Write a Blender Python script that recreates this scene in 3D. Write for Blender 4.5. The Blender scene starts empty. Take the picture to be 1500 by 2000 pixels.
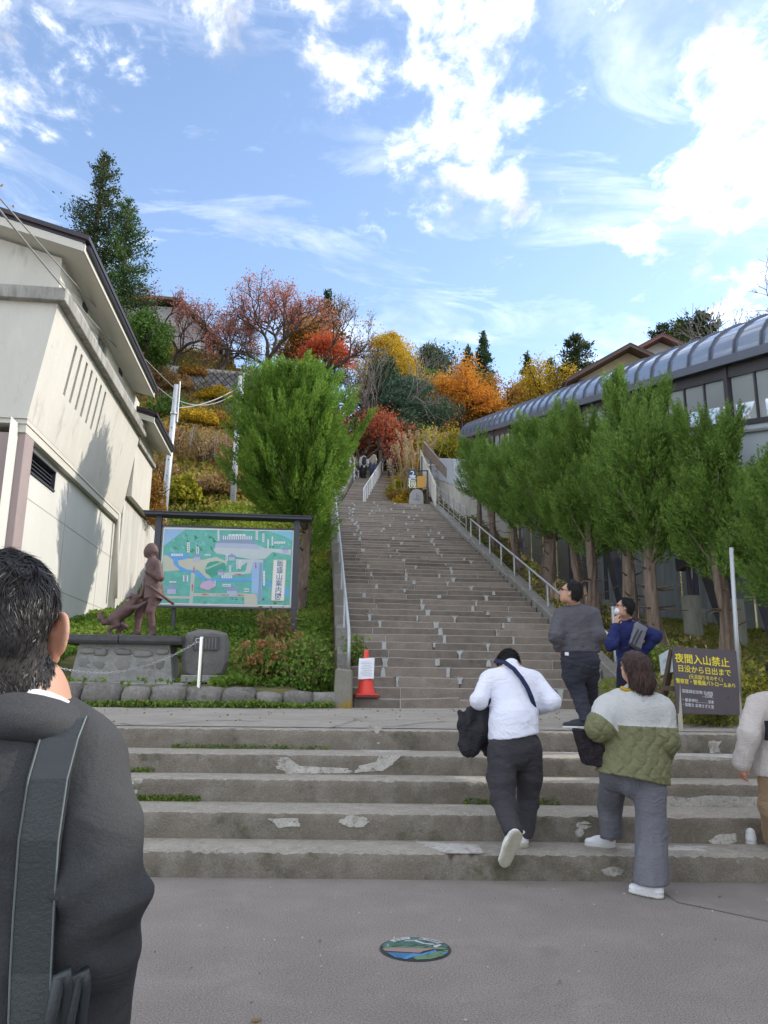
import bpy, math, random
import numpy as np
from mathutils import Vector, Matrix
rng = np.random.default_rng(7)
random.seed(7)
R = math.radians
sc = bpy.context.scene
COL = sc.collection
# ---------------------------------------------------------------- camera, sky, sun, exposure
PITCH, YAW, ROLL, CAMH = R(12.77), R(-6.5), 0.011, 1.36
cam_d = bpy.data.cameras.new('camera'); cam = bpy.data.objects.new('camera', cam_d); COL.objects.link(cam)
cam_d.sensor_fit = 'HORIZONTAL'; cam_d.sensor_width = 36; cam_d.lens = 36.0; cam_d.clip_start = 0.05; cam_d.clip_end = 2000
_f = Vector((0, math.cos(PITCH), math.sin(PITCH))); _r = Vector((1, 0, 0)); _u = Vector((0, -math.sin(PITCH), math.cos(PITCH)))
_r2 = _r * math.cos(ROLL) + _u * math.sin(ROLL); _u2 = _u * math.cos(ROLL) - _r * math.sin(ROLL)
_Rz = Matrix.Rotation(YAW, 3, 'Z'); FW, RT, UP = _Rz @ _f, _Rz @ _r2, _Rz @ _u2
cam.matrix_world = Matrix(((RT.x, UP.x, -FW.x, 0), (RT.y, UP.y, -FW.y, 0), (RT.z, UP.z, -FW.z, CAMH), (0, 0, 0, 1)))
sc.camera = cam
SUN_EL, SUN_AZ = R(30), R(83)          # azimuth from +Y towards +X
w = bpy.data.worlds.new('World'); sc.world = w; w.use_nodes = True
nt = w.node_tree; nt.nodes.clear()
def N(tree, typ, **kw):
    n = tree.nodes.new(typ)
    for k, v in kw.items():
        if k.startswith('i_'): n.inputs[k[2:].replace('_', ' ')].default_value = v
        else: setattr(n, k, v)
    return n
sky = N(nt, 'ShaderNodeTexSky', sky_type='NISHITA', sun_disc=False, sun_elevation=SUN_EL, sun_rotation=SUN_AZ, altitude=250, air_density=1.0, dust_density=0.6, ozone_density=2.2)
tc = N(nt, 'ShaderNodeTexCoord'); sep = N(nt, 'ShaderNodeSeparateXYZ'); nt.links.new(tc.outputs['Generated'], sep.inputs[0])
def M(tree, op, a, b=None, c=None, clamp=False):
    n = tree.nodes.new('ShaderNodeMath'); n.operation = op; n.use_clamp = clamp
    for i, v in enumerate((a, b, c)):
        if v is None: continue
        if isinstance(v, (int, float)): n.inputs[i].default_value = v
        else: tree.links.new(v, n.inputs[i])
    return n.outputs[0]
zz = M(nt, 'ADD', M(nt, 'MAXIMUM', sep.outputs['Z'], 0.0), 0.10)
px_, py_ = M(nt, 'DIVIDE', sep.outputs['X'], zz), M(nt, 'DIVIDE', sep.outputs['Y'], zz)
cmb = N(nt, 'ShaderNodeCombineXYZ'); nt.links.new(px_, cmb.inputs[0]); nt.links.new(py_, cmb.inputs[1])
def cloud_noise(scale, detail, rough, off, dist=0.0):
    mp = N(nt, 'ShaderNodeMapping'); mp.inputs['Location'].default_value = off; mp.inputs['Scale'].default_value = (1.0, 0.8, 1)
    nt.links.new(cmb.outputs[0], mp.inputs['Vector'])
    n = N(nt, 'ShaderNodeTexNoise', i_Scale=scale, i_Detail=detail, i_Roughness=rough, i_Distortion=dist)
    nt.links.new(mp.outputs[0], n.inputs['Vector']); return n.outputs['Fac']
CL_OFF = (3.1, 1.7, 0.0)
n1 = cloud_noise(4.6, 9, 0.60, CL_OFF, 0.2)
n4 = cloud_noise(12.0, 7, 0.62, (5.5, 8.1, 0), 0.3)
n2 = cloud_noise(1.15, 3, 0.5, (CL_OFF[0] + 4, CL_OFF[1] + 2, 0))
s_ = M(nt, 'ADD', M(nt, 'MULTIPLY', n1, 1.2), M(nt, 'MULTIPLY', n2, 0.30))
s_ = M(nt, 'ADD', s_, M(nt, 'MULTIPLY', n4, 1.25))
# cloud banks and clear gaps, by their direction in the sky: (direction x, y, z, angular size, weight)
def skydir(px, py): return (FW + RT * ((px - 750) / 1500) - UP * ((py - 1000) / 1500)).normalized()
for px, py, rad, amp in ((640, 60, 190, 0.124), (540, 60, 90, 0.074), (620, 150, 80, 0.062), (950, 200, 100, 0.124), (890, 345, 110, 0.136), (1100, 395, 100, 0.124), (1190, 450, 70, 0.099), (1360, 110, 140, 0.124), (1410, 330, 100, 0.099), (90, 60, 150, 0.124), (50, 220, 90, 0.124), (210, 210, 45, 0.099), (370, 525, 70, 0.136), (470, 545, 50, 0.087), (690, 535, 45, 0.124), (1245, 620, 60, 0.099), (1100, 590, 40, 0.112), (940, 605, 45, 0.112), (740, 490, 32, 0.124), (1130, 100, 35, 0.099), (680, 338, 32, 0.136), (565, 208, 22, 0.124), (570, 322, 26, 0.099), (650, 415, 35, 0.099), (800, 650, 28, 0.124), (1330, 480, 60, 0.074), (1040, 480, 30, 0.087), (870, 470, 30, 0.074), (1470, 600, 60, 0.074), (290, 150, 50, 0.074),
                         (440, 340, 170, -0.330), (620, 420, 100, -0.220), (1130, 200, 80, -0.330), (330, 160, 60, -0.110), (170, 440, 150, -0.308), (790, 190, 45, -0.198), (1000, 530, 90, -0.198), (830, 570, 80, -0.198), (250, 640, 100, -0.275), (1240, 300, 60, -0.286), (600, 640, 110, -0.264), (1000, 690, 130, -0.242), (1250, 540, 60, -0.242), (1060, 50, 50, -0.242), (1190, 690, 110, -0.242), (1160, 530, 50, -0.176), (1330, 430, 30, -0.154), (1400, 540, 40, -0.154), (1480, 450, 40, -0.132), (800, 330, 620, -.21)):
    c_ = skydir(px, py); d_ = N(nt, 'ShaderNodeVectorMath', operation='DOT_PRODUCT'); nt.links.new(tc.outputs['Generated'], d_.inputs[0]); d_.inputs[1].default_value = c_
    g_ = M(nt, 'MULTIPLY', M(nt, 'EXPONENT', M(nt, 'MULTIPLY', M(nt, 'SUBTRACT', d_.outputs['Value'], 1.0), (1500 / rad) ** 2)), amp); s_ = M(nt, 'ADD', s_, g_)
fac = M(nt, 'MULTIPLY', M(nt, 'SUBTRACT', s_, 1.10), 1.75, clamp=True)
fac = M(nt, 'MULTIPLY', M(nt, 'MULTIPLY', fac, fac), M(nt, 'SUBTRACT', 3.0, M(nt, 'MULTIPLY', fac, 2.0)))
fac = M(nt, 'MULTIPLY', M(nt, 'POWER', fac, 1.35), 0.95)
# thin high cirrus streaks
mpc = N(nt, 'ShaderNodeMapping'); mpc.inputs['Scale'].default_value = (1.0, 2.2, 1); mpc.inputs['Rotation'].default_value = (0, 0, 0.7); mpc.inputs['Location'].default_value = (2.2, 4.1, 0); nt.links.new(cmb.outputs[0], mpc.inputs['Vector'])
ncir = N(nt, 'ShaderNodeTexNoise', i_Scale=2.2, i_Detail=8, i_Roughness=0.62, i_Distortion=0.9); nt.links.new(mpc.outputs[0], ncir.inputs['Vector'])
cir = M(nt, 'MULTIPLY', M(nt, 'MULTIPLY', M(nt, 'SUBTRACT', ncir.outputs['Fac'], 0.50), 3.2, clamp=True), 0.30)
fac = M(nt, 'MAXIMUM', fac, cir)
mixc = N(nt, 'ShaderNodeMix', data_type='RGBA'); nt.links.new(fac, mixc.inputs[0])
hsv = N(nt, 'ShaderNodeHueSaturation', i_Saturation=0.93, i_Value=1.12); nt.links.new(sky.outputs[0], hsv.inputs['Color'])
nt.links.new(hsv.outputs[0], mixc.inputs[6])
n3 = cloud_noise(5.2, 6, 0.55, (9.3, 2.2, 0), 0.1)
cb = M(nt, 'ADD', 3.4, M(nt, 'MULTIPLY', M(nt, 'MULTIPLY', M(nt, 'SUBTRACT', n3, 0.36), 3.6, clamp=True), 11.5))
cc_ = N(nt, 'ShaderNodeCombineColor'); nt.links.new(M(nt, 'MULTIPLY', cb, 1.0), cc_.inputs[0]); nt.links.new(M(nt, 'MULTIPLY', cb, 0.972), cc_.inputs[1]); nt.links.new(M(nt, 'MULTIPLY', cb, 0.93), cc_.inputs[2])
nt.links.new(cc_.outputs[0], mixc.inputs[7])
bg = N(nt, 'ShaderNodeBackground', i_Strength=0.15); nt.links.new(mixc.outputs[2], bg.inputs[0])
wo = N(nt, 'ShaderNodeOutputWorld'); nt.links.new(bg.outputs[0], wo.inputs[0])
sun_d = bpy.data.lights.new('sun', 'SUN'); sun_d.energy = 2.0; sun_d.angle = R(0.53); sun_d.color = (1.0, 0.93, 0.82)
sun = bpy.data.objects.new('sun', sun_d); COL.objects.link(sun); sun.location = (30, 15, 40)
_sd = Vector((math.sin(SUN_AZ) * math.cos(SUN_EL), math.cos(SUN_AZ) * math.cos(SUN_EL), math.sin(SUN_EL)))
sun.rotation_euler = _sd.to_track_quat('Z', 'Y').to_euler()
sc.view_settings.view_transform = 'Standard'; sc.view_settings.look = 'None'; sc.view_settings.gamma = 1.0
sc.view_settings.use_curve_mapping = False; sc.view_settings.exposure = 1.06
sc.render.engine = 'CYCLES'; sc.cycles.max_bounces = 8; sc.cycles.transparent_max_bounces = 16
try: sc.cycles.use_denoising = True
except Exception: pass

# ---------------------------------------------------------------- helpers
def V3(*a): return np.array(a, float)
def at(px, py, Y):
    """point of the place seen at a photo pixel, at the depth Y metres up the hill"""
    d = FW + RT * ((px - 750) / 1500) - UP * ((py - 1000) / 1500)
    return V3(0, 0, CAMH) + V3(*d) * (Y / d.y)
def atX(px, py, X):
    d = FW + RT * ((px - 750) / 1500) - UP * ((py - 1000) / 1500)
    return V3(0, 0, CAMH) + V3(*d) * (X / d.x)
def tag(o, label=None, cat=None, group=None, kind=None):
    if label: o['label'] = label
    if cat: o['category'] = cat
    if group: o['group'] = group
    if kind: o['kind'] = kind
    return o
def thing(name, label, cat, loc, group=None, kind=None):
    o = bpy.data.objects.new(name, None); COL.objects.link(o); o.location = tuple(map(float, loc)); o.empty_display_size = 0.2
    return tag(o, label, cat, group, kind)
def base_of(o):
    b = np.zeros(3)
    while o is not None:
        b += np.array(o.location); o = o.parent
    return b
def link(name, me, mat, parent=None, loc=None):
    if mat is not None and not me.materials: me.materials.append(mat)
    o = bpy.data.objects.new(name, me); COL.objects.link(o)
    if parent is not None: o.parent = parent
    if loc is not None: o.location = tuple(map(float, loc))
    return o
def fast_mesh(name, V, F, tint=None, smooth=False):
    """V (n,3), F (m,3) or (m,4) array or list of arrays"""
    me = bpy.data.meshes.new(name); V = np.asarray(V, np.float32)
    Fs = F if isinstance(F, list) else [F]
    Fs = [np.asarray(f, np.int32) for f in Fs if len(f)]
    me.vertices.add(len(V)); me.vertices.foreach_set('co', V.ravel())
    nl = sum(f.size for f in Fs); npoly = sum(len(f) for f in Fs)
    me.loops.add(nl); me.loops.foreach_set('vertex_index', np.concatenate([f.ravel() for f in Fs]))
    me.polygons.add(npoly)
    tot = np.concatenate([np.full(len(f), f.shape[1], np.int32) for f in Fs]); st = np.concatenate([[0], np.cumsum(tot)[:-1]]).astype(np.int32)
    me.polygons.foreach_set('loop_start', st); me.polygons.foreach_set('loop_total', tot)
    if smooth: me.polygons.foreach_set('use_smooth', np.ones(npoly, bool))
    me.update(calc_edges=True)
    if tint is not None:
        a = me.attributes.new('tint', 'FLOAT', 'POINT'); a.data.foreach_set('value', np.asarray(tint, np.float32))
    return me
class MB:
    def __init__(s): s.V = []; s.F = []; s.n = 0
    def add(s, V, F):
        V = [tuple(map(float, v)) for v in V]; s.V += V; s.F += [tuple(i + s.n for i in f) for f in F]; s.n += len(V); return s
    def box(s, lo, hi, rz=0, c=None):
        x0, y0, z0 = lo; x1, y1, z1 = hi
        P = [(x0, y0, z0), (x1, y0, z0), (x1, y1, z0), (x0, y1, z0), (x0, y0, z1), (x1, y0, z1), (x1, y1, z1), (x0, y1, z1)]
        if rz:
            cx, cy = c if c else ((x0 + x1) / 2, (y0 + y1) / 2); ca, sa = math.cos(rz), math.sin(rz)
            P = [(cx + (a - cx) * ca - (b - cy) * sa, cy + (a - cx) * sa + (b - cy) * ca, z) for a, b, z in P]
        return s.add(P, [(0, 3, 2, 1), (4, 5, 6, 7), (0, 1, 5, 4), (1, 2, 6, 5), (2, 3, 7, 6), (3, 0, 4, 7)])
    def hexa(s, b4, t4):
        return s.add(list(b4) + list(t4), [(0, 3, 2, 1), (4, 5, 6, 7), (0, 1, 5, 4), (1, 2, 6, 5), (2, 3, 7, 6), (3, 0, 4, 7)])
    def bar(s, a, b, w, h=None, up=(0, 0, 1)):
        h = h or w; a, b, up = np.array(a, float), np.array(b, float), np.array(up, float)
        d = b - a; d /= np.linalg.norm(d); sd = np.cross(d, up)
        if np.linalg.norm(sd) < 1e-4: sd = np.cross(d, (0, 1, 0))
        sd /= np.linalg.norm(sd); u2 = np.cross(sd, d)
        q = [(-1, -1), (1, -1), (1, 1), (-1, 1)]
        return s.hexa([a + sd * i * w / 2 + u2 * j * h / 2 for i, j in q], [b + sd * i * w / 2 + u2 * j * h / 2 for i, j in q])
    def tube(s, path, r, n=8, cap=True):
        P = np.array(path, float); k = len(P); rr = np.full(k, r) if np.isscalar(r) else np.array(r, float)
        T = np.gradient(P, axis=0); T /= np.maximum(np.linalg.norm(T, axis=1), 1e-9)[:, None]
        u = np.cross(T[0], (0, 0, 1.0))
        if np.linalg.norm(u) < 1e-3: u = np.cross(T[0], (0, 1.0, 0))
        u /= np.linalg.norm(u); V = []
        ang = np.linspace(0, 2 * np.pi, n, endpoint=False)
        for i in range(k):
            u = u - T[i] * (u @ T[i]); u /= max(np.linalg.norm(u), 1e-9); v = np.cross(T[i], u)
            V += [P[i] + rr[i] * (math.cos(a) * u + math.sin(a) * v) for a in ang]
        F = [(i * n + j, i * n + (j + 1) % n, (i + 1) * n + (j + 1) % n, (i + 1) * n + j) for i in range(k - 1) for j in range(n)]
        if cap: F += [tuple(range(n - 1, -1, -1)), tuple(range((k - 1) * n, k * n))]
        return s.add(V, F)
    def lathe(s, c, prof, n=16):
        c = np.array(c, float); V = []; k = len(prof)
        for r, z in prof: V += [c + (r * math.cos(2 * math.pi * j / n), r * math.sin(2 * math.pi * j / n), z) for j in range(n)]
        F = [(i * n + j, i * n + (j + 1) % n, (i + 1) * n + (j + 1) % n, (i + 1) * n + j) for i in range(k - 1) for j in range(n)]
        F += [tuple(range(n - 1, -1, -1)), tuple(range((k - 1) * n, k * n))]
        return s.add(V, F)
    def prism(s, poly, off):
        """polygon (list of 3d points) extruded by vector off"""
        off = np.array(off, float); P = [np.array(p, float) for p in poly]; n = len(P)
        return s.add(P + [p + off for p in P], [tuple(range(n - 1, -1, -1)), tuple(range(n, 2 * n))] + [(i, (i + 1) % n, n + (i + 1) % n, n + i) for i in range(n)])
    def poly(s, pts): return s.add(pts, [tuple(range(len(pts)))])
    def build(s, name, mat, parent=None, smooth=False, bevel=0.0, fix=True):
        V = np.array(s.V, float)
        if parent is not None: b = base_of(parent); loc = None
        else: b = V3((V[:, 0].min() + V[:, 0].max()) / 2, (V[:, 1].min() + V[:, 1].max()) / 2, V[:, 2].min()); loc = b
        me = bpy.data.meshes.new(name); me.from_pydata([tuple(v) for v in V - b], [], s.F); me.update()
        if fix or bevel:
            import bmesh
            bm = bmesh.new(); bm.from_mesh(me)
            if fix: bmesh.ops.recalc_face_normals(bm, faces=bm.faces)
            if bevel: bmesh.ops.bevel(bm, geom=list(bm.edges), offset=bevel, segments=1, affect='EDGES', clamp_overlap=True)
            bm.to_mesh(me); bm.free()
        if smooth: me.polygons.foreach_set('use_smooth', np.ones(len(me.polygons), bool))
        return link(name, me, mat, parent, loc)

# ---------------------------------------------------------------- materials
MATS = {}
def mat(name, c1, c2=None, c3=None, scale=3.0, rough=0.85, bump=0.0, bscale=40.0, metal=0.0, fine=None, spec=0.4, stretch=(1, 1, 1), stain=None, objvar=0.0, speck=0.0, coat=0.0):
    """c1/c2 mixed by large noise, c3 added by a second noise; bump = fine relief; stain=(colour, scale, threshold)"""
    if name in MATS: return MATS[name]
    m = bpy.data.materials.new(name); m.use_nodes = True; t = m.node_tree; L = t.links
    b = t.nodes['Principled BSDF']; b.inputs['Roughness'].default_value = rough; b.inputs['Metallic'].default_value = metal
    b.inputs['Specular IOR Level'].default_value = spec
    if coat: b.inputs['Coat Weight'].default_value = coat
    tcn = N(t, 'ShaderNodeTexCoord'); mp = N(t, 'ShaderNodeMapping'); mp.inputs['Scale'].default_value = stretch
    L.new(tcn.outputs['Object'], mp.inputs['Vector']); vec = mp.outputs[0]
    def noise(s, d=5, r=0.6):
        n = N(t, 'ShaderNodeTexNoise', i_Scale=s, i_Detail=d, i_Roughness=r); L.new(vec, n.inputs['Vector']); return n.outputs['Fac']
    def ramp(f, a, bb):
        return M(t, 'MULTIPLY', M(t, 'SUBTRACT', f, a), 1.0 / (bb - a), clamp=True)
    def mix(f, A, B):
        n = N(t, 'ShaderNodeMix', data_type='RGBA'); L.new(f, n.inputs[0])
        for i, v in ((6, A), (7, B)):
            if isinstance(v, tuple): n.inputs[i].default_value = (*v, 1)
            else: L.new(v, n.inputs[i])
        return n.outputs[2]
    c2 = c2 or tuple(x * 0.8 for x in c1)
    col = mix(ramp(noise(scale), 0.3, 0.7), c1, c2)
    if c3: col = mix(M(t, 'MULTIPLY', ramp(noise(scale * 3.7, 6), 0.45, 0.75), 0.7), col, c3)
    if speck:
        sp = noise(bscale * 2.2, 2, 0.5); fct = M(t, 'ADD', 1.0 - speck * 0.5 * 1.0, M(t, 'MULTIPLY', ramp(sp, 0.3, 0.7), speck))
        n = N(t, 'ShaderNodeMix', data_type='RGBA', blend_type='MULTIPLY'); n.inputs[0].default_value = 1; L.new(col, n.inputs[6])
        cc = N(t, 'ShaderNodeCombineColor'); [L.new(fct, cc.inputs[i]) for i in range(3)]; L.new(cc.outputs[0], n.inputs[7]); col = n.outputs[2]
    if stain:
        for (sc_, ss, th) in ([stain] if not isinstance(stain, list) else stain):
            col = mix(ramp(noise(ss, 7, 0.65), th, th + 0.12), col, sc_)
    if objvar:
        oi = N(t, 'ShaderNodeObjectInfo'); h = N(t, 'ShaderNodeHueSaturation'); L.new(col, h.inputs['Color'])
        L.new(M(t, 'ADD', 1 - objvar / 2, M(t, 'MULTIPLY', oi.outputs['Random'], objvar)), h.inputs['Value']); col = h.outputs[0]
    L.new(col, b.inputs['Base Color'])
    if bump:
        bp = N(t, 'ShaderNodeBump', i_Strength=min(1.0, bump), i_Distance=0.02); L.new(noise(bscale, 6, 0.65), bp.inputs['Height']); L.new(bp.outputs[0], b.inputs['Normal'])
    MATS[name] = m; return m
def leaf_mat(name, cols, trans=0.35, rough=0.6):
    """leaf colours picked by the per-leaf tint attribute"""
    if name in MATS: return MATS[name]
    m = bpy.data.materials.new(name); m.use_nodes = True; t = m.node_tree; L = t.links; t.nodes.clear()
    at_ = N(t, 'ShaderNodeAttribute', attribute_name='tint'); rp = N(t, 'ShaderNodeValToRGB'); L.new(at_.outputs['Fac'], rp.inputs[0])
    el = rp.color_ramp.elements
    while len(el) < len(cols): el.new(0.5)
    for i, c in enumerate(cols): el[i].position = i / (len(cols) - 1) if len(cols) > 1 else 0; el[i].color = (*c, 1)
    d = N(t, 'ShaderNodeBsdfPrincipled', i_Roughness=rough); d.inputs['Specular IOR Level'].default_value = 0.25; tr = N(t, 'ShaderNodeBsdfTranslucent'); L.new(rp.outputs[0], d.inputs['Base Color']); L.new(rp.outputs[0], tr.inputs['Color'])
    ms = N(t, 'ShaderNodeMixShader'); ms.inputs[0].default_value = trans; L.new(d.outputs[0], ms.inputs[1]); L.new(tr.outputs[0], ms.inputs[2])
    o = N(t, 'ShaderNodeOutputMaterial'); L.new(ms.outputs[0], o.inputs[0]); MATS[name] = m; return m
def glass_mat(name, col, alpha=0.35, rough=0.05):
    if name in MATS: return MATS[name]
    m = bpy.data.materials.new(name); m.use_nodes = True; t = m.node_tree; L = t.links
    b = t.nodes['Principled BSDF']; b.inputs['Base Color'].default_value = (*col, 1); b.inputs['Roughness'].default_value = rough; b.inputs['Alpha'].default_value = alpha; b.inputs['Specular IOR Level'].default_value = 0.6
    MATS[name] = m; return m
def flat(name, c, rough=0.6, **k): return mat(name, c, tuple(x * 0.9 for x in c), rough=rough, scale=2.0, **k)

asphalt = mat('asphalt', (0.275, 0.24, 0.214), (0.232, 0.202, 0.18), (0.315, 0.278, 0.248), scale=0.7, rough=0.92, bump=0.9, bscale=55, speck=0.8, stain=[((0.205, 0.18, 0.162), 1.3, 0.62), ((0.33, 0.295, 0.265), 2.6, 0.64)])
asphalt2 = mat('asphalt_older', (0.235, 0.205, 0.185), (0.195, 0.17, 0.152), (0.28, 0.248, 0.222), scale=1.1, rough=0.95, bump=0.6, bscale=110, speck=0.45)
conc_top = mat('skylit_worn_tread', (0.385, 0.347, 0.292), (0.285, 0.256, 0.212), (0.465, 0.425, 0.365), scale=5, rough=.95, bump=1.0, bscale=60, speck=.7, stain=[((0.20, 0.185, 0.16), 14, .60)])  # worn treads; skylight on the top faces is painted into this paler colour
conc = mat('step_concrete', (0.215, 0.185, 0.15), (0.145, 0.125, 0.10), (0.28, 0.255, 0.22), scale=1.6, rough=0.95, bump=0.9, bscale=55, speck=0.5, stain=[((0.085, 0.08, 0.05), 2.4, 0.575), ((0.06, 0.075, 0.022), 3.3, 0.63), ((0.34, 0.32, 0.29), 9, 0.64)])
landing_m = mat('landing_concrete', (0.39, 0.352, 0.305), (0.315, 0.283, 0.242), (0.455, 0.417, 0.368), scale=1.2, rough=0.95, bump=0.9, bscale=70, speck=0.5, stretch=(1, 1.5, 1), stain=[((0.14, 0.135, 0.125), 5.0, 0.655)])
patch_m = mat('cement_patch', (0.50, 0.48, 0.44), (0.36, 0.34, 0.31), scale=7, rough=0.95, bump=0.6, bscale=40, speck=.4, stain=[((0.24, 0.215, 0.18), 10, .53), ((0.18, 0.16, 0.13), 26, .57)])
stone_edge = mat('pale_stone_top', (0.29, 0.26, 0.23), (0.22, 0.195, 0.17), scale=6, rough=.9, bump=.5)  # paler tone for the upward faces of the stair stones
stone_m = mat('stair_stone', (0.24, 0.202, 0.168), (0.168, 0.141, 0.118), (0.28, 0.241, 0.205), scale=1.7, rough=0.92, bump=0.7, bscale=45, speck=0.3, objvar=0.5, stain=[((0.105, 0.10, 0.07), 1.9, 0.62)])
mortar_m = mat('pale_mortar', (0.50, 0.50, 0.49), (0.38, 0.38, 0.37), scale=9, rough=0.9, bump=0.4)
curb_m = mat('curb_concrete', (0.25, 0.24, 0.22), (0.17, 0.16, 0.14), (0.30, 0.28, 0.25), scale=2.2, rough=0.95, bump=0.8, bscale=45, speck=0.3, stain=[((0.12, 0.12, 0.055), 2.7, 0.60)])
# ---------------------------------------------------------------- ground form
def vnoise(x, y, s=1.0, seed=0):
    """cheap smooth noise -1..1 from a few sines"""
    x = np.asarray(x) * s; y = np.asarray(y) * s
    return (np.sin(1.7 * x + 2.3 * np.sin(0.9 * y + seed) + seed * 1.3) + np.sin(2.1 * y + 1.9 * np.sin(1.1 * x - seed) + seed * 0.7) + 0.5 * np.sin(4.3 * x + 3.1 * y + seed)) / 2.5
def sstep(a, b, x): t = np.clip((np.asarray(x, float) - a) / (b - a), 0, 1); return t * t * (3 - 2 * t)
SLOPE, SR, ST, SY0, SZ0 = 0.1566 / 0.4155, 0.1566, 0.4155, 11.2, 1.19
NST = 52
def xl(Y): return 0.85 + 0.033 * (np.asarray(Y, float) - 11)
def xr(Y): return 5.03 + 0.033 * (np.asarray(Y, float) - 11)
LEFT = ([7, 11.15, 11.25, 12.6, 14.5, 17, 20, 24, 27, 32, 40, 41.5, 44, 55, 80, 100, 140], [.7, .95, 1.30, 1.45, 2.22, 2.85, 3.9, 6.1, 7.5, 11, 16.2, 17.8, 20.6, 23.5, 33, 38, 40])
CENT = ([7, 11.3, 11.6, 32.4, 33.6, 49, 80, 100, 140], [.7, .8, .95, 8.85, 8.95, 15.0, 28, 35, 38])
RIGHT = ([7.9, 8.3, 10, 13, 16, 20, 26, 32, 40, 50, 80, 100, 140], [.7, .93, 1.25, 1.95, 2.55, 4.1, 6.5, 9.0, 12.4, 16.5, 28, 34, 37])
LWALL = ([7, 11.15, 11.25, 15.3, 19.6, 22, 25, 27, 30], [.7, .95, 1.30, 2.30, 3.05, 3.5, 5.2, 7.0, 9.6])
RLOW = ([7.9, 8.3, 10, 13, 16, 20, 26, 32, 38, 44, 50, 60, 80, 100, 140], [.7, .93, 1.25, 1.95, 2.45, 3.0, 3.85, 4.9, 7.0, 12.0, 16.5, 20.3, 28, 34, 37])
def terrain(X, Y):
    X = np.asarray(X, float); Y = np.asarray(Y, float)
    l = np.interp(Y, *LEFT); c = np.interp(Y, *CENT); r = np.interp(Y, *RIGHT); r = r + (np.interp(Y, *RLOW) - r) * sstep(6.9, 8.4, X); l = l + (np.where(Y < 29.5, np.interp(Y, *LWALL), l) - l) * (1 - sstep(-3.7, -2.4, X)) * (1 - sstep(27, 30, Y))
    # the left bank keeps near the stair line next to the stairs, steep bluff further left
    wl = 1 - sstep(0.0, 0.6, X - 0.033 * (Y - 11)); wr = sstep(5.25, 5.9, X - 0.033 * (Y - 11))
    wl = np.where(Y > 27, 1 - sstep(-6 + 0.0 * Y, 1.2 + 0.1 * (Y - 27), X), wl)
    wr = np.where(Y < 11.2, sstep(4.1, 4.4, X), wr)
    z = c * (1 - wl) * (1 - wr) + l * wl + r * wr * (1 - wl)
    far = sstep(30, 60, Y)
    z = z + vnoise(X, Y, 0.16, 3) * 1.2 * far * sstep(5, 14, np.abs(X - 4))
    return z + 0.04 * vnoise(X, Y, 1.4, 1) * np.where(Y > 11.3, 1, 0) * (1 - sstep(0.2, 0.5, X) * (1 - sstep(5.6, 6, X)))
grass_ground = mat('hill_ground', (0.075, 0.10, 0.028), (0.14, 0.115, 0.05), (0.16, 0.13, 0.045), scale=0.8, rough=1.0, bump=1.0, bscale=9)
ux = np.unique(np.concatenate([np.linspace(-90, -12, 27), np.linspace(-12, -6, 13), np.linspace(-6, 10, 54), np.linspace(10, 16, 13), np.linspace(16, 90, 27)]))
uy = np.unique(np.concatenate([np.linspace(8.2, 11.1, 12), np.array([11.15, 11.25]), np.linspace(11.3, 35, 84), np.linspace(35, 60, 50), np.linspace(60, 140, 36)]))
GX, GY = np.meshgrid(ux, uy); GZ = terrain(GX, GY)
i, j = np.meshgrid(np.arange(len(ux) - 1), np.arange(len(uy) - 1)); a = (j * len(ux) + i).ravel()
tag(link('hillside', fast_mesh('hillside', np.stack([GX, GY, GZ], -1).reshape(-1, 3), np.stack([a, a + 1, a + 1 + len(ux), a + len(ux)], 1), smooth=True), grass_ground), kind='structure')
# street: one sheet under everything, out to the horizon
m_ = MB(); m_.poly([(-300, -400, 0), (300, -400, 0), (300, 6.3, 0), (-300, 6.3, 0)]); tag(m_.build('street', asphalt), kind='structure')
m_ = MB(); m_.poly([tuple(at(px, py, 1)[:2] * 0) for px, py in ()] or [(x, y, 0.004) for x, y in ((2.55, 5.20), (2.9, 4.75), (3.1, 4.2), (3.25, 3.4), (3.4, 2.0), (3.5, -3), (12, -3), (12, 5.0), (7, 5.15), (3.43, 5.62), (2.6, 5.715))])
tag(m_.build('asphalt_patch', asphalt2), kind='structure')
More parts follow.
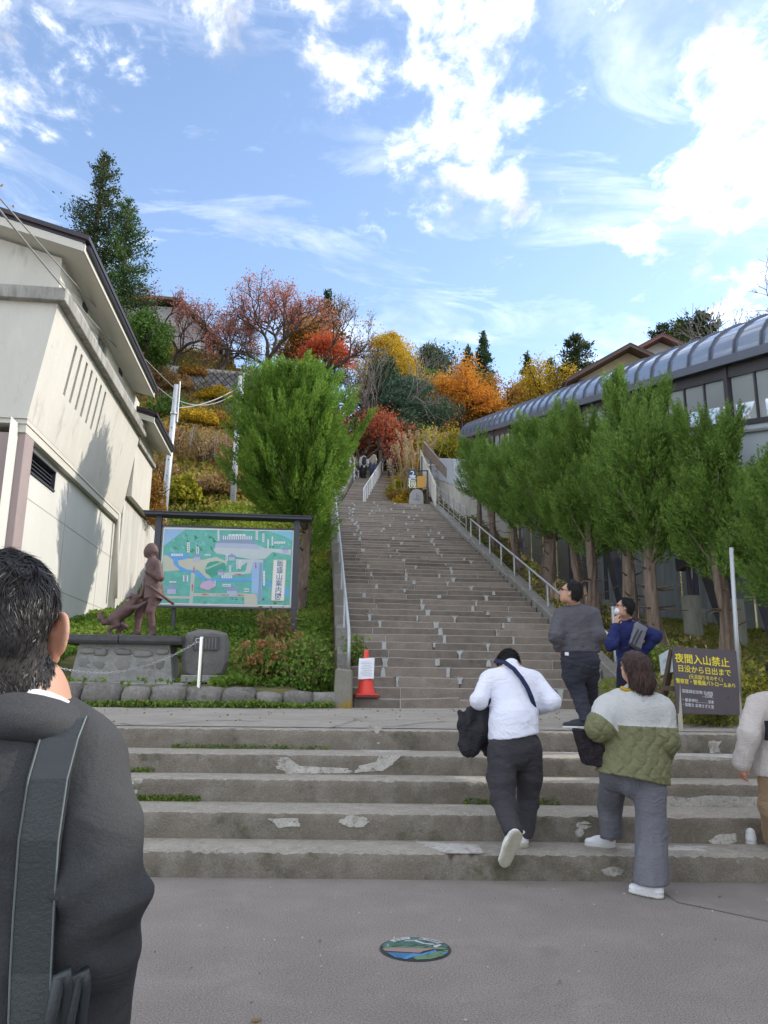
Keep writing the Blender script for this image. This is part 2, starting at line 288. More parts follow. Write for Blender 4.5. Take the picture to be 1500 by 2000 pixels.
# ---------------------------------------------------------------- the five low steps and the landing
SD, SN = V3(0.994, -0.1092, 0), V3(0.1092, 0.994, 0)
SB, SZ = [5.99, 6.44, 6.96, 7.34, 7.85], [0.175, 0.376, 0.567, 0.741, 0.934]
low = thing('low_steps', None, None, (1, 6, 0), kind='structure')
def lowpt(s, b, z): return SD * s + SN * b + V3(0, 0, z)
for k in range(5):
    b, z1 = SB[k], SZ[k]; z0 = ([-0.05] + SZ)[k] - 0.03; bn = (SB + [8.4])[k + 1] + 0.06
    s = np.arange(-7.5, 8.0, 0.03); n = len(s); rough = [1.5, 1.0, 0.8, 0.8, 0.9][k]
    e = (rng.normal(0, 0.008, n) + 0.0035 * vnoise(s * 3, s * 0 + k, 1.3, k)) * rough; e2 = np.abs(rng.normal(0, 0.005, n)) * rough
    chip = np.where(rng.random(n) < 0.09, rng.uniform(0.004, 0.03, n), 0)
    wv = 0.008 * vnoise(s, s * 0 + k * 5, 0.6, k + 2)
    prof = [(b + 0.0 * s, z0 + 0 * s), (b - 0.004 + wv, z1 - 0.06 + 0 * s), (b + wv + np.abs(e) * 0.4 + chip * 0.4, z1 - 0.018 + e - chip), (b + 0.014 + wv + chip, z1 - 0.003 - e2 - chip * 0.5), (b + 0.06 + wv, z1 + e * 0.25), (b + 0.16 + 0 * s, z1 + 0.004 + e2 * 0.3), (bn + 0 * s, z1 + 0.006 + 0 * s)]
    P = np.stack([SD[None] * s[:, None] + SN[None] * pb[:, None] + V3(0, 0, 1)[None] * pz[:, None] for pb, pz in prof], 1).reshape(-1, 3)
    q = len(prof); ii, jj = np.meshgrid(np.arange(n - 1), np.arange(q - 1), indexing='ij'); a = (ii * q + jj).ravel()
    me = fast_mesh('step', P - V3(1, 6, 0), np.stack([a, a + q, a + q + 1, a + 1], 1)); me.materials.append(conc); me.materials.append(conc_top); me.polygons.foreach_set('material_index', (jj.ravel() >= 3).astype(np.int32)); link('step', me, None, low)  # mossy risers darker, tops paler: the difference in sky lighting is painted in
def plane_hit(px, py, b=None, z=None):
    d = V3(*(FW + RT * ((px - 750) / 1500) - UP * ((py - 1000) / 1500)))
    if b is not None: return V3(0, 0, CAMH) + d * ((b - SN @ V3(0, 0, CAMH)) / (SN @ d))
    return V3(0, 0, CAMH) + d * ((z - CAMH) / d[2])
def ragged(pts, amp=0.18, sub=4, seed=0):
    r = np.random.default_rng(seed); pts = [np.array(p, float) for p in pts]; out = []; c = sum(pts) / len(pts)
    for a_, b_ in zip(pts, pts[1:] + pts[:1]):
        for t in np.arange(sub) / sub:
            p = a_ * (1 - t) + b_ * t; out.append(p + (p - c) * r.uniform(-amp, amp * 0.5))
    return out
def ell_pts(cx, cy, rx, ry, n=9): return [(cx + rx * math.cos(t), cy + ry * math.sin(t)) for t in np.linspace(0, 2 * np.pi, n, endpoint=False)]
PATCH = [('r', 4, [(718, 1417), (750, 1418), (740, 1430), (742, 1452), (727, 1452), (733, 1430)]), ('t', 3, [(690, 1462), (722, 1455), (830, 1456), (850, 1464), (780, 1470), (700, 1469)]),
    ('r', 3, [(740, 1476), (790, 1474), (748, 1508), (690, 1510), (698, 1496), (735, 1488)]), ('r', 3, [(528, 1484), (560, 1479), (585, 1496), (690, 1501), (690, 1511), (560, 1511), (540, 1500)]),
    ('r', 2, [(248, 1521), (282, 1519), (264, 1556), (250, 1558)]), ('r', 1, [(524, 1600), (586, 1597), (588, 1615), (545, 1617)]), ('r', 1, ell_pts(692, 1605, 31, 12)),
    ('t', 0, [(810, 1645), (945, 1651), (940, 1674), (885, 1672), (835, 1656)]), ('r', 4, [(1383, 1447), (1410, 1447), (1403, 1458), (1410, 1472), (1385, 1472)]),
    ('t', 3, [(1303, 1466), (1440, 1472), (1437, 1482), (1300, 1476)]), ('t', 3, [(1072, 1458), (1132, 1461), (1132, 1473), (1052, 1470)]),
    ('r', 2, [(1296, 1553), (1335, 1558), (1400, 1552), (1440, 1556), (1492, 1556), (1492, 1584), (1296, 1583)]), ('r', 1, ell_pts(1140, 1612, 17, 8)), ('r', 1, ell_pts(1132, 1626, 9, 9)),
    ('r', 1, [(1385, 1642), (1402, 1630), (1436, 1628), (1442, 1642), (1425, 1652), (1390, 1652)]), ('t', 0, [(1215, 1650), (1290, 1652), (1385, 1654), (1376, 1663), (1216, 1659)]), ('r', 0, ell_pts(1198, 1702, 22, 10))]
for k, (kind, st, pts) in enumerate(PATCH):
    pp = ragged(ragged(pts, 0.16, 3, k), 0.07, 3, k + 50)
    P = [plane_hit(x, y, b=SB[st] - 0.007) if kind == 'r' else plane_hit(x, y, z=SZ[st] + 0.003) for x, y in pp]
    if kind == 't': P = [p if SN @ p > SB[st] + 0.004 else p + SN * (SB[st] + 0.004 - SN @ p) for p in P]
    m_ = MB(); m_.prism(P, SN * 0.02 if kind == 'r' else V3(0, 0, 0.006)); m_.build('cement_patch', patch_m, low)
# landing sheet
s = np.linspace(-7.6, 5.2, 110); bb = np.linspace(0, 1, 26); S_, B_ = np.meshgrid(s, bb)
P0 = SD[None, None] * S_[..., None] + SN[None, None] * 8.06; Yb = 11.32; T_ = (Yb - P0[..., 1]) / SN[1]
P = P0 + SN[None, None] * (T_ * B_)[..., None]; P[..., 2] = 0.946 + (1.062 - 0.946) * B_ + 0.006 * vnoise(P[..., 0], P[..., 1], 2.0, 5) * (B_ > 0.02)
q = len(s); ii, jj = np.meshgrid(np.arange(q - 1), np.arange(25)); a = (jj * q + ii).ravel()
landing = tag(link('landing', fast_mesh('landing', P.reshape(-1, 3), np.stack([a, a + 1, a + 1 + q, a + q], 1), smooth=True), landing_m), kind='structure')
# cracks across the landing: thin dark sunken lines laid as narrow sheets
crack_m = flat('crack_dirt', (0.06, 0.055, 0.05), 1.0)
def land_z(p): b = SN @ p; t = np.clip((b - 8.06) / (11.5 - 8.06), 0, 1); return 0.946 + 0.116 * t + 0.0065
for k, pts in enumerate([[(170, 1403), (300, 1406), (420, 1402), (560, 1404)], [(640, 1412), (700, 1402), (760, 1410), (870, 1405), (900, 1409)], [(330, 1414), (450, 1409), (520, 1417)], [(560, 1424), (575, 1416), (640, 1413)], [(900, 1398), (1000, 1401), (1060, 1399)]]):
    m_ = MB(); L_ = []
    for (x0, y0), (x1, y1) in zip(pts, pts[1:]):
        for t in np.arange(6) / 6: L_.append(plane_hit(x0 + (x1 - x0) * t, y0 + (y1 - y0) * t, z=1.0))
    L_ = [p + V3(0, rng.normal(0, 0.03), 0) for p in L_]; L_ = [V3(p[0], p[1], land_z(p)) for p in L_]
    for p0, p1 in zip(L_, L_[1:]):
        wd = rng.uniform(0.006, 0.02); m_.poly([p0 - V3(0, wd, 0), p1 - V3(0, wd, 0), p1 + V3(0, wd, 0), p0 + V3(0, wd, 0)])
    o = m_.build('crack', crack_m, None, fix=False); o.parent = landing
# ---------------------------------------------------------------- long stone stairs
stairs = thing('stone_stairs', None, None, (3, 11.2, 1.06), kind='structure')
import bmesh
def stone_block(x0, x1, y0, y1, z0, z1, jit=0.006, bev=0.012):
    m = MB(); j = lambda: rng.normal(0, jit)
    m.hexa([(x0, y0 + j(), z0), (x1, y0 + j(), z0), (x1, y1, z0), (x0, y1, z0)], [(x0, y0 + j() * 1.4, z1 + j()), (x1, y0 + j() * 1.4, z1 + j()), (x1, y1, z1 + j() * .5), (x0, y1, z1 + j() * .5)])
    return m
mort = MB()
for n in range(NST):
    Y = SY0 + ST * n; Z = SZ0 + SR * n; x0, x1 = float(xl(Y)) + 0.006, float(xr(Y)) - 0.006; x = x0; sk = rng.normal(0, 0.01); first = True
    while x < x1 - 0.02:
        wd = rng.uniform(0.75, 1.35) * (0.6 if first else 1); first = False
        xe = x1 if x + wd > x1 - 0.45 else x + wd
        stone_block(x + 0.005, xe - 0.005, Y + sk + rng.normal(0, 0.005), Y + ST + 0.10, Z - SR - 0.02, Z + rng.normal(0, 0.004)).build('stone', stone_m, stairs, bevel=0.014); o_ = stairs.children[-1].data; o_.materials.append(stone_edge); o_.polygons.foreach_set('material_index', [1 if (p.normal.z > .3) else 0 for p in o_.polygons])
        if xe < x1:
            u = rng.random(); f = Y + sk
            if u < 0.62:
                wt, wb = rng.uniform(0.05, 0.13) * (1 if u < 0.4 else 0.55), rng.uniform(0.025, 0.10); zb = Z - SR * (1.0 if rng.random() < 0.6 else rng.uniform(0.45, 0.8)); c = xe + rng.normal(0, 0.012)
                mort.prism([(c - wb / 2, f - 0.012, zb + 0.003), (c - wb * 0.42 + rng.normal(0, .006), f - 0.014, (zb + Z) / 2), (c - wt / 2, f - 0.013, Z - 0.006), (c + wt / 2, f - 0.013, Z - 0.004), (c + wb * 0.46 + rng.normal(0, .006), f - 0.014, (zb + Z) / 2), (c + wb / 2, f - 0.012, zb + 0.003)], (0, 0.03, 0))
                if u < 0.45:
                    a_, b2 = rng.uniform(0.05, 0.12), rng.uniform(0.04, 0.09)
                    mort.prism([(c - a_, f + 0.004, Z + 0.004), (c + b2, f + 0.003, Z + 0.004), (c + b2 * 0.8, f + rng.uniform(0.1, 0.3), Z + 0.004), (c - a_ * 0.7, f + rng.uniform(0.08, 0.25), Z + 0.004)], (0, 0, 0.006))
            else: mort.box((xe - 0.006, f + 0.012, Z - SR), (xe + 0.006, f + 0.05, Z - 0.006))
        x = xe
o = mort.build('mortar', mortar_m, stairs); o['kind'] = 'stuff'
# backing under the stones so no light leaks through the joints
m_ = MB(); m_.hexa([(xl(11.3) + .02, 11.45, 0.9), (xr(11.3) - .02, 11.45, 0.9), (xr(33) - .02, 33, 8.6), (xl(33) + .02, 33, 8.6)], [(xl(11.3) + .02, 11.45, 1.02), (xr(11.3) - .02, 11.45, 1.02), (xr(33) - .02, 33.0, SZ0 + SLOPE * (33 - 11.6) - 0.19), (xl(33) + .02, 33.0, SZ0 + SLOPE * (33 - 11.6) - 0.19)])
m_.build('bedding', flat('dark_bedding', (0.05, 0.045, 0.04), 1.0), stairs)
ZT = SZ0 + SR * (NST - 1); YT = SY0 + ST * NST
m_ = MB(); m_.box((1.4, YT - 0.02, ZT - 0.4), (6.2, YT + 1.4, ZT - 0.003)); m_.build('middle_landing', stone_m, stairs)
stairs2 = thing('upper_stairs', None, None, (3.2, 34, ZT), kind='structure')
for n in range(40):
    Y = YT + 0.9 + 0.37 * n; Z = ZT + 0.148 * (n + 1)
    stone_block(1.75 + 0.14 * (Y - 33), 4.25 + 0.125 * (Y - 33), Y + rng.normal(0, .008), Y + 0.47, Z - 0.2, Z + rng.normal(0, .004)).build('step', stone_m, stairs2, bevel=0.012)
Y2T = YT + 0.9 + 0.37 * 40; Z2T = ZT + 0.148 * 40
# side kerbs of the stairs
def stair_z(Y): return SZ0 + SLOPE * (Y - SY0)
ck = thing('stair_kerb', 'long sloping concrete kerb along the right edge of the stone stairs under the pipe handrail', 'kerb', (5.2, 11.3, 1.05))
ys = np.arange(11.3, 32.6, 1.25)
for y0, y1 in zip(ys, ys[1:]):
    a0, a1 = float(xr(y0)) + 0.004, float(xr(y1)) + 0.004; jz = rng.normal(0, 0.015); h0, h1 = stair_z(y0) + 0.10 + jz, stair_z(y1) + 0.10 + jz; w_ = 0.30 + rng.normal(0, .02)
    m_ = MB(); m_.hexa([(a0, y0 + .006, h0 - .6), (a0 + w_, y0 + .006, h0 - .6), (a1 + w_, y1 - .006, h1 - .6), (a1, y1 - .006, h1 - .6)], [(a0, y0 + .006, h0), (a0 + w_, y0 + .006, h0 - .02), (a1 + w_, y1 - .006, h1 - .02), (a1, y1 - .006, h1)])
    m_.build('kerb_block', curb_m, ck, bevel=0.02)
cl = thing('stair_side_wall', 'low mossy concrete side wall with short stubs along the left edge of the stone stairs', 'wall', (0.7, 11.3, 1.05))
for y0, y1 in zip(ys, ys[1:]):
    a0, a1 = float(xl(y0)) - 0.004, float(xl(y1)) - 0.004; h0, h1 = stair_z(y0) + 0.16, stair_z(y1) + 0.16
    m_ = MB(); m_.hexa([(a0 - .2, y0 + .006, h0 - .9), (a0, y0 + .006, h0 - .9), (a1, y1 - .006, h1 - .9), (a1 - .2, y1 - .006, h1 - .9)], [(a0 - .2, y0 + .006, h0), (a0, y0 + .006, h0), (a1, y1 - .006, h1), (a1 - .2, y1 - .006, h1)])
    m_.build('kerb_block', curb_m, cl, bevel=0.015)
    m_ = MB(); m_.box((a0 - .21, y0 + .35, h0 + .05), (a0 - .03, y0 + .60, h0 + .34 + SLOPE * .3)); m_.build('stub', curb_m, cl, bevel=0.015)
m_ = MB(); m_.hexa([(.585, 11.0, 1.02), (.845, 11.0, 1.02), (.845, 11.28, 1.02), (.585, 11.28, 1.02)], [(.60, 11.01, 1.60), (.835, 11.01, 1.58), (.835, 11.27, 1.58), (.60, 11.27, 1.60)])
pil = m_.build('stair_pillar', mat('pillar_concrete', (0.24, 0.225, 0.19), (0.19, 0.175, 0.14), scale=4, bump=.7, rough=.95, speck=.3, stain=[((0.30, 0.20, 0.03), 2.2, 0.50), ((0.12, 0.11, 0.06), 5, .6)]), None, bevel=0.025)
tag(pil, 'squat weathered concrete pillar with yellow lichen at the foot of the stairs beside the traffic cone', 'pillar')
# ---------------------------------------------------------------- stone kerb row at the left
def rock(c, size, seed, cuts=2, jit=0.10):
    r = np.random.default_rng(seed); bm = bmesh.new(); bmesh.ops.create_cube(bm, size=1.0); bmesh.ops.subdivide_edges(bm, edges=list(bm.edges), cuts=cuts - 1, use_grid_fill=True)
    V = []
    for v in bm.verts:
        p = np.array(v.co); q = p / (np.abs(p) ** 4).sum() ** 0.25 * 0.5; q = q + r.normal(0, jit * 0.4, 3); v.co = tuple(np.array(c) + q * np.array(size))
    m = MB(); m.add([tuple(v.co) for v in bm.verts], [tuple(v.index for v in f.verts) for f in bm.faces]); bm.free(); return m
rock_m = mat('kerb_rock', (0.20, 0.185, 0.17), (0.13, 0.12, 0.11), (0.27, 0.255, 0.235), scale=3, rough=.95, bump=1, bscale=30, objvar=.4, speck=.3, stain=[((0.10, 0.11, 0.05), 4, .62)])
kr = thing('stone_kerb', 'row of rough grey boulders edging the planting bed below the statue', 'kerb', (-2, 11.1, 1.06))
x = -5.4; k = 0
while x < 0.42:
    wd = rng.uniform(0.34, 0.52); hh = rng.uniform(0.24, 0.30) * (0.75 if x > -0.7 else 1)
    rock((x + wd / 2, 11.18 + rng.normal(0, .02), 1.06 + hh * .42), (wd * 1.04, 0.32, hh * 1.15), 100 + k, 3, 0.09).build('stone', rock_m, kr, smooth=True); x += wd * 1.0; k += 1
# ---------------------------------------------------------------- the white museum building at the left
plaster = mat('cream_plaster', (0.55, 0.53, 0.475), (0.50, 0.48, 0.43), (0.585, 0.565, 0.51), scale=0.9, rough=.9, bump=.35, bscale=25, stretch=(1, 1, .35), stain=[((0.40, 0.38, 0.33), 2.6, .59), ((0.33, 0.31, 0.27), 6.0, .67)])
plaster_b = mat('lower_plaster', (0.60, 0.595, 0.56), (0.54, 0.535, 0.50), scale=0.7, rough=.9, bump=.3, bscale=25, stretch=(1, 1, .4))
plaster_w = mat('streaked_plaster', (0.62, 0.60, 0.56), (0.46, 0.45, 0.42), (0.32, 0.30, 0.28), scale=2.2, rough=.95, bump=.5, bscale=20, stretch=(1, 1, .12))
ledge_m = mat('ledge_concrete', (0.40, 0.385, 0.35), (0.20, 0.195, 0.18), (0.10, 0.10, 0.095), scale=3.0, rough=.95, bump=.6, bscale=25, stretch=(1, 1, .25))
soffit_m = mat('soffit_board', (0.55, 0.53, 0.47), (0.50, 0.48, 0.43), scale=1.5, rough=.8)
rooftile = mat('dark_roof_metal', (0.045, 0.035, 0.045), (0.03, 0.024, 0.03), scale=2, rough=.45)
column_m = mat('mauve_render', (0.36, 0.29, 0.285), (0.31, 0.25, 0.245), scale=1.5, rough=.9, bump=.6, bscale=80)
darkglass = mat('dark_window_glass', (0.012, 0.013, 0.015), (0.02, 0.02, 0.022), rough=.12, spec=.6)
alum = mat('aluminium', (0.45, 0.46, 0.47), (0.40, 0.41, 0.42), rough=.4, metal=.6)
darkmetal = mat('dark_painted_steel', (0.055, 0.057, 0.075), (0.042, 0.044, 0.058), scale=3, rough=.5)
slot_m = flat('slot_shade', (0.35, 0.33, 0.31), .95)
mus = thing('museum_building', 'cream plaster museum with overhanging slit windowed upper floor and dark roof edge', 'building', (-4.2, 12.4, 1.3))
def wx(Z): return -4.2 - 0.135 * (7.65 - Z)
# upper wall: built as horizontal strips round seven real slit openings and a window
def wall_side(Y0, Y1, Z0, Z1, holes, name, material, back=0.14, xf=wx):
    """side wall facing +X as cells; holes = list of (y0,y1,z0,z1) left open, lined by reveals and a back face"""
    m = MB(); yc = sorted({Y0, Y1, *[h[0] for h in holes], *[h[1] for h in holes]}); zc = sorted({Z0, Z1, *[h[2] for h in holes], *[h[3] for h in holes]})
    for a_, b_ in zip(yc, yc[1:]):
        for c_, d_ in zip(zc, zc[1:]):
            if any(h[0] <= a_ and b_ <= h[1] and h[2] <= c_ and d_ <= h[3] for h in holes): continue
            m.poly([(xf(c_), a_, c_), (xf(c_), b_, c_), (xf(d_), b_, d_), (xf(d_), a_, d_)])
    for (y0, y1, z0, z1) in holes:
        q = lambda y, z, k: (xf(z) - back * k, y, z)
        m.poly([q(y0, z0, 0), q(y0, z1, 0), q(y0, z1, 1), q(y0, z0, 1)]); m.poly([q(y1, z0, 0), q(y1, z0, 1), q(y1, z1, 1), q(y1, z1, 0)])
        m.poly([q(y0, z0, 0), q(y0, z0, 1), q(y1, z0, 1), q(y1, z0, 0)]); m.poly([q(y0, z1, 0), q(y1, z1, 0), q(y1, z1, 1), q(y0, z1, 1)])
        m.poly([q(y0, z0, 1), q(y0, z1, 1), q(y1, z1, 1), q(y1, z0, 1)])
    return m.build(name, material, mus, fix=False)
slots = [(13.86 + 0.385 * k - .06, 13.86 + 0.385 * k + .06, 6.50, 7.48) for k in range(7)]
wall_side(12.55, 19.75, 5.58, 7.66, slots, 'upper_wall', plaster, 0.17)
wall_side(12.62, 19.6, 7.9, 8.52, [(15.25, 16.0, 8.0, 8.46)], 'top_wall', plaster, 0.10, lambda z: -4.24)
m_ = MB(); m_.box((-4.33, 15.27, 8.02), (-4.31, 15.98, 8.44)); gl = m_.build('window', mat('pale_window', (0.30, 0.36, 0.36), (0.25, 0.3, 0.3), rough=.2), mus)
m_ = MB()
for y_ in (15.27, 15.60, 15.94): m_.box((-4.31, y_, 8.02), (-4.27, y_ + .04, 8.44))
for z_ in (8.0, 8.42): m_.box((-4.308, 15.27, z_), (-4.272, 15.98, z_ + .04))
m_.build('frame', alum, gl)
for y_ in (14.0, 17.15):
    m_ = MB(); m_.box((-4.245, y_, 8.36), (-4.215, y_ + .3, 8.46)); m_.build('vent', flat('vent_black', (.03, .03, .03), .7), mus)
# front wall of the upper floor (faces the street) and body
m_ = MB(); m_.poly([(-14, 12.55, 5.58), (wx(5.58), 12.55, 5.58), (wx(7.66), 12.55, 7.66), (-14, 12.55, 7.66)]); m_.build('front_wall', plaster, mus, fix=False); m_ = MB(); m_.poly([(-14, 12.62, 7.9), (-4.24, 12.62, 7.9), (-4.24, 12.62, 8.55), (-14, 12.62, 11.2)]); m_.build('gable_wall', plaster, mus, fix=False); m_ = MB()
m_.poly([(wx(5.58), 19.75, 5.58), (-14, 19.75, 5.58), (-14, 19.75, 8.6), (wx(7.66), 19.75, 7.66)]); m_.build('end_wall', plaster, mus, fix=False)
m_ = MB(); m_.box((-14, 12.58, 5.50), (wx(5.58) - .004, 19.72, 5.585)); m_.build('overhang_soffit', soffit_m, mus)
# projecting ledge: front run and side run, in cast lengths
for x0, x1 in ((-9, -6.6), (-6.59, -4.05)): m_ = MB(); m_.box((x0, 12.42, 7.66), (x1, 12.63, 7.90)); m_.build('ledge', ledge_m, mus, bevel=.012)
for y0, y1 in ((12.64, 14.9), (14.91, 17.3), (17.31, 19.85)): m_ = MB(); m_.box((-4.25, y0, 7.66), (-4.05, y1, 7.90)); m_.build('ledge', ledge_m, mus, bevel=.012)
# roof with fascia, soffit and gutter line
rk = 0.28
def roof_x(Y0, Y1, ze, xe, xr_=-9.0, par=None, w_=None):
    zr = ze + rk * (xe - xr_)
    m = MB(); m.hexa([(xr_, Y0, zr + .10), (xe, Y0, ze + .12), (xe, Y1, ze + .12), (xr_, Y1, zr + .10)], [(xr_, Y0, zr + .20), (xe + .05, Y0 - .0, ze + .20), (xe + .05, Y1, ze + .20), (xr_, Y1, zr + .20)])
    m.hexa([(xr_, Y0 - .05, zr + .16), (xe + .09, Y0 - .05, ze + .155), (xe + .09, Y1 + .05, ze + .155), (xr_, Y1 + .05, zr + .16)], [(xr_, Y0 - .05, zr + .25), (xe + .09, Y0 - .05, ze + .235), (xe + .09, Y1 + .05, ze + .235), (xr_, Y1 + .05, zr + .25)])
    rf = m.build('roof', rooftile, mus)
    m = MB(); m.box((xe - .02, Y0 + .02, ze - .03), (xe + .012, Y1 - .02, ze + .118)); m.build('fascia', soffit_m, rf)
    m = MB(); m.hexa([(xr_, Y0 + .0, zr - .06), (xe - .022, Y0, ze - .03), (xe - .022, Y0 + .03, ze - .03), (xr_, Y0 + .03, zr - .06)], [(xr_, Y0, zr + .098), (xe - .022, Y0, ze + .117), (xe - .022, Y0 + .03, ze + .117), (xr_, Y0 + .03, zr + .098)]); m.build('barge_board', soffit_m, rf)
    m = MB(); m.poly([(xr_, Y0 + .03, zr - .04), (xe - .024, Y0 + .03, ze - .02), (xe - .024, Y1 - .03, ze - .02), (xr_, Y1 - .03, zr - .04)]); m.build('soffit', soffit_m, rf, fix=False)
    m = MB(); m.tube([(xe + .05, Y0 + .1, ze + .10), (xe + .05, Y1 - .1, ze + .10)], .045, 6); m.build('gutter', darkmetal, rf)
roof_x(12.22, 19.1, 8.52, -3.78); roof_x(19.35, 22.4, 7.95, -3.80)
m_ = MB(); m_.box((-9, 19.78, 6.05), (-4.28, 22.2, 7.96)); m_.build('rear_wing_wall', plaster, mus)
m_ = MB(); m_.box((-4.30, 19.8, 7.50), (-4.20, 22.25, 7.60)); m_.build('ledge', ledge_m, mus)
# lower storey, set back, with two dark windows, and the mauve pier
wall_side(12.25, 21.6, 1.6, 5.50, [(13.3, 14.75, 4.86, 5.28), (20.2, 21.2, 4.60, 5.26)], 'lower_wall', plaster_b, 0.12, lambda z: -4.62)
for (y0, y1, z0, z1) in ((13.3, 14.75, 4.86, 5.28), (20.2, 21.2, 4.60, 5.26)):
    m_ = MB(); m_.box((-4.72, y0 + .01, z0 + .01), (-4.70, y1 - .01, z1 - .01)); wn = m_.build('window', darkglass, mus)
    m_ = MB(); m_.box((-4.70, y0 + .01, z0 + .01), (-4.615, y0 + .04, z1 - .01)); m_.box((-4.70, y1 - .04, z0 + .01), (-4.615, y1 - .01, z1 - .01)); m_.box((-4.70, y0 + .04, z0 + .01), (-4.59, y1 - .04, z0 + .04)); m_.box((-4.70, y0 + .04, z1 - .04), (-4.60, y1 - .04, z1 - .01))
    m_.build('frame', darkmetal, wn)
    m_ = MB()
    for zz_ in np.arange(z0 + .08, z1 - .05, .07): m_.box((-4.698, y0 + .045, zz_), (-4.67, y1 - .045, zz_ + .018))
    m_.build('louvre', darkmetal, wn)
m_ = MB(); m_.box((-9, 12.64, 1.1), (-4.50, 13.05, 5.36)); m_.build('pier', column_m, mus, bevel=.01)
m_ = MB(); m_.box((-9, 12.60, 1.3), (-4.66, 21.55, 1.62)); m_.box((-9, 21.55, 1.3), (-4.66, 21.58, 5.5)); m_.build('plinth', plaster_b, mus)
m_ = MB(); m_.box((-4.62, 12.61, 5.36), (-4.50, 21.6, 5.498)); m_.build('beam', soffit_m, mus)
m_ = MB(); m_.box((-9, 19.76, 3.0), (-4.45, 24.6, 6.02)); m_.build('annex_wall', plaster_w, mus)
for z_ in (4.42, 3.1): m_ = MB(); m_.box((-4.6205, 12.7, z_), (-4.617, 21.5, z_ + .018)); m_.build('joint_line', flat('joint_grey', (.38, .375, .35), .95), mus)
for y_ in (15.6, 18.4): m_ = MB(); m_.box((-4.6204, y_, 1.7), (-4.6165, y_ + .015, 5.3)); m_.build('joint_line', flat('joint_grey', (.38, .375, .35), .95), mus)
m_ = MB(); m_.tube([(-4.50, 19.55, 5.5), (-4.42, 19.62, 3.4)], .05, 8); m_.build('downpipe', soffit_m, mus, smooth=True)
# balcony rail on the annex wall
br_m = mat('rusty_rail', (0.22, 0.17, 0.15), (0.30, 0.26, 0.24), scale=6, rough=.8)
brl = thing('balcony_rail', 'rusty white balcony railing on the streaked annex wall below the second roof', 'railing', (-4.5, 21.8, 6.02))
for z_, r_ in ((6.12, .022), (6.55, .015), (6.95, .026)): m_ = MB(); m_.tube([(-4.5, 19.9, z_), (-4.5, 24.4, z_)], r_, 6); m_.build('rail', br_m, brl)
for y_ in np.arange(19.9, 24.5, .225): m_ = MB(); m_.tube([(-4.5, y_, 6.02), (-4.5, y_, 6.95)], .011, 5); m_.build('baluster', br_m, brl)
# ---------------------------------------------------------------- covered walkway (moving ramp) on the right
tub = thing('covered_walkway', 'long covered walkway climbing the hill on steel legs, rounded smoky roof, glazed sides', 'walkway', (8.5, 15, 1.5))
def ez(Y): return 7.44 + 0.262 * (Y - 12.31)
XA, XB = 8.5, 10.9; XM = (XA + XB) / 2 + .0; RISE = 0.95
smoky = mat('smoky_roof_sheet', (0.15, 0.18, 0.25), (0.12, 0.145, 0.20), scale=.6, rough=.16, spec=.7, coat=.5)
win_gl = glass_mat('side_glass', (0.70, 0.75, 0.76), 0.46, 0.10)
frame_m = mat('walkway_frame', (0.055, 0.05, 0.06), (0.07, 0.062, 0.07), scale=2, rough=.45)
panel_w = mat('pale_side_panel', (0.48, 0.51, 0.55), (0.43, 0.46, 0.50), scale=1, rough=.35)
ang = np.linspace(0, np.pi, 13)
def arc(Y, grow=0.0): return [(XM - (XM - XA + .16 + grow) * math.cos(a), Y, ez(Y) + (RISE + grow) * math.sin(a) ** .9 + .12) for a in ang]
yr = np.arange(13.07 - .86 * 7, 38.3, .86)
for k, (y0, y1) in enumerate(zip(yr, yr[1:])):
    A_, B_ = arc(y0 + .012), arc(y1 - .012); m_ = MB(); m_.add(A_ + B_, [(i, i + 1, 13 + i + 1, 13 + i) for i in range(12)]); m_.build('roof_panel', smoky, tub, smooth=True, fix=False)
for y0 in yr:
    m_ = MB(); P_ = [np.array(p) for p in arc(y0, .02)]
    for p, q in zip(P_, P_[1:]): m_.bar(p, q, .048, .045, up=(0, 1, 0))
    m_.build('rib', mat('rib_steel', (.09, .10, .14), (.075, .085, .12), rough=.4), tub)
m_ = MB()
for X in (XA - .19, XB + .19): m_.bar((X, yr[0], ez(yr[0]) + .03), (X, 38.3, ez(38.3) + .03), .09, .17)
m_.build('eave_gutter', mat('eave_gutter', (0.13, 0.14, 0.18), (0.11, 0.12, 0.15), rough=.4), tub)
def run(X, dz, hgt, wid, name, m, y0=yr[0], y1=38.2):
    q = MB(); q.hexa([(X - wid / 2, y0, ez(y0) + dz), (X + wid / 2, y0, ez(y0) + dz), (X + wid / 2, y1, ez(y1) + dz), (X - wid / 2, y1, ez(y1) + dz)], [(X - wid / 2, y0, ez(y0) + dz + hgt), (X + wid / 2, y0, ez(y0) + dz + hgt), (X + wid / 2, y1, ez(y1) + dz + hgt), (X - wid / 2, y1, ez(y1) + dz + hgt)]); return q.build(name, m, tub)
for X in (XA, XB):
    run(X, -.30, .24, .10, 'top_beam', frame_m); run(X, -1.32, .10, .09, 'sill_beam', frame_m); run(X, -2.42, .14, .12, 'bottom_beam', frame_m)
    run(X - .06 if X == XA else X + .06, -1.48, .05, .05, 'handrail', alum)
fl = MB(); y0, y1 = yr[0], 38.2; fl.hexa([(XA + .05, y0, ez(y0) - 2.6), (XB - .05, y0, ez(y0) - 2.6), (XB - .05, y1, ez(y1) - 2.6), (XA + .05, y1, ez(y1) - 2.6)], [(XA + .05, y0, ez(y0) - 2.4), (XB - .05, y0, ez(y0) - 2.4), (XB - .05, y1, ez(y1) - 2.4), (XA + .05, y1, ez(y1) - 2.4)])
fl.build('floor', frame_m, tub)
bay = np.arange(13.6 - 2.58 * 2, 38.2, 2.58)
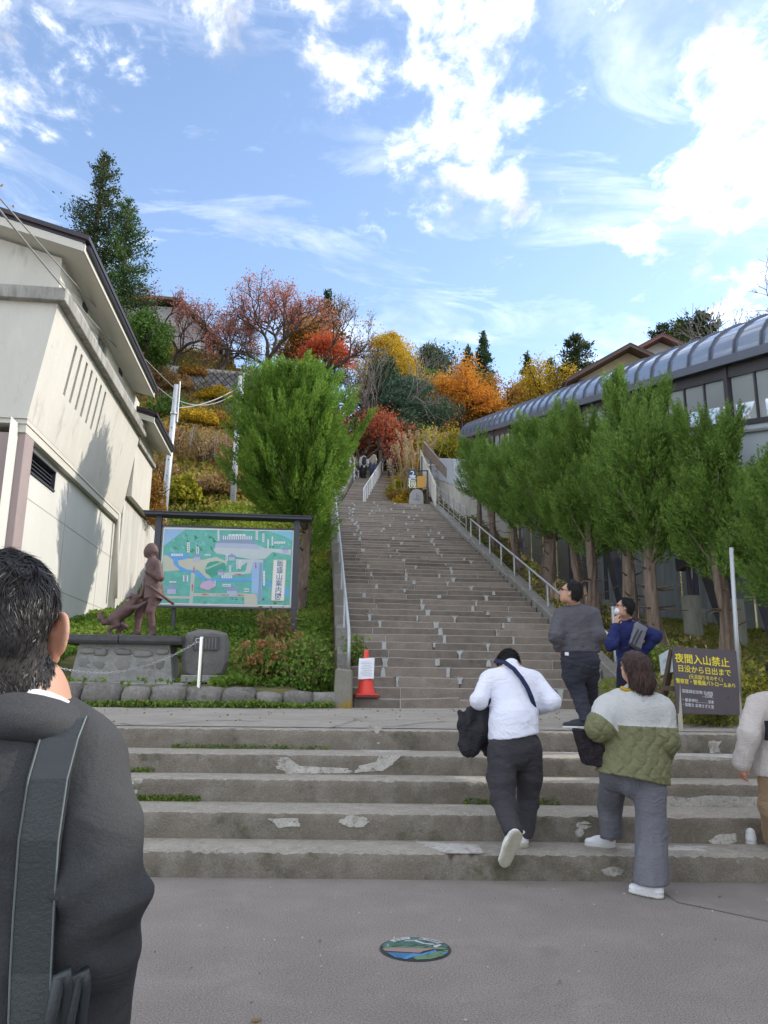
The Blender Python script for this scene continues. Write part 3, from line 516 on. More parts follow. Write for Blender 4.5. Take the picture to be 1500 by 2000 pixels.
for X in (XA, XB):
    for k, y_ in enumerate(bay):
        m_ = MB(); m_.box((X - .08, y_ - .07, ez(y_) - 2.5), (X + .06, y_ + .07, ez(y_) - .02)); m_.build('post', frame_m, tub)
        if k + 1 < len(bay):
            for s_ in range(3):
                a_, b_ = y_ + .07 + (2.44 / 3) * s_ + .025, y_ + .07 + (2.44 / 3) * (s_ + 1) - .025
                m_ = MB(); m_.poly([(X, a_, ez(a_) - 1.22), (X, b_, ez(b_) - 1.22), (X, b_, ez(b_) - .30), (X, a_, ez(a_) - .30)])
                m_.build('window', win_gl, tub, fix=False)
                if s_: m_ = MB(); m_.hexa([(X - .04, a_ - .05, ez(a_) - 1.24), (X + .04, a_ - .05, ez(a_) - 1.24), (X + .04, a_, ez(a_) - 1.24), (X - .04, a_, ez(a_) - 1.24)], [(X - .04, a_ - .05, ez(a_) - .28), (X + .04, a_ - .05, ez(a_) - .28), (X + .04, a_, ez(a_) - .28), (X - .04, a_, ez(a_) - .28)]); m_.build('mullion', frame_m, tub)
            a_, b_ = y_ + .075, y_ + 2.5
            m_ = MB(); m_.hexa([(X - .015, a_, ez(a_) - 2.30), (X + .015, a_, ez(a_) - 2.30), (X + .015, b_, ez(b_) - 2.30), (X - .015, b_, ez(b_) - 2.30)], [(X - .015, a_, ez(a_) - 1.325), (X + .015, a_, ez(a_) - 1.325), (X + .015, b_, ez(b_) - 1.325), (X - .015, b_, ez(b_) - 1.325)]); m_.build('side_panel', panel_w, tub)
# legs: steel portals on concrete piers, raking struts and tie bars
pier_m = mat('pier_concrete', (0.42, 0.41, 0.37), (0.33, 0.32, 0.28), (0.24, 0.22, 0.16), scale=2, rough=.95, bump=.5, bscale=30, stretch=(1, 1, .4))
tank = mat('steel_leg', (0.075, 0.075, 0.10), (0.06, 0.06, 0.082), scale=3, rough=.42)
for k, y_ in enumerate((10.7, 14.55, 16.2, 19.6, 22.4, 25.6, 29.0, 32.0)):
    zt = ez(y_) - 2.6; zg = float(terrain(8.7, y_)); ph = .95 if k in (1, 2) else .55
    for X in (XA + .25, XB - .15):
        zg = float(terrain(X, y_)); m_ = MB(); m_.lathe((X, y_, zg - .4), [(.21, 0), (.19, .4 + ph)], 12); m_.build('pier', pier_m, tub)
        m_ = MB(); m_.tube([(X, y_, zg + ph - .02), (X, y_, zt)], .075, 8); m_.build('leg', tank, tub)
    if k > 1:
        m_ = MB(); m_.bar((XA - .3, y_, zt - .95), (XB + .3, y_, zt - .95), .16, .24); m_.build('cross_beam', tank, tub)
        m_ = MB(); m_.bar((XA + .25, y_, zt - .9), (XA + .3, y_ + 2.7, ez(y_ + 2.7) - 2.6), .06, .06); m_.build('brace', tank, tub)
        m_ = MB(); m_.bar((XA + .25, y_, zt - .4), (XA + .25, y_ + 3.2, ez(y_ + 3.2) - 3.0), .05, .05); m_.build('brace', tank, tub)
for (a_, b_) in (((8.95, 14.75, 1.85), (8.85, 16.4, 5.8)), ((8.9, 19.6, 2.6), (8.75, 21.2, 6.9)), ((8.3, 12.2, 1.6), (8.4, 13.6, 5.0))):
    m_ = MB(); m_.bar(a_, b_, .26, .34, up=(0, 1, 0)); m_.build('raking_strut', tank, tub)
    m_ = MB(); m_.box((a_[0] - .35, a_[1] - .4, a_[2] - .5), (a_[0] + .35, a_[1] + .4, a_[2] + .06)); m_.build('footing', pier_m, tub, bevel=.02)
m_ = MB(); m_.bar((8.75, 14.6, 4.35), (8.75, 16.6, 4.15), .2, .3); m_.build('cross_beam', tank, tub)
# unseen block added beside the street, roof height set to shade the ground
m_ = MB(); m_.box((8.3, -7.5, 0), (14.5, 7.6, 5.6)); m_.build('shade_block', mat('shade_block_render', (.52, .50, .46), (.46, .44, .41), rough=.9, bump=.3), tub)
m_ = MB(); m_.hexa([(7.9, -8, 5.604), (14.9, -8, 5.604), (14.9, 7.8, 5.604), (7.9, 7.8, 5.604)], [(7.9, -8, 5.85), (14.9, -8, 5.85), (14.9, 7.8, 5.85), (7.9, 7.8, 5.85)]); m_.build('shade_block_roof', rooftile, tub)
# corrugated fence wall behind the legs, sheet by sheet
fw_m = mat('grey_blue_sheet', (0.40, 0.44, 0.49), (0.35, 0.39, 0.44), scale=.8, rough=.5, objvar=.12)
fwl = thing('metal_fence', 'tall grey blue metal sheet fence behind the legs of the covered walkway', 'fence', (12.0, 25, 3))
for y_ in np.arange(11.4, 38, 1.9):
    zb = float(terrain(12, y_)); zt = ez(y_) - 2.9
    m_ = MB(); n_ = 19; P_ = [(12.0 + (.03 if (i // 2) % 2 else 0), y_ + 1.88 * i / 18) for i in range(n_)]
    m_.add([(x, y, zb - .4) for x, y in P_] + [(x, y, zt + .26 * (y - y_)) for x, y in P_], [(i, i + 1, n_ + i + 1, n_ + i) for i in range(n_ - 1)]); m_.build('sheet', fw_m, fwl, fix=False)
# ---------------------------------------------------------------- concrete abutment and house-front at the stair head
ab = thing('concrete_abutment', 'pale concrete abutment wall at the head of the stairs where the covered walkway ends', 'wall', (6.9, 33, 8.5))
abm = mat('abutment_concrete', (0.52, 0.50, 0.45), (0.42, 0.40, 0.35), (0.30, 0.28, 0.25), scale=1.2, rough=.95, bump=.5, bscale=20, stretch=(1, 1, .3))
m_ = MB(); m_.hexa([(6.45, 29.5, 7.2), (8.4, 29.5, 7.2), (8.4, 37.5, 7.2), (6.45, 37.5, 7.2)], [(6.45, 29.5, 9.25), (8.4, 29.5, 9.25), (8.4, 37.5, 11.9), (6.45, 37.5, 11.9)]); m_.build('wall', abm, ab)
m_ = MB(); m_.hexa([(6.40, 30.5, 9.60), (8.4, 30.5, 9.60), (8.4, 37.6, 11.95), (6.40, 37.6, 11.95)], [(6.40, 30.5, 10.7), (8.4, 30.5, 10.7), (8.4, 37.6, 12.9), (6.40, 37.6, 12.9)]); m_.build('parapet', mat('parapet_sheet', (0.42, 0.45, 0.50), (.36, .39, .44), rough=.5), ab)
m_ = MB(); m_.hexa([(6.36, 32.0, 10.3), (6.44, 32.0, 10.3), (6.44, 38, 13.2), (6.36, 38, 13.2)], [(6.36, 32.0, 10.75), (6.44, 32.0, 10.75), (6.44, 38, 13.9), (6.36, 38, 13.9)]); m_.build('coping', mat('brown_board', (0.22, 0.17, 0.14), (.16, .125, .1), rough=.8), ab)
# white pipe fence and gate frame beside the sign
wf_m = mat('cream_rail_paint', (0.62, 0.60, 0.54), (0.52, 0.50, 0.44), rough=.5)
wf = thing('slope_fence', 'cream sloping fence with close pickets beside the pale abutment at the stair head', 'fence', (6.0, 33, 9.3))
P0, P1 = V3(5.75, 31.2, 8.85), V3(6.15, 37.5, 12.3)
for dz in (.15, .85): m_ = MB(); m_.tube([P0 + (0, 0, dz), P1 + (0, 0, dz)], .03, 6); m_.build('rail', wf_m, wf)
for t in np.linspace(0, 1, 24): p = P0 * (1 - t) + P1 * t; m_ = MB(); m_.box((p[0] - .025, p[1] - .025, p[2] - .1), (p[0] + .025, p[1] + .025, p[2] + .95)); m_.build('picket', wf_m, wf)
bf = thing('louvre_fence', 'black framed white slat fence above the abutment behind the hanging sign', 'fence', (6.0, 34, 10.5))
for k in range(5): m_ = MB(); m_.bar((5.55, 33.6, 10.2 + .28 * k), (6.6, 34.6, 10.5 + .28 * k), .04, .10); m_.build('slat', wf_m, bf)
for p in ((5.55, 33.55), (6.05, 34.05), (6.6, 34.55)): m_ = MB(); m_.box((p[0] - .03, p[1] - .03, 9.3), (p[0] + .03, p[1] + .03, 11.7)); m_.build('post', darkmetal, bf)
# ---------------------------------------------------------------- house on the hill top at the left, with its blockwork wall
hs = thing('hillside_house', 'grey house with steep brown roof half hidden by trees on top of the left slope', 'house', (-8.5, 49, 20.5))
wallg = mat('grey_siding', (0.36, 0.34, 0.35), (0.30, 0.285, 0.29), scale=.7, rough=.9, bump=.3, bscale=8)
roofb = mat('brown_shingle', (0.16, 0.125, 0.085), (0.11, 0.088, 0.06), (0.20, 0.16, 0.10), scale=2.5, rough=.95, bump=.8, bscale=6)
m_ = MB(); m_.prism([(-13.5, 47.2, 20), (-6.4, 47.2, 20), (-6.4, 47.2, 23.6), (-8.0, 47.2, 25.3), (-13.5, 47.2, 25.3)], (0, 6, 0)); m_.build('wall', wallg, hs)
m_ = MB(); m_.hexa([(-8.0, 46.6, 25.5), (-4.7, 46.6, 22.1), (-4.7, 53.6, 22.1), (-8.0, 53.6, 25.5)], [(-8.0, 46.6, 25.68), (-4.6, 46.6, 22.25), (-4.6, 53.6, 22.25), (-8.0, 53.6, 25.68)]); m_.hexa([(-13.7, 46.6, 25.7), (-8.0, 46.6, 25.5), (-8.0, 53.6, 25.5), (-13.7, 53.6, 25.7)], [(-13.7, 46.6, 25.86), (-7.95, 46.6, 25.70), (-7.95, 53.6, 25.70), (-13.7, 53.6, 25.86)]); m_.build('roof', roofb, hs)
m_ = MB()
for x_ in (-6.3, -5.75, -5.2): m_.box((x_ - .06, 47.3, 21.2), (x_ + .06, 47.42, 22.7))
m_.build('porch_post', soffit_m, hs)
for (x0, x1, z0, z1) in ((-7.3, -6.7, 21.4, 22.9), (-11.5, -10.3, 22.2, 23.4)):
    m_ = MB(); m_.box((x0, 47.14, z0), (x1, 47.19, z1)); wn = m_.build('window', mat('pale_window2', (.6, .62, .62), (.5, .52, .52), rough=.2), hs)
    m_ = MB(); [m_.box((x, 47.10, z0 - .03), (x + .06, 47.15, z1 + .03)) for x in (x0 - .03, (x0 + x1) / 2 - .03, x1 - .03)]; m_.build('frame', alum, wn)
rw = thing('block_retaining_wall', 'sloping grey retaining wall of diagonal blocks under the hilltop house', 'retaining wall', (-4, 40.4, 16.2))
rwm = mat('retaining_block', (0.17, 0.165, 0.165), (0.12, 0.118, 0.118), scale=3, rough=.95, bump=.6, bscale=12, objvar=.5)
nrm = V3(0.05, -.86, .5); nrm /= np.linalg.norm(nrm)
o0, eu = V3(-6.6, 40.9, 17.2), V3(1, 0.04, -0.02); ev = np.cross(nrm, eu); ev /= np.linalg.norm(ev)
if ev[2] < 0: ev = -ev
m_ = MB(); c_ = [o0 + eu * a_ + ev * b_ - nrm * .10 for a_, b_ in ((-1.4, -2.2), (5.2, -2.2), (5.2, 2.2), (-1.4, 2.2))]; m_.prism(c_, -nrm * .5); m_.build('backing', mat('wall_mortar', (0.30, 0.30, 0.29), (.24, .24, .23), rough=.95), rw)
for i_ in range(-1, 14):
    for j_ in range(-6, 7):
        cc = o0 + eu * (i_ * .40 + (.20 if j_ % 2 else 0)) + ev * (j_ * .30)
        if i_ * .4 > 4.9: continue
        q = [cc + eu * .165, cc + ev * .255, cc - eu * .165, cc - ev * .255]; m_ = MB(); m_.prism([p - nrm * .12 for p in q], nrm * rng.uniform(.12, .16)); m_.build('block', rwm, rw)
# guard fence along its top
gf = thing('hilltop_guard_fence', 'thin dark guard fence along the top of the retaining wall', 'fence', (-2, 43, 20))
for dz in (.35, .8): m_ = MB(); m_.tube([(-7, 43.3, 20.2 + dz), (2.5, 43.8, 19.6 + dz)], .025, 5); m_.build('rail', darkmetal, gf)
for t in np.linspace(0, 1, 9): p = V3(-7, 43.3, 20.2) * (1 - t) + V3(2.5, 43.8, 19.6) * t; m_ = MB(); m_.tube([p - (0, 0, .6), p + (0, 0, .85)], .03, 5); m_.build('post', darkmetal, gf)
# ---------------------------------------------------------------- brown roofed houses above the walkway
def gable_house(name, label, c, L, Wd, H, rise, rz, wm, rm, over=.8):
    t = thing(name, label, 'house', c); ca, sa = math.cos(rz), math.sin(rz); tr = lambda x, y, z: (c[0] + x * ca - y * sa, c[1] + x * sa + y * ca, c[2] + z)
    m = MB(); m.prism([tr(-Wd / 2, -L / 2, 0), tr(Wd / 2, -L / 2, 0), tr(Wd / 2, -L / 2, H), tr(0, -L / 2, H + rise), tr(-Wd / 2, -L / 2, H)], np.array(tr(0, L, 0)) - np.array(c)); m.build('wall', wm, t)
    k = rise / (Wd / 2)
    for s_ in (-1, 1):
        e = Wd / 2 + over; m = MB(); A_ = [tr(0, -L / 2 - over, H + rise + .04), tr(s_ * e, -L / 2 - over, H - k * over + .04), tr(s_ * e, L / 2 + over, H - k * over + .04), tr(0, L / 2 + over, H + rise + .04)]
        m.hexa(A_, [(p[0], p[1], p[2] + .22) for p in A_]); rf = m.build('roof', rm, t)
        m = MB()
        for yy in np.arange(-L / 2 - over, L / 2 + over, .45): m.bar(tr(0, yy, H + rise + .275), tr(s_ * e, yy, H - k * over + .275), .06, .05)
        m.build('roof_batten', rm, rf)
    for x_, z_ in ((-Wd * .22, H * .55), (Wd * .22, H * .55)):
        m = MB(); m.box((-.5, -.03, -.45), (.5, .03, .45)); m.V = [tr(x_ + v[0], -L / 2 - .02 + v[1], z_ + v[2]) for v in m.V]; m.build('window', darkglass, t)
    m = MB(); m.bar(tr(-Wd / 2 - .02, -L / 2 - .03, H - .1), tr(Wd / 2 + .02, -L / 2 - .03, H - .1), .08, .18); m.build('beam', rm, t)
    return t
brroof = mat('brown_metal_roof', (0.10, 0.062, 0.055), (0.075, 0.047, 0.042), scale=1.5, rough=.6)
hw = mat('ochre_wall', (0.30, 0.245, 0.16), (0.25, 0.2, 0.13), rough=.9)
gable_house('ridge_house', 'ochre house with brown gable roof showing above the covered walkway', (20.8, 46, 16.8), 7, 6.2, 3.3, 1.75, R(-12), hw, brroof)
gable_house('ridge_house', 'smaller house with reddish brown gable roof behind the ochre one, further right', (25.2, 50, 21.0), 6, 5.0, 2.6, 1.35, R(-12), mat('grey_render', (.40, .38, .36), (.34, .32, .3), rough=.9), mat('red_brown_roof', (.17, .075, .065), (.13, .06, .05), rough=.6))
# ---------------------------------------------------------------- vegetation
def unit(v): return v / np.maximum(np.linalg.norm(v, axis=-1, keepdims=True), 1e-9)
def leaf_soup(C, size, seed, aspect=0.55, up=0.0, jitter=0.35, D=None):
    """one folded rhombic leaf per centre C; D = optional pointing directions"""
    r = np.random.default_rng(seed); n = len(C); d = unit(r.normal(0, 1, (n, 3)) + (0 if D is None else D)); d[:, 2] += up; d = unit(d)
    s = unit(np.cross(d, r.normal(0, 1, (n, 3)))); nn = np.cross(d, s); L = (size * (1 + jitter * r.uniform(-1, 1, n)))[:, None] if np.isscalar(size) else (size * (1 + jitter * r.uniform(-1, 1, n)))[:, None]
    W = L * aspect * 0.5; a = C - d * L * .5; b = C + s * W + nn * L * .06; c = C + d * L * .5; e = C - s * W + nn * L * .06
    V = np.stack([a, b, c, e], 1).reshape(-1, 3); return V, np.arange(4 * n).reshape(-1, 4)
def spray_soup(P, D, L, nb, wid, seed, bl=0.20):
    """pointed feathery sprays: nb blades along each axis P -> P + D*L"""
    r = np.random.default_rng(seed); m = len(P); t = r.random((m, nb)) ** 0.8; u = unit(np.cross(D, r.normal(0, 1, (m, 3)))); v = np.cross(D, u)
    th = r.uniform(0, 2 * np.pi, (m, nb)); ro = wid * L[:, None] * (np.sin(np.pi * np.clip(t, 0, 1) ** 0.65) * 0.9 + 0.05) * np.sqrt(r.random((m, nb)))
    rad = np.cos(th)[..., None] * u[:, None] + np.sin(th)[..., None] * v[:, None]
    bend = (t ** 2 * 0.12)[..., None] * np.array([0, 0, 1.0])
    C = P[:, None] + D[:, None] * (L[:, None] * t)[..., None] + rad * ro[..., None] + bend * L[:, None, None]
    d = unit(D[:, None] * 1.0 + rad * r.uniform(.15, .8, (m, nb, 1)) + r.normal(0, .22, (m, nb, 3)))
    bl_ = (L[:, None] * bl * r.uniform(.6, 1.2, (m, nb)) * (1.1 - .45 * t))[..., None]; s = unit(np.cross(d, r.normal(0, 1, (m, nb, 3))))
    a = C - d * bl_ * .3; w_ = bl_ * .14; V = np.stack([a, C + s * w_, C + d * bl_ * .7, C - s * w_], 2).reshape(-1, 3)
    tint = np.repeat((r.random((m, nb)) * .45 + r.random((m, 1)) * .35 + t * .2).ravel(), 4)
    return V, np.arange(len(V)).reshape(-1, 4), tint
juni_mat = leaf_mat('juniper_green', [(.055, .125, .022), (.12, .23, .036), (.21, .34, .05), (.33, .46, .08)], .45)
juni_dark = leaf_mat('juniper_dark_green', [(.07, .135, .032), (.13, .225, .046), (.20, .32, .06), (.31, .42, .09)], .42)
bark_m = mat('juniper_bark', (0.21, 0.15, 0.115), (0.10, 0.07, 0.055), (0.33, 0.26, 0.215), scale=3.2, rough=.95, bump=1.0, bscale=22, stretch=(1.6, 1.6, .22))
bark_d = mat('dark_bark', (0.075, 0.055, 0.045), (0.045, 0.035, 0.03), scale=3, rough=.95, bump=.6, bscale=10, stretch=(1, 1, .3))
bark_g = mat('grey_bark', (0.20, 0.185, 0.17), (0.13, 0.12, 0.11), scale=3, rough=.95, bump=.5, bscale=10, stretch=(1, 1, .3))
def twisted_trunk(m, p0, p1, r0, r1, seed, lobes=3, n=9, bend=.12):
    r = np.random.default_rng(seed); p0, p1 = np.array(p0, float), np.array(p1, float); t = np.linspace(0, 1, 11); H = p1[2] - p0[2]
    ph = r.uniform(0, 6); path = p0 + (p1 - p0) * t[:, None] + np.stack([np.sin(t * 4 + ph) - math.sin(ph), np.cos(t * 3.3 + ph) - math.cos(ph), 0 * t], 1) * bend * H * .2
    rr = (r0 + (r1 - r0) * t) * (1 + .5 * np.exp(-t * 9)) * (1 + .09 * r.normal(0, 1, 11)); m.tube(path, rr, n)
    for k in range(lobes):
        a = k * 2.1 + ph + t * 2.5; off = np.stack([np.cos(a), np.sin(a), 0 * a], 1) * (rr * .72)[:, None]; m.tube(path + off, rr * r.uniform(.36, .52) * (1 + .15 * r.normal(0, 1, 11)), 6)
    return path
def juniper(seed, H, zb, rad, nb_, ns, nb, spikes=6, r0=.16, L0=.5, wide=.5, sp=1.0):
    """trunk, and a crown of flame shaped boughs made of feathery sprays; local to the base"""
    r = np.random.default_rng(seed); tm = MB(); top = np.array([r.normal(0, .1), r.normal(0, .1), H * .74]); path = twisted_trunk(tm, (0, 0, -.25), top, r0, r0 * .35, seed); ch = H - zb; P, D, L = [], [], []
    for k in range(nb_):
        f = (k + .5) / nb_; h = f ** .85 * .94 + .05; a = k * 2.3999 + r.normal(0, .3); env = rad * (math.sin(math.pi * min(1, max(.02, h ** (1.0 / (2 * wide)) * .80 + .16))) ** .75) * r.uniform(.62, 1.22)
        tip = np.array([math.cos(a) * env, math.sin(a) * env, zb + ch * min(1.03, h * r.uniform(.92, 1.1) + .10)]); st = np.array([math.cos(a) * env * .12, math.sin(a) * env * .12, max(zb * .92, tip[2] - r.uniform(.32, .5) * ch)]); ax = tip - st; Lb = np.linalg.norm(ax); ax /= Lb
        u = unit(np.cross(ax, np.array([.2, .1, 1.0]))); v = np.cross(ax, u); t = r.random(ns) ** .75 * .98; th = r.uniform(0, 6.283, ns); rb = Lb * .30 * np.sin(np.pi * np.clip(t * .86 + .10, 0, 1)) ** .8 * np.sqrt(r.uniform(.15, 1, ns)); rad_ = np.cos(th)[:, None] * u + np.sin(th)[:, None] * v
        c = st + ax * (Lb * t)[:, None] + rad_ * rb[:, None]; d = unit(ax * 1.0 + rad_ * (.75 * (1 - t))[:, None] + np.array([0, 0, .35]) + r.normal(0, .15, (ns, 3))); l = L0 * r.uniform(.55, 1.25, ns) * (1.1 - .35 * t)
        P.append(c - d * (l * .35)[:, None]); D.append(d); L.append(l)
        tm.tube([path[min(10, max(2, int(10 * st[2] / (H * .74))))], st, st + ax * Lb * .6], [r0 * .30, r0 * .22, r0 * .06], 5)
    for k in range(14):
        z_ = r.uniform(.35, 1.0) * zb; a = r.uniform(0, 6.28); q = path[min(9, int(10 * z_ / (H * .74)))]; e = np.array([math.cos(a), math.sin(a), r.uniform(-.2, .5)]); l_ = r.uniform(.2, .55); tm.tube([q, q + e * l_ * .6, q + e * l_ + r.normal(0, .06, 3)], [r0 * .16, r0 * .10, r0 * .04], 4)
    for k in range(spikes):
        a = r.uniform(0, 6.28); s_ = rad * r.uniform(.05, .6); hgt = r.uniform(.55, 1.0) * sp; kk = 26; t = np.linspace(0, 1, kk); base = np.array([math.cos(a) * s_, math.sin(a) * s_, zb + ch * r.uniform(.66, .88)]); lean_ = np.array([math.cos(a) * .22, math.sin(a) * .22, 1.0])
        P.append(base + lean_ * (t * hgt)[:, None]); D.append(unit(np.tile(lean_, (kk, 1)) + r.normal(0, .28, (kk, 3)))); L.append(L0 * (1.0 - .5 * t))
    P, D, L = np.concatenate(P), np.concatenate(D), np.concatenate(L); V, F, T = spray_soup(P, D, L, nb, .20, seed + 1); return tm, V, F, T
def place_tree(name, label, group, loc, trunk_mb, trunk_mat, crown, crown_mat, cat='tree', scale=1, rz=0, extra=None):
    t = thing(name, label, cat, loc, group); t.rotation_euler.z = rz; t.scale = (scale,) * 3
    me = bpy.data.meshes.new('trunk'); me.from_pydata(trunk_mb.V, [], trunk_mb.F); me.polygons.foreach_set('use_smooth', np.ones(len(me.polygons), bool)); me.update(); link('trunk', me, trunk_mat, t)
    if crown is not None:
        V, F, T = crown; link('crown', fast_mesh('crown', V, F, T), crown_mat, t)
    return t
def dup_tree(src, label, loc, rz, s):
    t = src.copy(); COL.objects.link(t); t.location = tuple(map(float, loc)); t.rotation_euler.z = rz; t.scale = s if isinstance(s, tuple) else (s,) * 3; t['label'] = label
    for ch in src.children: c = ch.copy(); COL.objects.link(c); c.parent = t
    return t
# hero juniper by the map board
HX, HY_ = .05, 17.3; tz = float(terrain(HX, HY_)) - .12; tm, V, F, T = juniper(21, 5.6, 2.55, 1.62, 44, 52, 90, 13, r0=.17, L0=.60, wide=.42, sp=.75); V = V + np.array([-.36, 0, 0])[None] * np.clip(V[:, 2:] / 3 - .5, 0, 1)
low_r = np.random.default_rng(4); n = 42
a_ = low_r.uniform(0, 6.28, n); hz = low_r.uniform(1.35, 2.5, n); P_ = np.stack([.20 + .40 * np.abs(np.cos(a_)) * low_r.random(n) ** .5, .28 * np.sin(a_) - .15, hz], 1)
V2, F2, T2 = spray_soup(P_, unit(np.stack([.5 + .3 * np.cos(a_), .4 * np.sin(a_) - .25, .75 + 0 * a_], 1)), np.full(n, .55), 84, .22, 5)
arm = np.linspace(0, 1, 34)[:, None]; PA = V3(.8, -.1, 3.5) + arm * V3(.80, .1, 1.35); V3_, F3, T3 = spray_soup(PA, unit(np.tile([[.55, 0, .85]], (34, 1)) + low_r.normal(0, .2, (34, 3))), np.linspace(.6, .28, 34), 84, .2, 6)
crown = (np.concatenate([V, V2, V3_]), np.concatenate([F, F2 + len(V), F3 + len(V) + len(V2)]), np.concatenate([T, T2, T3]))
place_tree('juniper_tree', 'large bright green flame shaped juniper behind the map board, left of the stairs', None, (HX, HY_, tz), tm, bark_m, crown, juni_mat)
# the row of junipers right of the stairs: three individuals, then copies; (Y, X, top pixel row in the photo)
ROWY = [(9.7, 6.75, 850, 1500), (11.5, 6.75, 830, 1385), (12.9, 6.35, 790, 1285), (14.3, 6.5, 770, 1225), (15.6, 6.15, 800, 1150), (16.9, 6.5, 812, 1120), (18.2, 6.2, 815, 1070), (19.6, 6.6, 835, 1050), (21.0, 6.3, 845, 1000), (22.4, 6.65, 855, 985), (24.0, 6.4, 858, 945), (25.6, 6.75, 860, 925), (27.0, 6.6, 862, 900)]
ordn = ['nearest to the street at the right edge', 'second nearest, with a broad crown', 'third nearest, with the thickest bare trunk', 'fourth nearest, with a tall thin tip', 'fifth nearest, behind the grey sweatshirt man', 'sixth nearest', 'seventh nearest', 'seventh from the stair head', 'sixth from the stair head', 'fourth from the stair head', 'third from the stair head', 'second from the stair head', 'farthest, at the stair head']
ordn[8] = 'fifth from the stair head'; ordn[7] = 'sixth from the stair head'
protos = [juniper(sd, 4.7, 2.0, rad, 15, 40, 70, spk, r0=.135, L0=.52, wide=wd) for sd, rad, spk, wd in ((31, .90, 6, .5), (32, .78, 8, .6), (33, 1.0, 5, .42))]
srcs = []
for k, (Y, X, py, px) in enumerate(ROWY):
    lab = 'juniper in the row beside the covered walkway, ' + ordn[k]; zb = float(terrain(X, Y)) - .02; loc = (X, Y, zb); grp = 'junipers in a row beside the stairs'; s = float(np.clip((at(px, py, Y)[2] - zb) / 4.98, .7, 1.25))
    if k in (0, 1, 2):
        tm, V, F, T = protos[k]; t = place_tree('juniper_tree', lab, grp, loc, tm, bark_m, (V, F, T), juni_dark, rz=rng.uniform(0, 6), scale=s); srcs.append(t)
        t.scale = (s * 1.18, s * 1.18, s)
    else:
        t = dup_tree(srcs[k % 3], lab, loc, rng.uniform(0, 6.28), (s * rng.uniform(.98, 1.25), s * rng.uniform(.98, 1.25), s * rng.uniform(.92, 1.06))); t.rotation_euler.x = R(rng.normal(0, 3.5)); t.rotation_euler.y = R(rng.normal(-2, 3.5))
tp = np.linspace(0, 1, 60)[:, None]; V, F, T = spray_soup(V3(0, 0, 0) + tp * V3(-.05, 0, .95), unit(np.tile([[0, 0, 1.0]], (60, 1)) + low_r.normal(0, .28, (60, 3))), np.linspace(.5, .22, 60), 84, .22, 8)
t = [o for o in sc.objects if o.get('label', '').endswith('tall thin tip')][0]; q = at(1202, 815, 14.2); me = fast_mesh('tip_spray', V / t.scale[2] * 1.0, F, T); o = link('tip_spray', me, juni_dark, t); o.matrix_parent_inverse = Matrix(); mw = Matrix.LocRotScale(t.location, t.rotation_euler, t.scale).inverted() @ Vector(q); o.location = mw
# ---- branching deciduous trees
def limbs(seed, H, fork, spread, levels=4, kids=3, r0=.18, up=.35, crook=.16, lean=(0, 0)):
    r = np.random.default_rng(seed); m = MB(); tips = []
    def grow(p, d, L, rad, lv):
        k = 5; path = [p]; dd = d.copy()
        for i in range(k):
            dd = unit(dd + r.normal(0, crook, 3) + np.array([0, 0, up * .12])); path.append(path[-1] + dd * L / k)
        m.tube(path, np.linspace(rad, rad * .6, k + 1), 6 if lv < 2 else 4, cap=False)
        if lv >= levels: tips.append(np.array(path[2:])); return
        n_ = kids + (1 if r.random() < .4 else 0); a0 = r.uniform(0, 6.28)
        for i in range(n_):
            a = a0 + i * 6.283 / n_ + r.normal(0, .35); u = unit(np.cross(dd, np.array([.3, .2, 1.0]) + r.normal(0, .1, 3))); v = np.cross(dd, u)
            sp = spread * r.uniform(.65, 1.25); nd = unit(dd * math.cos(sp) + (u * math.cos(a) + v * math.sin(a)) * math.sin(sp) + np.array([0, 0, up * .25]))
            st = path[-1] if i < 2 else path[r.integers(3, 6)]
            grow(np.array(st), nd, L * r.uniform(.62, .85), rad * .58, lv + 1)
        if lv >= levels - 1: tips.append(np.array(path[2:]))
    grow(np.array([0, 0, -.3]), unit(np.array([lean[0], lean[1], 1.0])), H * fork, r0, 0)
    P = np.concatenate(tips); top = P[:, 2].max(); s = H / top
    m.V = [tuple(np.array(v) * s) for v in m.V]; return m, P * s
def leaf_crown(P, n, size, sd, spread=.28, cols=None, thin=1.0):
    r = np.random.default_rng(sd); k = r.integers(0, len(P), n); cl = r.random(len(P)); C = P[k] + r.normal(0, spread, (n, 3)); V, F = leaf_soup(C, size, sd + 1)
    return V, F, np.repeat(np.clip(cl[k] * .55 + r.random(n) * .45, 0, 1), 4)
def deciduous(name, label, px, py, Y, H, n, size, m_leaf, seed, group=None, bark=None, X=None, spread=.55, fork=.28, levels=4, kids=3, r0=None, cl=.28, base=None, lean=(0, 0)):
    p = at(px, py, Y); z = float(terrain(p[0], Y)) if base is None else base; tm, P = limbs(seed, H, fork, spread, levels, kids, r0 or H * .028, lean=lean)
    return place_tree(name, label, group, (p[0], Y, z - .05), tm, bark or bark_d, leaf_crown(P, n, size, seed, cl) if n else None, m_leaf)
red_pink = leaf_mat('cherry_red_leaves', [(.26, .075, .065), (.40, .14, .11), (.50, .22, .17), (.42, .20, .10)], .45)
orange_l = leaf_mat('orange_leaves', [(.32, .10, .015), (.52, .19, .02), (.68, .30, .03), (.45, .24, .04)], .45)
olive_or = leaf_mat('olive_orange_leaves', [(.13, .085, .02), (.26, .15, .025), (.38, .18, .03), (.20, .15, .03)], .4)
red_l = leaf_mat('red_maple_leaves', [(.26, .045, .035), (.38, .085, .05), (.46, .15, .06), (.34, .11, .06)], .45)
gold_l = leaf_mat('gold_leaves', [(.25, .17, .018), (.42, .28, .02), (.56, .38, .03), (.36, .22, .025)], .45)
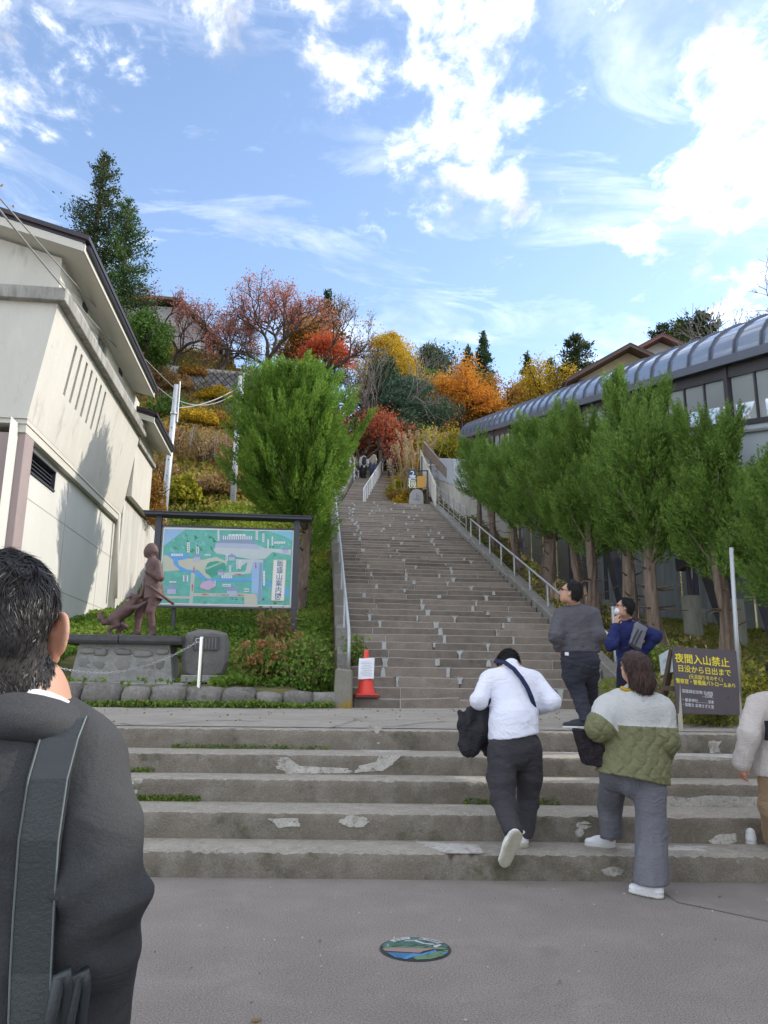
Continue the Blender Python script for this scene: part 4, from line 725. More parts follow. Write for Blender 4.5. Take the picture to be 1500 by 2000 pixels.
yel_green = leaf_mat('yellow_green_leaves', [(.14, .16, .02), (.28, .27, .025), (.42, .38, .03), (.20, .22, .03)], .45)
brown_l = leaf_mat('brown_leaves', [(.18, .12, .06), (.28, .18, .08), (.34, .22, .09), (.24, .20, .07)], .4)
green_d = leaf_mat('dark_evergreen', [(.012, .032, .016), (.022, .055, .022), (.038, .085, .03), (.06, .10, .035)], .25)
green_b = leaf_mat('blue_green_pine', [(.022, .05, .035), (.04, .085, .055), (.06, .115, .07), (.085, .14, .085)], .25)
green_m = leaf_mat('mid_green_leaves', [(.03, .07, .015), (.055, .12, .02), (.09, .17, .03), (.13, .2, .04)], .35)
cedar_m = leaf_mat('cedar_olive_green', [(.012, .026, .010), (.024, .046, .014), (.048, .07, .018), (.085, .088, .025)], .25)
deciduous('cherry_tree', 'cherry tree with thin red and pink leaves and dark forked limbs on the left slope', 545, 735, 40, 6.5, 8500, .11, red_pink, 52, spread=.66, fork=.2, levels=5, kids=3, cl=.17, lean=(-.25, 0), base=17.4, r0=.115)
deciduous('cherry_tree', 'nearly bare cherry with a few orange leaves, right of the pink one', 622, 735, 41.5, 4.9, 1500, .11, olive_or, 55, spread=.6, fork=.22, levels=5, cl=.2, lean=(.0, 0), base=18.0, r0=.10)
deciduous('cherry_tree', 'crooked tree with red brown leaves in front of the hilltop house', 350, 700, 43, 5.4, 2000, .12, red_pink, 61, spread=.7, fork=.2, levels=5, cl=.2, lean=(-.1, 0), base=18.6, r0=.08)
deciduous('autumn_tree', 'thin half bare tree with yellow brown leaves at the right of the hilltop house', 425, 700, 42.5, 4.2, 1700, .12, olive_or, 63, spread=.65, fork=.25, levels=5, base=19.0, cl=.2)
deciduous('autumn_tree', 'rust coloured bushy tree with orange tips behind the bare cherry', 615, 735, 46, 5.0, 8000, .17, olive_or, 65, spread=.6, base=19.6, cl=.4)
deciduous('maple_tree', 'bright red maple just above the top of the large juniper', 630, 775, 42, 2.7, 3600, .15, leaf_mat('scarlet_leaves', [(.42, .07, .04), (.56, .12, .05), (.62, .17, .06), (.48, .10, .05)], .45), 67, spread=.75, cl=.28, base=18.6)
deciduous('maple_tree', 'dark red maple hanging over the left side of the upper stairs', 700, 905, 44.5, 4.6, 4200, .15, red_l, 69, spread=.75, cl=.3)
deciduous('maple_tree', 'small red maple in the shade above the upper stairs with low spreading branches', 745, 925, 51, 3.6, 2600, .16, red_l, 70, spread=.85, cl=.3)
deciduous('bare_tree', 'bare grey tree with fine twigs beside the upper stairs', 742, 920, 46.5, 8.6, 0, .2, red_l, 71, bark=bark_g, spread=.5, levels=5, fork=.25, r0=.13)
deciduous('bare_tree', 'pale leafless tree with a leaning trunk right of the upper stairs', 726, 905, 48, 6.2, 0, .2, red_l, 73, bark=bark_g, spread=.6, levels=5, fork=.25, r0=.12, lean=(.35, 0))
deciduous('maple_tree', 'broad orange maple glowing above the end of the covered walkway', 905, 880, 54, 7.0, 20000, .17, orange_l, 75, spread=.85, fork=.2, cl=.4)
deciduous('maple_tree', 'orange brown maple right of the broad orange one above the walkway roof', 985, 860, 56, 7.2, 17000, .18, olive_or, 77, spread=.85, fork=.2, cl=.42)
deciduous('maple_tree', 'small crimson maple left of the walkway end above the pampas grass', 868, 905, 47, 3.4, 4200, .15, red_l, 79, spread=.8, fork=.22, cl=.28)
deciduous('autumn_tree', 'yellow green tree just right of the pampas grass', 845, 930, 44, 3.9, 7200, .14, yel_green, 81, spread=.75, fork=.22, cl=.32)
deciduous('autumn_tree', 'small golden tree between the pine and the orange maple', 840, 835, 58, 6.6, 8000, .18, gold_l, 83, spread=.6, cl=.4)
deciduous('autumn_tree', 'golden yellow tree on the ridge right of the orange maples', 1050, 800, 62, 7.6, 12000, .2, gold_l, 85, spread=.75, cl=.5)
deciduous('bare_tree', 'leafless tree with crooked grey branches at the right edge above the walkway roof', 1462, 700, 34, 7.5, 0, .2, red_l, 87, bark=bark_g, spread=.7, levels=5, fork=.2, r0=.12, base=15.0)
deciduous('autumn_tree', 'olive yellow tree top showing over the museum roof at the left edge', 20, 600, 31, 6.6, 5000, .22, olive_or, 89, spread=.7, base=13.5, cl=.4)
deciduous('autumn_tree', 'orange tree peeping out beside the tall cedars on the ridge', 978, 770, 78, 7, 7000, .2, orange_l, 91, spread=.6, cl=.5)
# ---- conifers
def conifer(name, label, px, py, Y, H, rad, n, size, m_leaf, seed, group=None, base=None, gaps=.25, tip=.9, droop=.25, X=None, low=.12):
    r = np.random.default_rng(seed); p = at(px, py, Y); z = float(terrain(p[0], Y)) if base is None else base; tm = MB(); tm.tube([(0, 0, -.3), (r.normal(0, .1), 0, H * .5), (0, 0, H * .98)], [H * .022, H * .015, .03], 7)
    C, D = [], []; nbr = int(H * 7)
    for k in range(nbr):
        t = low + (1 - low) * (k + r.random()) / nbr; a = k * 2.4 + r.normal(0, .4); L = rad * (1 - t) ** tip * r.uniform(.55, 1.2) + .12
        if r.random() < gaps * (1 - t): L *= .45
        zz_ = t * H; e = np.array([math.cos(a), math.sin(a), -droop + .55 * t]); tm.tube([(0, 0, zz_), e * L * .6 + (0, 0, zz_), e * L + (0, 0, zz_ + .12 * L)], [.05, .03, .012], 4, cap=False)
        m_ = max(6, int(n / nbr * L / (rad * .5))); s_ = r.uniform(.2, 1.0, m_); C.append(e[None] * (L * s_)[:, None] + np.array([0, 0, zz_]) + np.stack([r.normal(0, 1, m_), r.normal(0, 1, m_), r.normal(0, .8, m_)], 1) * (.10 * L + .10)[None] if False else e[None] * (L * s_)[:, None] + np.array([0, 0, zz_]) + r.normal(0, .09 * L + .09, (m_, 3))); D.append(np.tile(e * .8 + (0, 0, .5), (m_, 1)))
    C, D = np.concatenate(C), np.concatenate(D); V, F = leaf_soup(C, size, seed + 3, .4, D=D * 1.4); cl = r.random(len(C)) * .5 + .5 * (np.sin(C[:, 2] * 2.2 + np.arctan2(C[:, 1], C[:, 0]) * 2) * .5 + .5)
    return place_tree(name, label, group, (p[0], Y, z - .05), tm, bark_d, (V, F, np.repeat(cl, 4)), m_leaf)
conifer('cedar_tree', 'tall dark cedar with ragged outline behind the museum roof', 172, 620, 40, 11.6, 3.3, 22000, .17, cedar_m, 101, base=19.4, gaps=.75, tip=.8, droop=.05, low=.05)
conifer('cedar_tree', 'shorter green cedar leaning against the tall one, right of it', 228, 640, 39, 8.6, 2.3, 11000, .17, leaf_mat('cedar_fresh_green', [(.018, .045, .016), (.035, .08, .022), (.06, .12, .03), (.09, .13, .035)], .25), 102, base=18.9, gaps=.5, tip=.7, droop=.1, low=.02)
conifer('fir_tree', 'dark conifer standing behind the nearly bare cherry tree', 636, 720, 52, 7.4, 2.2, 6000, .26, green_d, 103, base=22.5, gaps=.3)
conifer('cedar_tree', 'tall slender pointed cedar on the ridge, the higher of the two', 946, 790, 85, 11.5, 2.4, 8000, .34, green_d, 104, base=32.5, gaps=.1)
conifer('cedar_tree', 'pointed cedar on the ridge just left of the highest one', 916, 795, 84, 9.2, 2.5, 7000, .34, green_d, 105, base=32.2, gaps=.15)
conifer('cedar_tree', 'small dark cedar on the ridge right of the orange maples', 1032, 790, 74, 7.6, 2.0, 4500, .34, green_d, 106, base=28.6)
conifer('cedar_tree', 'small blue green cedar on the ridge, left of the bushy brown topped one', 1078, 790, 74, 7.4, 2.0, 4500, .34, green_b, 107, base=28.4)
conifer('cedar_tree', 'bushy cedar with brownish top left of the ochre house', 1128, 780, 62, 9.0, 3.3, 9000, .32, cedar_m, 108, base=23.6, tip=.55, low=.02)
for k, (px, Y, H, b, c, lab) in enumerate(((1300, 58, 6.6, 25.5, cedar_m, 'bushy dark tree right of the reddish roofed house'), (1375, 46, 5.0, 21.6, cedar_m, 'dark scrubby cedar above the walkway roof, left of the leafless tree'), (1335, 52, 5.8, 23.4, cedar_m, 'dark olive cedar between the scrubby one and the roofed house'))):
    conifer('cedar_tree', lab, px, 700, Y, H, 2.6, 6500, .28, c, 110 + k, base=b, tip=.5, low=.02, gaps=.4)
# ---- clumpy broad crowns and pines
def clumpy(name, label, px, py, Y, H, rad, n, size, m_leaf, seed, nclump=16, flatn=.7, base=None, trunk=None, group=None, pads=False, lean=0.):
    r = np.random.default_rng(seed); p = at(px, py, Y); z = float(terrain(p[0], Y)) if base is None else base; tm = MB(); h0 = H * (.45 if pads else .3)
    tm.tube([(0, 0, -.3), (lean * .3 * H, .1, H * .3), (lean * .7 * H, 0, H * .6), (lean * H, 0, H * .9)], [H * .03, H * .026, H * .018, .04], 8)
    C = []
    for k in range(nclump):
        t = (k + .5) / nclump; a = k * 2.4 + r.normal(0, .5); zc = h0 + (H - h0) * t; e = math.sin(math.pi * (t * .75 + .2)); d = rad * e * r.uniform(.25, .85); c = np.array([math.cos(a) * d + lean * zc, math.sin(a) * d, zc - rad * .1]); s = rad * r.uniform(.30, .5) * (.6 + .5 * e)
        m_ = n // nclump; u = unit(r.normal(0, 1, (m_, 3))) * (r.random((m_, 1)) ** .33) * s * (1 + .25 * r.normal(0, 1, (m_, 1))); u[:, 2] *= (.38 if pads else flatn); C.append(c + u); tm.tube([(lean * zc * .8, 0, zc * .75), c * .6 + np.array([lean * zc * .3, 0, zc * .34]), c], [H * .012, H * .008, .02], 4, cap=False)
    C = np.concatenate(C); V, F = leaf_soup(C, size, seed + 2, .42 if pads else .6, up=.3); cl = np.repeat(r.random(nclump), n // nclump) * .45 + r.random(len(C)) * .55
    return place_tree(name, label, group, (p[0], Y, z - .05), tm, bark_d, (V, F, np.repeat(cl, 4)), m_leaf)
clumpy('evergreen_tree', 'dark green round broadleaf tree left of the big pine', 745, 850, 53, 8.6, 2.3, 20000, .18, green_d, 121, 20, 1.0)
clumpy('gold_tree', 'tall golden larch like tree with upswept open branches above the pine', 757, 800, 62, 10.4, 3.2, 24000, .17, gold_l, 122, 24, .55, base=21.3)
clumpy('pine_tree', 'big spreading red pine with flat blue green needle pads in the middle of the hill', 798, 900, 50, 7.2, 3.2, 24000, .18, green_b, 123, 15, .5, pads=True, base=15.3, lean=.03)
clumpy('pine_tree', 'lower red pine with hanging needle pads beside the upper stairs', 775, 930, 47, 5.6, 2.6, 17000, .17, green_b, 124, 11, .5, pads=True, base=14.6)
clumpy('oak_tree', 'large grey green round topped tree behind the gold one', 838, 800, 76, 11.5, 4.6, 24000, .24, leaf_mat('grey_green_crown', [(.03, .05, .035), (.05, .075, .045), (.075, .10, .05), (.11, .12, .06)], .25), 125, 22, .85, base=25.4)
clumpy('evergreen_tree', 'pale green tree in the gap between the round topped tree and the pine', 835, 810, 66, 7.6, 2.0, 6000, .3, green_m, 126, 12, .9, base=22.6)
clumpy('evergreen_tree', 'dark spreading evergreen low behind the walkway end', 930, 850, 66, 6.0, 3.4, 6000, .32, green_d, 127, 12, .6)
clumpy('evergreen_tree', 'dark bush like evergreen beside the leftmost cedar below the hilltop house', 285, 720, 37.5, 3.4, 1.6, 6500, .15, green_m, 128, 12, .8, base=16.6)
clumpy('evergreen_tree', 'shadowy evergreen at the foot of the bare grey tree', 735, 900, 52, 5.0, 3.0, 7000, .3, green_d, 129, 12, .6)
# distant wood closing the ridge line
r = np.random.default_rng(77); C = []
for k in range(170):
    x, y = r.uniform(-60, 75), r.uniform(62, 120); hgt = r.uniform(3.0, 5.5); 
    if -14 < x < 3: y = max(y, 78); hgt *= .6
    c = np.array([x, y, float(terrain(x, y)) + hgt * .45]); m_ = 330; u = unit(r.normal(0, 1, (m_, 3))) * (r.random((m_, 1)) ** .35) * np.array([2.6, 2.6, hgt * .55]); C.append(c + u)
C = np.concatenate(C); V, F = leaf_soup(C, .46, 78, .7); tint = np.repeat(np.clip(np.repeat(r.random(170), 330) * .6 + r.random(len(C)) * .4, 0, 1), 4)
tag(link('distant_wood', fast_mesh('distant_wood', V, F, tint), leaf_mat('mixed_wood', [(.02, .045, .02), (.05, .085, .03), (.16, .12, .03), (.30, .15, .03), (.10, .10, .035), (.04, .07, .03)], .3)), kind='stuff')
# ---- shrubs on the left slope
def hit(px, py, y0=11.5, y1=60):
    for Y in np.arange(y0, y1, .1):
        p = at(px, py, Y)
        if p[2] < float(terrain(p[0], Y)): return p
    return at(px, py, y1)
def shrub(name, label, c, rx, rz, n, size, m_leaf, seed, group=None, twigs=24, hang=False, tall=0.):
    r = np.random.default_rng(seed); t = thing(name, label, 'shrub', c, group); tm = MB()
    for k in range(twigs):
        a, e = r.uniform(0, 6.28), r.uniform(.3, 1); d = np.array([math.cos(a) * rx * e, math.sin(a) * rx * e, rz * r.uniform(.5, 1.0)]); tm.tube([(0, 0, -.1), d * .5 + (0, 0, rz * .15), d], [.025, .018, .008], 4, cap=False)
        if hang: tm.tube([d, d * 1.12 - (0, 0, rz * .3), d * 1.15 - (0, 0, rz * .75)], [.014, .012, .008], 4, cap=False)
    tm.build('twigs', bark_g, t) if False else None
    me = bpy.data.meshes.new('stems'); me.from_pydata(tm.V, [], tm.F); link('stems', me, bark_d if not hang else bark_g, t)
    u = unit(r.normal(0, 1, (n, 3))) * (.35 + .65 * r.random((n, 1)) ** .5); u[:, 2] = np.abs(u[:, 2]); lump = 1 + .2 * np.sin(u[:, :1] * 6 + seed) * np.cos(u[:, 1:2] * 5)
    C = u * lump * np.array([rx, rx, rz]); V, F = leaf_soup(C, size, seed + 1, .6, up=.2); cl = np.clip(.5 * (np.sin(C[:, 0] * 5 + seed) * np.sin(C[:, 2] * 6) * .5 + .5) + .5 * r.random(n), 0, 1)
    link('foliage', fast_mesh('foliage', V, F, np.repeat(cl, 4)), m_leaf, t); return t
SH = [(300, 985, 1.0, 1.5, brown_l, 'brown green rounded bush at the end of the annex wall'), (352, 990, .8, 1.0, yel_green, 'bright yellow green bush at the foot of the nearer pole'), (430, 975, 1.1, .8, brown_l, 'low rust brown bush between the two poles, lowest one'), (505, 985, 1.0, .9, yel_green, 'yellow green bush at the foot of the farther pole'),
      (395, 915, 1.7, 1.5, brown_l, 'wide mound of hanging dry vines in the middle of the left slope'), (480, 905, 1.2, 1.0, olive_or, 'olive orange bush right of the dry vine mound'), (330, 880, 1.0, 1.0, olive_or, 'olive bush behind the nearer pole'), (440, 845, 1.4, .9, olive_or, 'broad olive gold bush above the dry vine mound'),
      (380, 835, 1.2, .8, gold_l, 'yellow bush left of the broad olive gold one'), (500, 830, 1.2, .9, yel_green, 'yellow green bush half behind the large juniper'), (330, 820, 1.3, 1.2, green_m, 'dark green bush just above the second museum roof'), (420, 795, 1.2, .8, gold_l, 'golden bush just below the retaining wall'),
      (470, 800, 1.1, .7, yel_green, 'light green bush at the foot of the retaining wall, right side'), (340, 775, 1.2, 1.0, brown_l, 'brown creeper bush below the crooked tree'), (300, 765, 1.3, 1.3, brown_l, 'dull brown bush beside the upper museum roof end'), (375, 750, 1.0, .7, olive_or, 'rusty bush left of the retaining wall')]
for k, (px, py, rx, rz, ml, lab) in enumerate(SH):
    p = hit(px, py, 20.5); c = (p[0], p[1] + rx * .4, float(terrain(p[0], p[1] + rx * .4)) - .1); shrub('shrub', lab, c, rx, rz, 3200 if k != 4 else 2600, .13, ml, 200 + k, 'shrubs on the left slope', hang=(k == 4), twigs=60 if k == 4 else 24)
shrub('shrub', 'small bright red bush on the right bank between the walkway piers', (*hit(1375, 1222, 12.5)[:2], float(terrain(*hit(1375, 1222, 12.5)[:2]))), .34, .55, 900, .09, red_l, 230)
shrub('shrub', 'tangle of autumn leaves with a yellow top on the balcony rail of the annex', (-4.55, 22.8, 6.0), .75, 1.5, 3000, .10, olive_or, 231)
# ---- ground cover
def cover(name, n, xr_, yr_, size, m_leaf, seed, h=.12, ok=None, up=.3, aspect=.6):
    r = np.random.default_rng(seed); x, y = r.uniform(*xr_, n), r.uniform(*yr_, n); k = np.ones(n, bool) if ok is None else ok(x, y)
    x, y = x[k], y[k]; z = terrain(x, y); hh = h * (.35 + .65 * (vnoise(x, y, 1.6, seed) * .5 + .5)); C = np.stack([x, y, z + hh * r.random(len(x))], 1); V, F = leaf_soup(C, size, seed + 1, aspect, up=up); cl = np.clip(.5 * (vnoise(x, y, .9, seed + 5) * .5 + .5) + .5 * r.random(len(x)), 0, 1)
    return tag(link(name, fast_mesh(name, V, F, np.repeat(cl, 4)), m_leaf), kind='stuff')
herb = leaf_mat('bank_herbs', [(.05, .12, .02), (.10, .20, .03), (.17, .28, .04), (.25, .34, .06), (.27, .26, .07)], .45)
def ok_l(x, y): return (x < .035 * (y - 11) + .58) & ~((x > -3.6) & (x < -1.2) & (y < 13.2) & (y > 11.4))
cover('bank_herbs', 52000, (-4.6, .9), (11.35, 21), .085, herb, 301, .20, ok_l)
cover('upper_bank_grass', 26000, (-7, 1.2), (20.5, 29), .12, leaf_mat('upper_grass', [(.08, .13, .02), (.15, .22, .025), (.24, .29, .03), (.30, .25, .05)], .4), 302, .3, lambda x, y: x < .035 * (y - 11) + .5)
cover('slope_undergrowth', 42000, (-14, 3), (27, 46), .18, leaf_mat('slope_mix', [(.12, .15, .03), (.24, .23, .04), (.34, .28, .05), (.32, .19, .06), (.20, .15, .07), (.42, .38, .04)], .45), 303, .5, lambda x, y: x < .05 * (y - 11) + .3)
mixg = leaf_mat('right_bank_grass', [(.13, .17, .03), (.21, .26, .045), (.30, .30, .07), (.36, .31, .11), (.17, .22, .045)], .45)
cover('right_bank_grass', 34000, (4.3, 14), (8.15, 24), .09, mixg, 304, .14, lambda x, y: (x > 5.5) | (y < 10.9))
cover('stair_side_weeds', 9000, (5.32, 7.6), (12.5, 33), .10, leaf_mat('dry_weeds', [(.07, .10, .02), (.14, .15, .035), (.22, .18, .07), (.26, .2, .09)], .35), 305, .3)
cover('hill_litter', 24000, (4, 40), (33, 60), .24, leaf_mat('hill_litter', [(.10, .09, .03), (.18, .13, .035), (.28, .17, .035), (.10, .11, .03)], .35), 306, .5, lambda x, y: x > 4.35 + .125 * (y - 33))
# grass strip before the kerb stones, weeds in the step joints
r = np.random.default_rng(310); n = 3600; x = r.uniform(-4.6, .58, n); y = 11.0 + r.normal(0, .07, n) - .03; C = np.stack([x, y, 1.06 + .10 * r.random(n) * (.4 + .6 * (vnoise(x, x * 0, 3, 2) * .5 + .5))], 1); V, F = leaf_soup(C, .055, 311, .5, up=.5)
tag(link('kerb_weeds', fast_mesh('kerb_weeds', V, F, np.repeat(r.random(n), 4)), herb), kind='stuff')
C = []
for (px0, px1, st, m_) in ((255, 395, 2, 700), (330, 560, 4, 420), (250, 300, 3, 140), (560, 640, 4, 90), (905, 960, 2, 120), (1020, 1090, 2, 120)):
    for px in r.uniform(px0, px1, m_): p = plane_hit(px, 1500, b=SB[st] - .012); p[2] = SZ[st - 1] + r.random() * .045 * (1 if st != 2 else 1.2); C.append(p + r.normal(0, .006, 3))
C = np.array(C); V, F = leaf_soup(C, .024, 312, .6, up=.3); tag(link('step_weeds', fast_mesh('step_weeds', V, F, np.repeat(r.random(len(C)), 4)), herb), kind='stuff')
# fallen leaves
C = []
for _ in range(120): x, y = r.uniform(-2.5, 4), r.uniform(8.4, 11); C.append((x, y, land_z(V3(x, y, 0)) + .006))
V, F = leaf_soup(np.array(C), .045, 313, .7); V[:, 2] = .5 * V[:, 2] + .5 * np.repeat(np.array(C)[:, 2] + .01, 4); tag(link('fallen_leaves', fast_mesh('fallen_leaves', V, F, np.repeat(r.random(len(C)), 4)), brown_l), kind='stuff')
# grit, twigs and a few leaves on the street
r = np.random.default_rng(320); C = []
for _ in range(520): x, y = r.uniform(-2.5, 5.2), r.uniform(2.4, 5.75); C.append((x, y, .008))
V, F = leaf_soup(np.array(C), .014, 321, .8); V[:, 2] = np.clip(V[:, 2], .0045, .014); tag(link('street_grit', fast_mesh('street_grit', V, F, np.repeat(r.random(len(C)), 4)), leaf_mat('grit', [(.12, .11, .10), (.35, .33, .30), (.5, .48, .45), (.2, .15, .1)], 0)), kind='stuff')
C = [(*p, .012) for p in ((2.9, 5.3), (-.2, 5.5), (.9, 5.75), (3.4, 5.2), (1.3, 3.9), (.2, 4.6), (3.0, 4.4), (-.1, 3.6), (2.2, 5.7))]
V, F = leaf_soup(np.array(C), .05, 322, .65); V[:, 2] = .006 + .35 * np.abs(V[:, 2] - .012); tag(link('street_leaves', fast_mesh('street_leaves', V, F, np.repeat(r.random(len(C)), 4)), brown_l), kind='stuff')
# ---- flowering clumps by the stairs and tall plants
def stemmy(name, label, c, rx, H, nst, nleaf, m_leaf, heads, m_head, seed, lsize=.09):
    r = np.random.default_rng(seed); t = thing(name, label, 'plant', c); tm = MB(); C, HC = [], []
    for k in range(nst):
        a = r.uniform(0, 6.28); e = rx * math.sqrt(r.random()); d = np.array([math.cos(a) * e, math.sin(a) * e, H * r.uniform(.55, 1.0)]); b_ = d * np.array([.4, .4, 0]); tm.tube([b_ - (0, 0, .05), (b_ + d) / 2 + (0, 0, .05), d], [.008, .007, .004], 4, cap=False)
        s_ = r.random((nleaf, 1)) ** .8; C.append(b_ + (d - b_) * s_ + r.normal(0, .07, (nleaf, 3)))
        if k < heads: HC.append(d + unit(r.normal(0, 1, (60, 3))) * .085 * r.random((60, 1)) ** .4)
    me = bpy.data.meshes.new('stems'); me.from_pydata(tm.V, [], tm.F); link('stems', me, mat('plant_stem', (.20, .17, .09), (.12, .13, .05), rough=.9), t)
    C = np.concatenate(C); V, F = leaf_soup(C, lsize, seed + 1, .6); link('leaves', fast_mesh('leaves', V, F, np.repeat(r.random(len(C)), 4)), m_leaf, t)
    for q in HC: V, F = leaf_soup(q, .04, seed + 2, .9); link('flower_head', fast_mesh('flower_head', V, F, np.repeat(r.random(len(q)), 4)), m_head, t)
faded = leaf_mat('faded_orange_bloom', [(.35, .13, .05), (.48, .22, .09), (.52, .30, .16), (.38, .2, .12)], .4)
g0 = lambda x, y: (x, y, float(terrain(x, y)))
pg = leaf_mat('plant_mix', [(.06, .13, .02), (.11, .19, .03), (.2, .22, .05), (.30, .17, .05)], .4)
stemmy('hydrangea', 'hydrangea clump with faded orange heads right of the stone tablet', g0(-.5, 11.75), .38, .62, 22, 40, pg, 6, faded, 401)
stemmy('hydrangea', 'taller hydrangea with rusty heads behind the first clump, below the map board', g0(-.2, 12.4), .36, .72, 18, 36, pg, 5, faded, 402)
stemmy('weed_clump', 'tangled green and straw coloured weeds beside the stair side wall', g0(.22, 11.9), .38, .8, 34, 46, herb, 0, faded, 403, .075)
stemmy('weed_clump', 'leafy weeds at the foot of the stair pillar', g0(.1, 11.55), .4, .45, 26, 40, herb, 0, faded, 404, .06)
stemmy('weed_clump', 'brownish dry plant beside the trunk of the large juniper', g0(-.35, 14.0), .35, .7, 20, 30, brown_l, 0, faded, 405, .08)
stemmy('weed_clump', 'green weeds hanging over the left stair edge halfway up', (0.98, 12.6, 1.75), .16, .4, 14, 26, herb, 0, faded, 406, .06)
stemmy('weed_clump', 'yellow flowering weeds right of the night entry sign', g0(5.7, 9.1), .4, .55, 30, 46, leaf_mat('yellow_weeds', [(.1, .14, .02), (.2, .22, .03), (.5, .42, .04), (.3, .28, .05)], .4), 0, faded, 407, .055)
stemmy('weed_clump', 'low yellow tinged weeds under the night entry sign', g0(4.75, 8.6), .5, .22, 30, 30, mixg, 0, faded, 408, .055)
stemmy('weed_clump', 'dark green weeds beside the big bare juniper trunk', g0(5.75, 12.2), .45, .45, 30, 40, herb, 0, faded, 409, .07)
# pampas grass
def pampas(label, c, H, seed, nbl=420, npl=26):
    r = np.random.default_rng(seed); t = thing('pampas_grass', label, 'grass clump', c); a = r.uniform(0, 6.28, nbl); l = H * r.uniform(.5, .95, nbl); o = r.uniform(.25, .75, nbl); V = []
    p0 = np.stack([np.cos(a), np.sin(a), 0 * a], 1) * r.uniform(0, .5, (nbl, 1)); e = np.stack([np.cos(a) * o, np.sin(a) * o, 1 - .3 * o], 1); mid = p0 + e * (l * .6)[:, None]; tip = mid + np.stack([np.cos(a) * o * 1.3, np.sin(a) * o * 1.3, .3 - .6 * o], 1) * (l * .45)[:, None]; sd = np.stack([-np.sin(a), np.cos(a), 0 * a], 1) * .035
    V = np.stack([p0 - sd, p0 + sd, mid + sd, mid - sd, mid - sd, mid + sd, tip, tip], 1).reshape(-1, 3); b = np.arange(nbl) * 8; F = np.concatenate([np.stack([b, b + 1, b + 2, b + 3], 1), np.stack([b + 4, b + 5, b + 6, b + 7], 1)])
    link('blades', fast_mesh('blades', V, F, np.repeat(r.random(nbl), 8)), leaf_mat('pampas_blades', [(.22, .20, .05), (.36, .24, .06), (.42, .30, .10), (.30, .16, .05)], .4), t)
    C = []
    tm = MB()
    for k in range(npl):
        q = np.array([r.normal(0, .5), r.normal(0, .5), H * r.uniform(.85, 1.15)]); d = unit(np.array([q[0] * .5 + .15, q[1] * .5, 1.2])); tm.tube([q * np.array([.4, .4, 0]), q], [.015, .01], 4, cap=False); C.append(q + d * (r.random((60, 1)) * .55) + r.normal(0, .05, (60, 3)))
    me = bpy.data.meshes.new('stalks'); me.from_pydata(tm.V, [], tm.F); link('stalks', me, mat('straw', (.42, .33, .18), (.34, .26, .13), rough=.9), t)
    C = np.concatenate(C); V, F = leaf_soup(C, .13, seed + 3, .35, up=.8); link('plumes', fast_mesh('plumes', V, F, np.repeat(r.random(len(C)), 4)), leaf_mat('pampas_plume', [(.38, .28, .16), (.46, .36, .22), (.30, .21, .12)], .5), t)
for k, (px, Y, H, lab) in enumerate(((806, 38.5, 2.3, 'tall dry pampas grass with straw plumes behind the hanging sign'), (790, 36.0, 1.5, 'orange brown grass clump hanging over the right edge of the upper stairs'), (828, 40, 2.2, 'dry pampas grass clump right of the tallest one'), (797, 41.5, 2.0, 'dry pampas clump farther up beside the upper stairs'))):
    p = at(px, 930, Y); pampas(lab, (p[0], Y, float(terrain(p[0], Y))), H, 420 + k, 300, 14)
shrub('shrub', 'yellow orange bush beside the stone marker at the stair head', (4.75, 34.6, 9.2), .55, .9, 2200, .12, gold_l, 440)
shrub('shrub', 'bright green yellow bush at the right edge of the upper stairs', (5.0, 37.2, 10.4), .7, 1.2, 2400, .13, yel_green, 441)
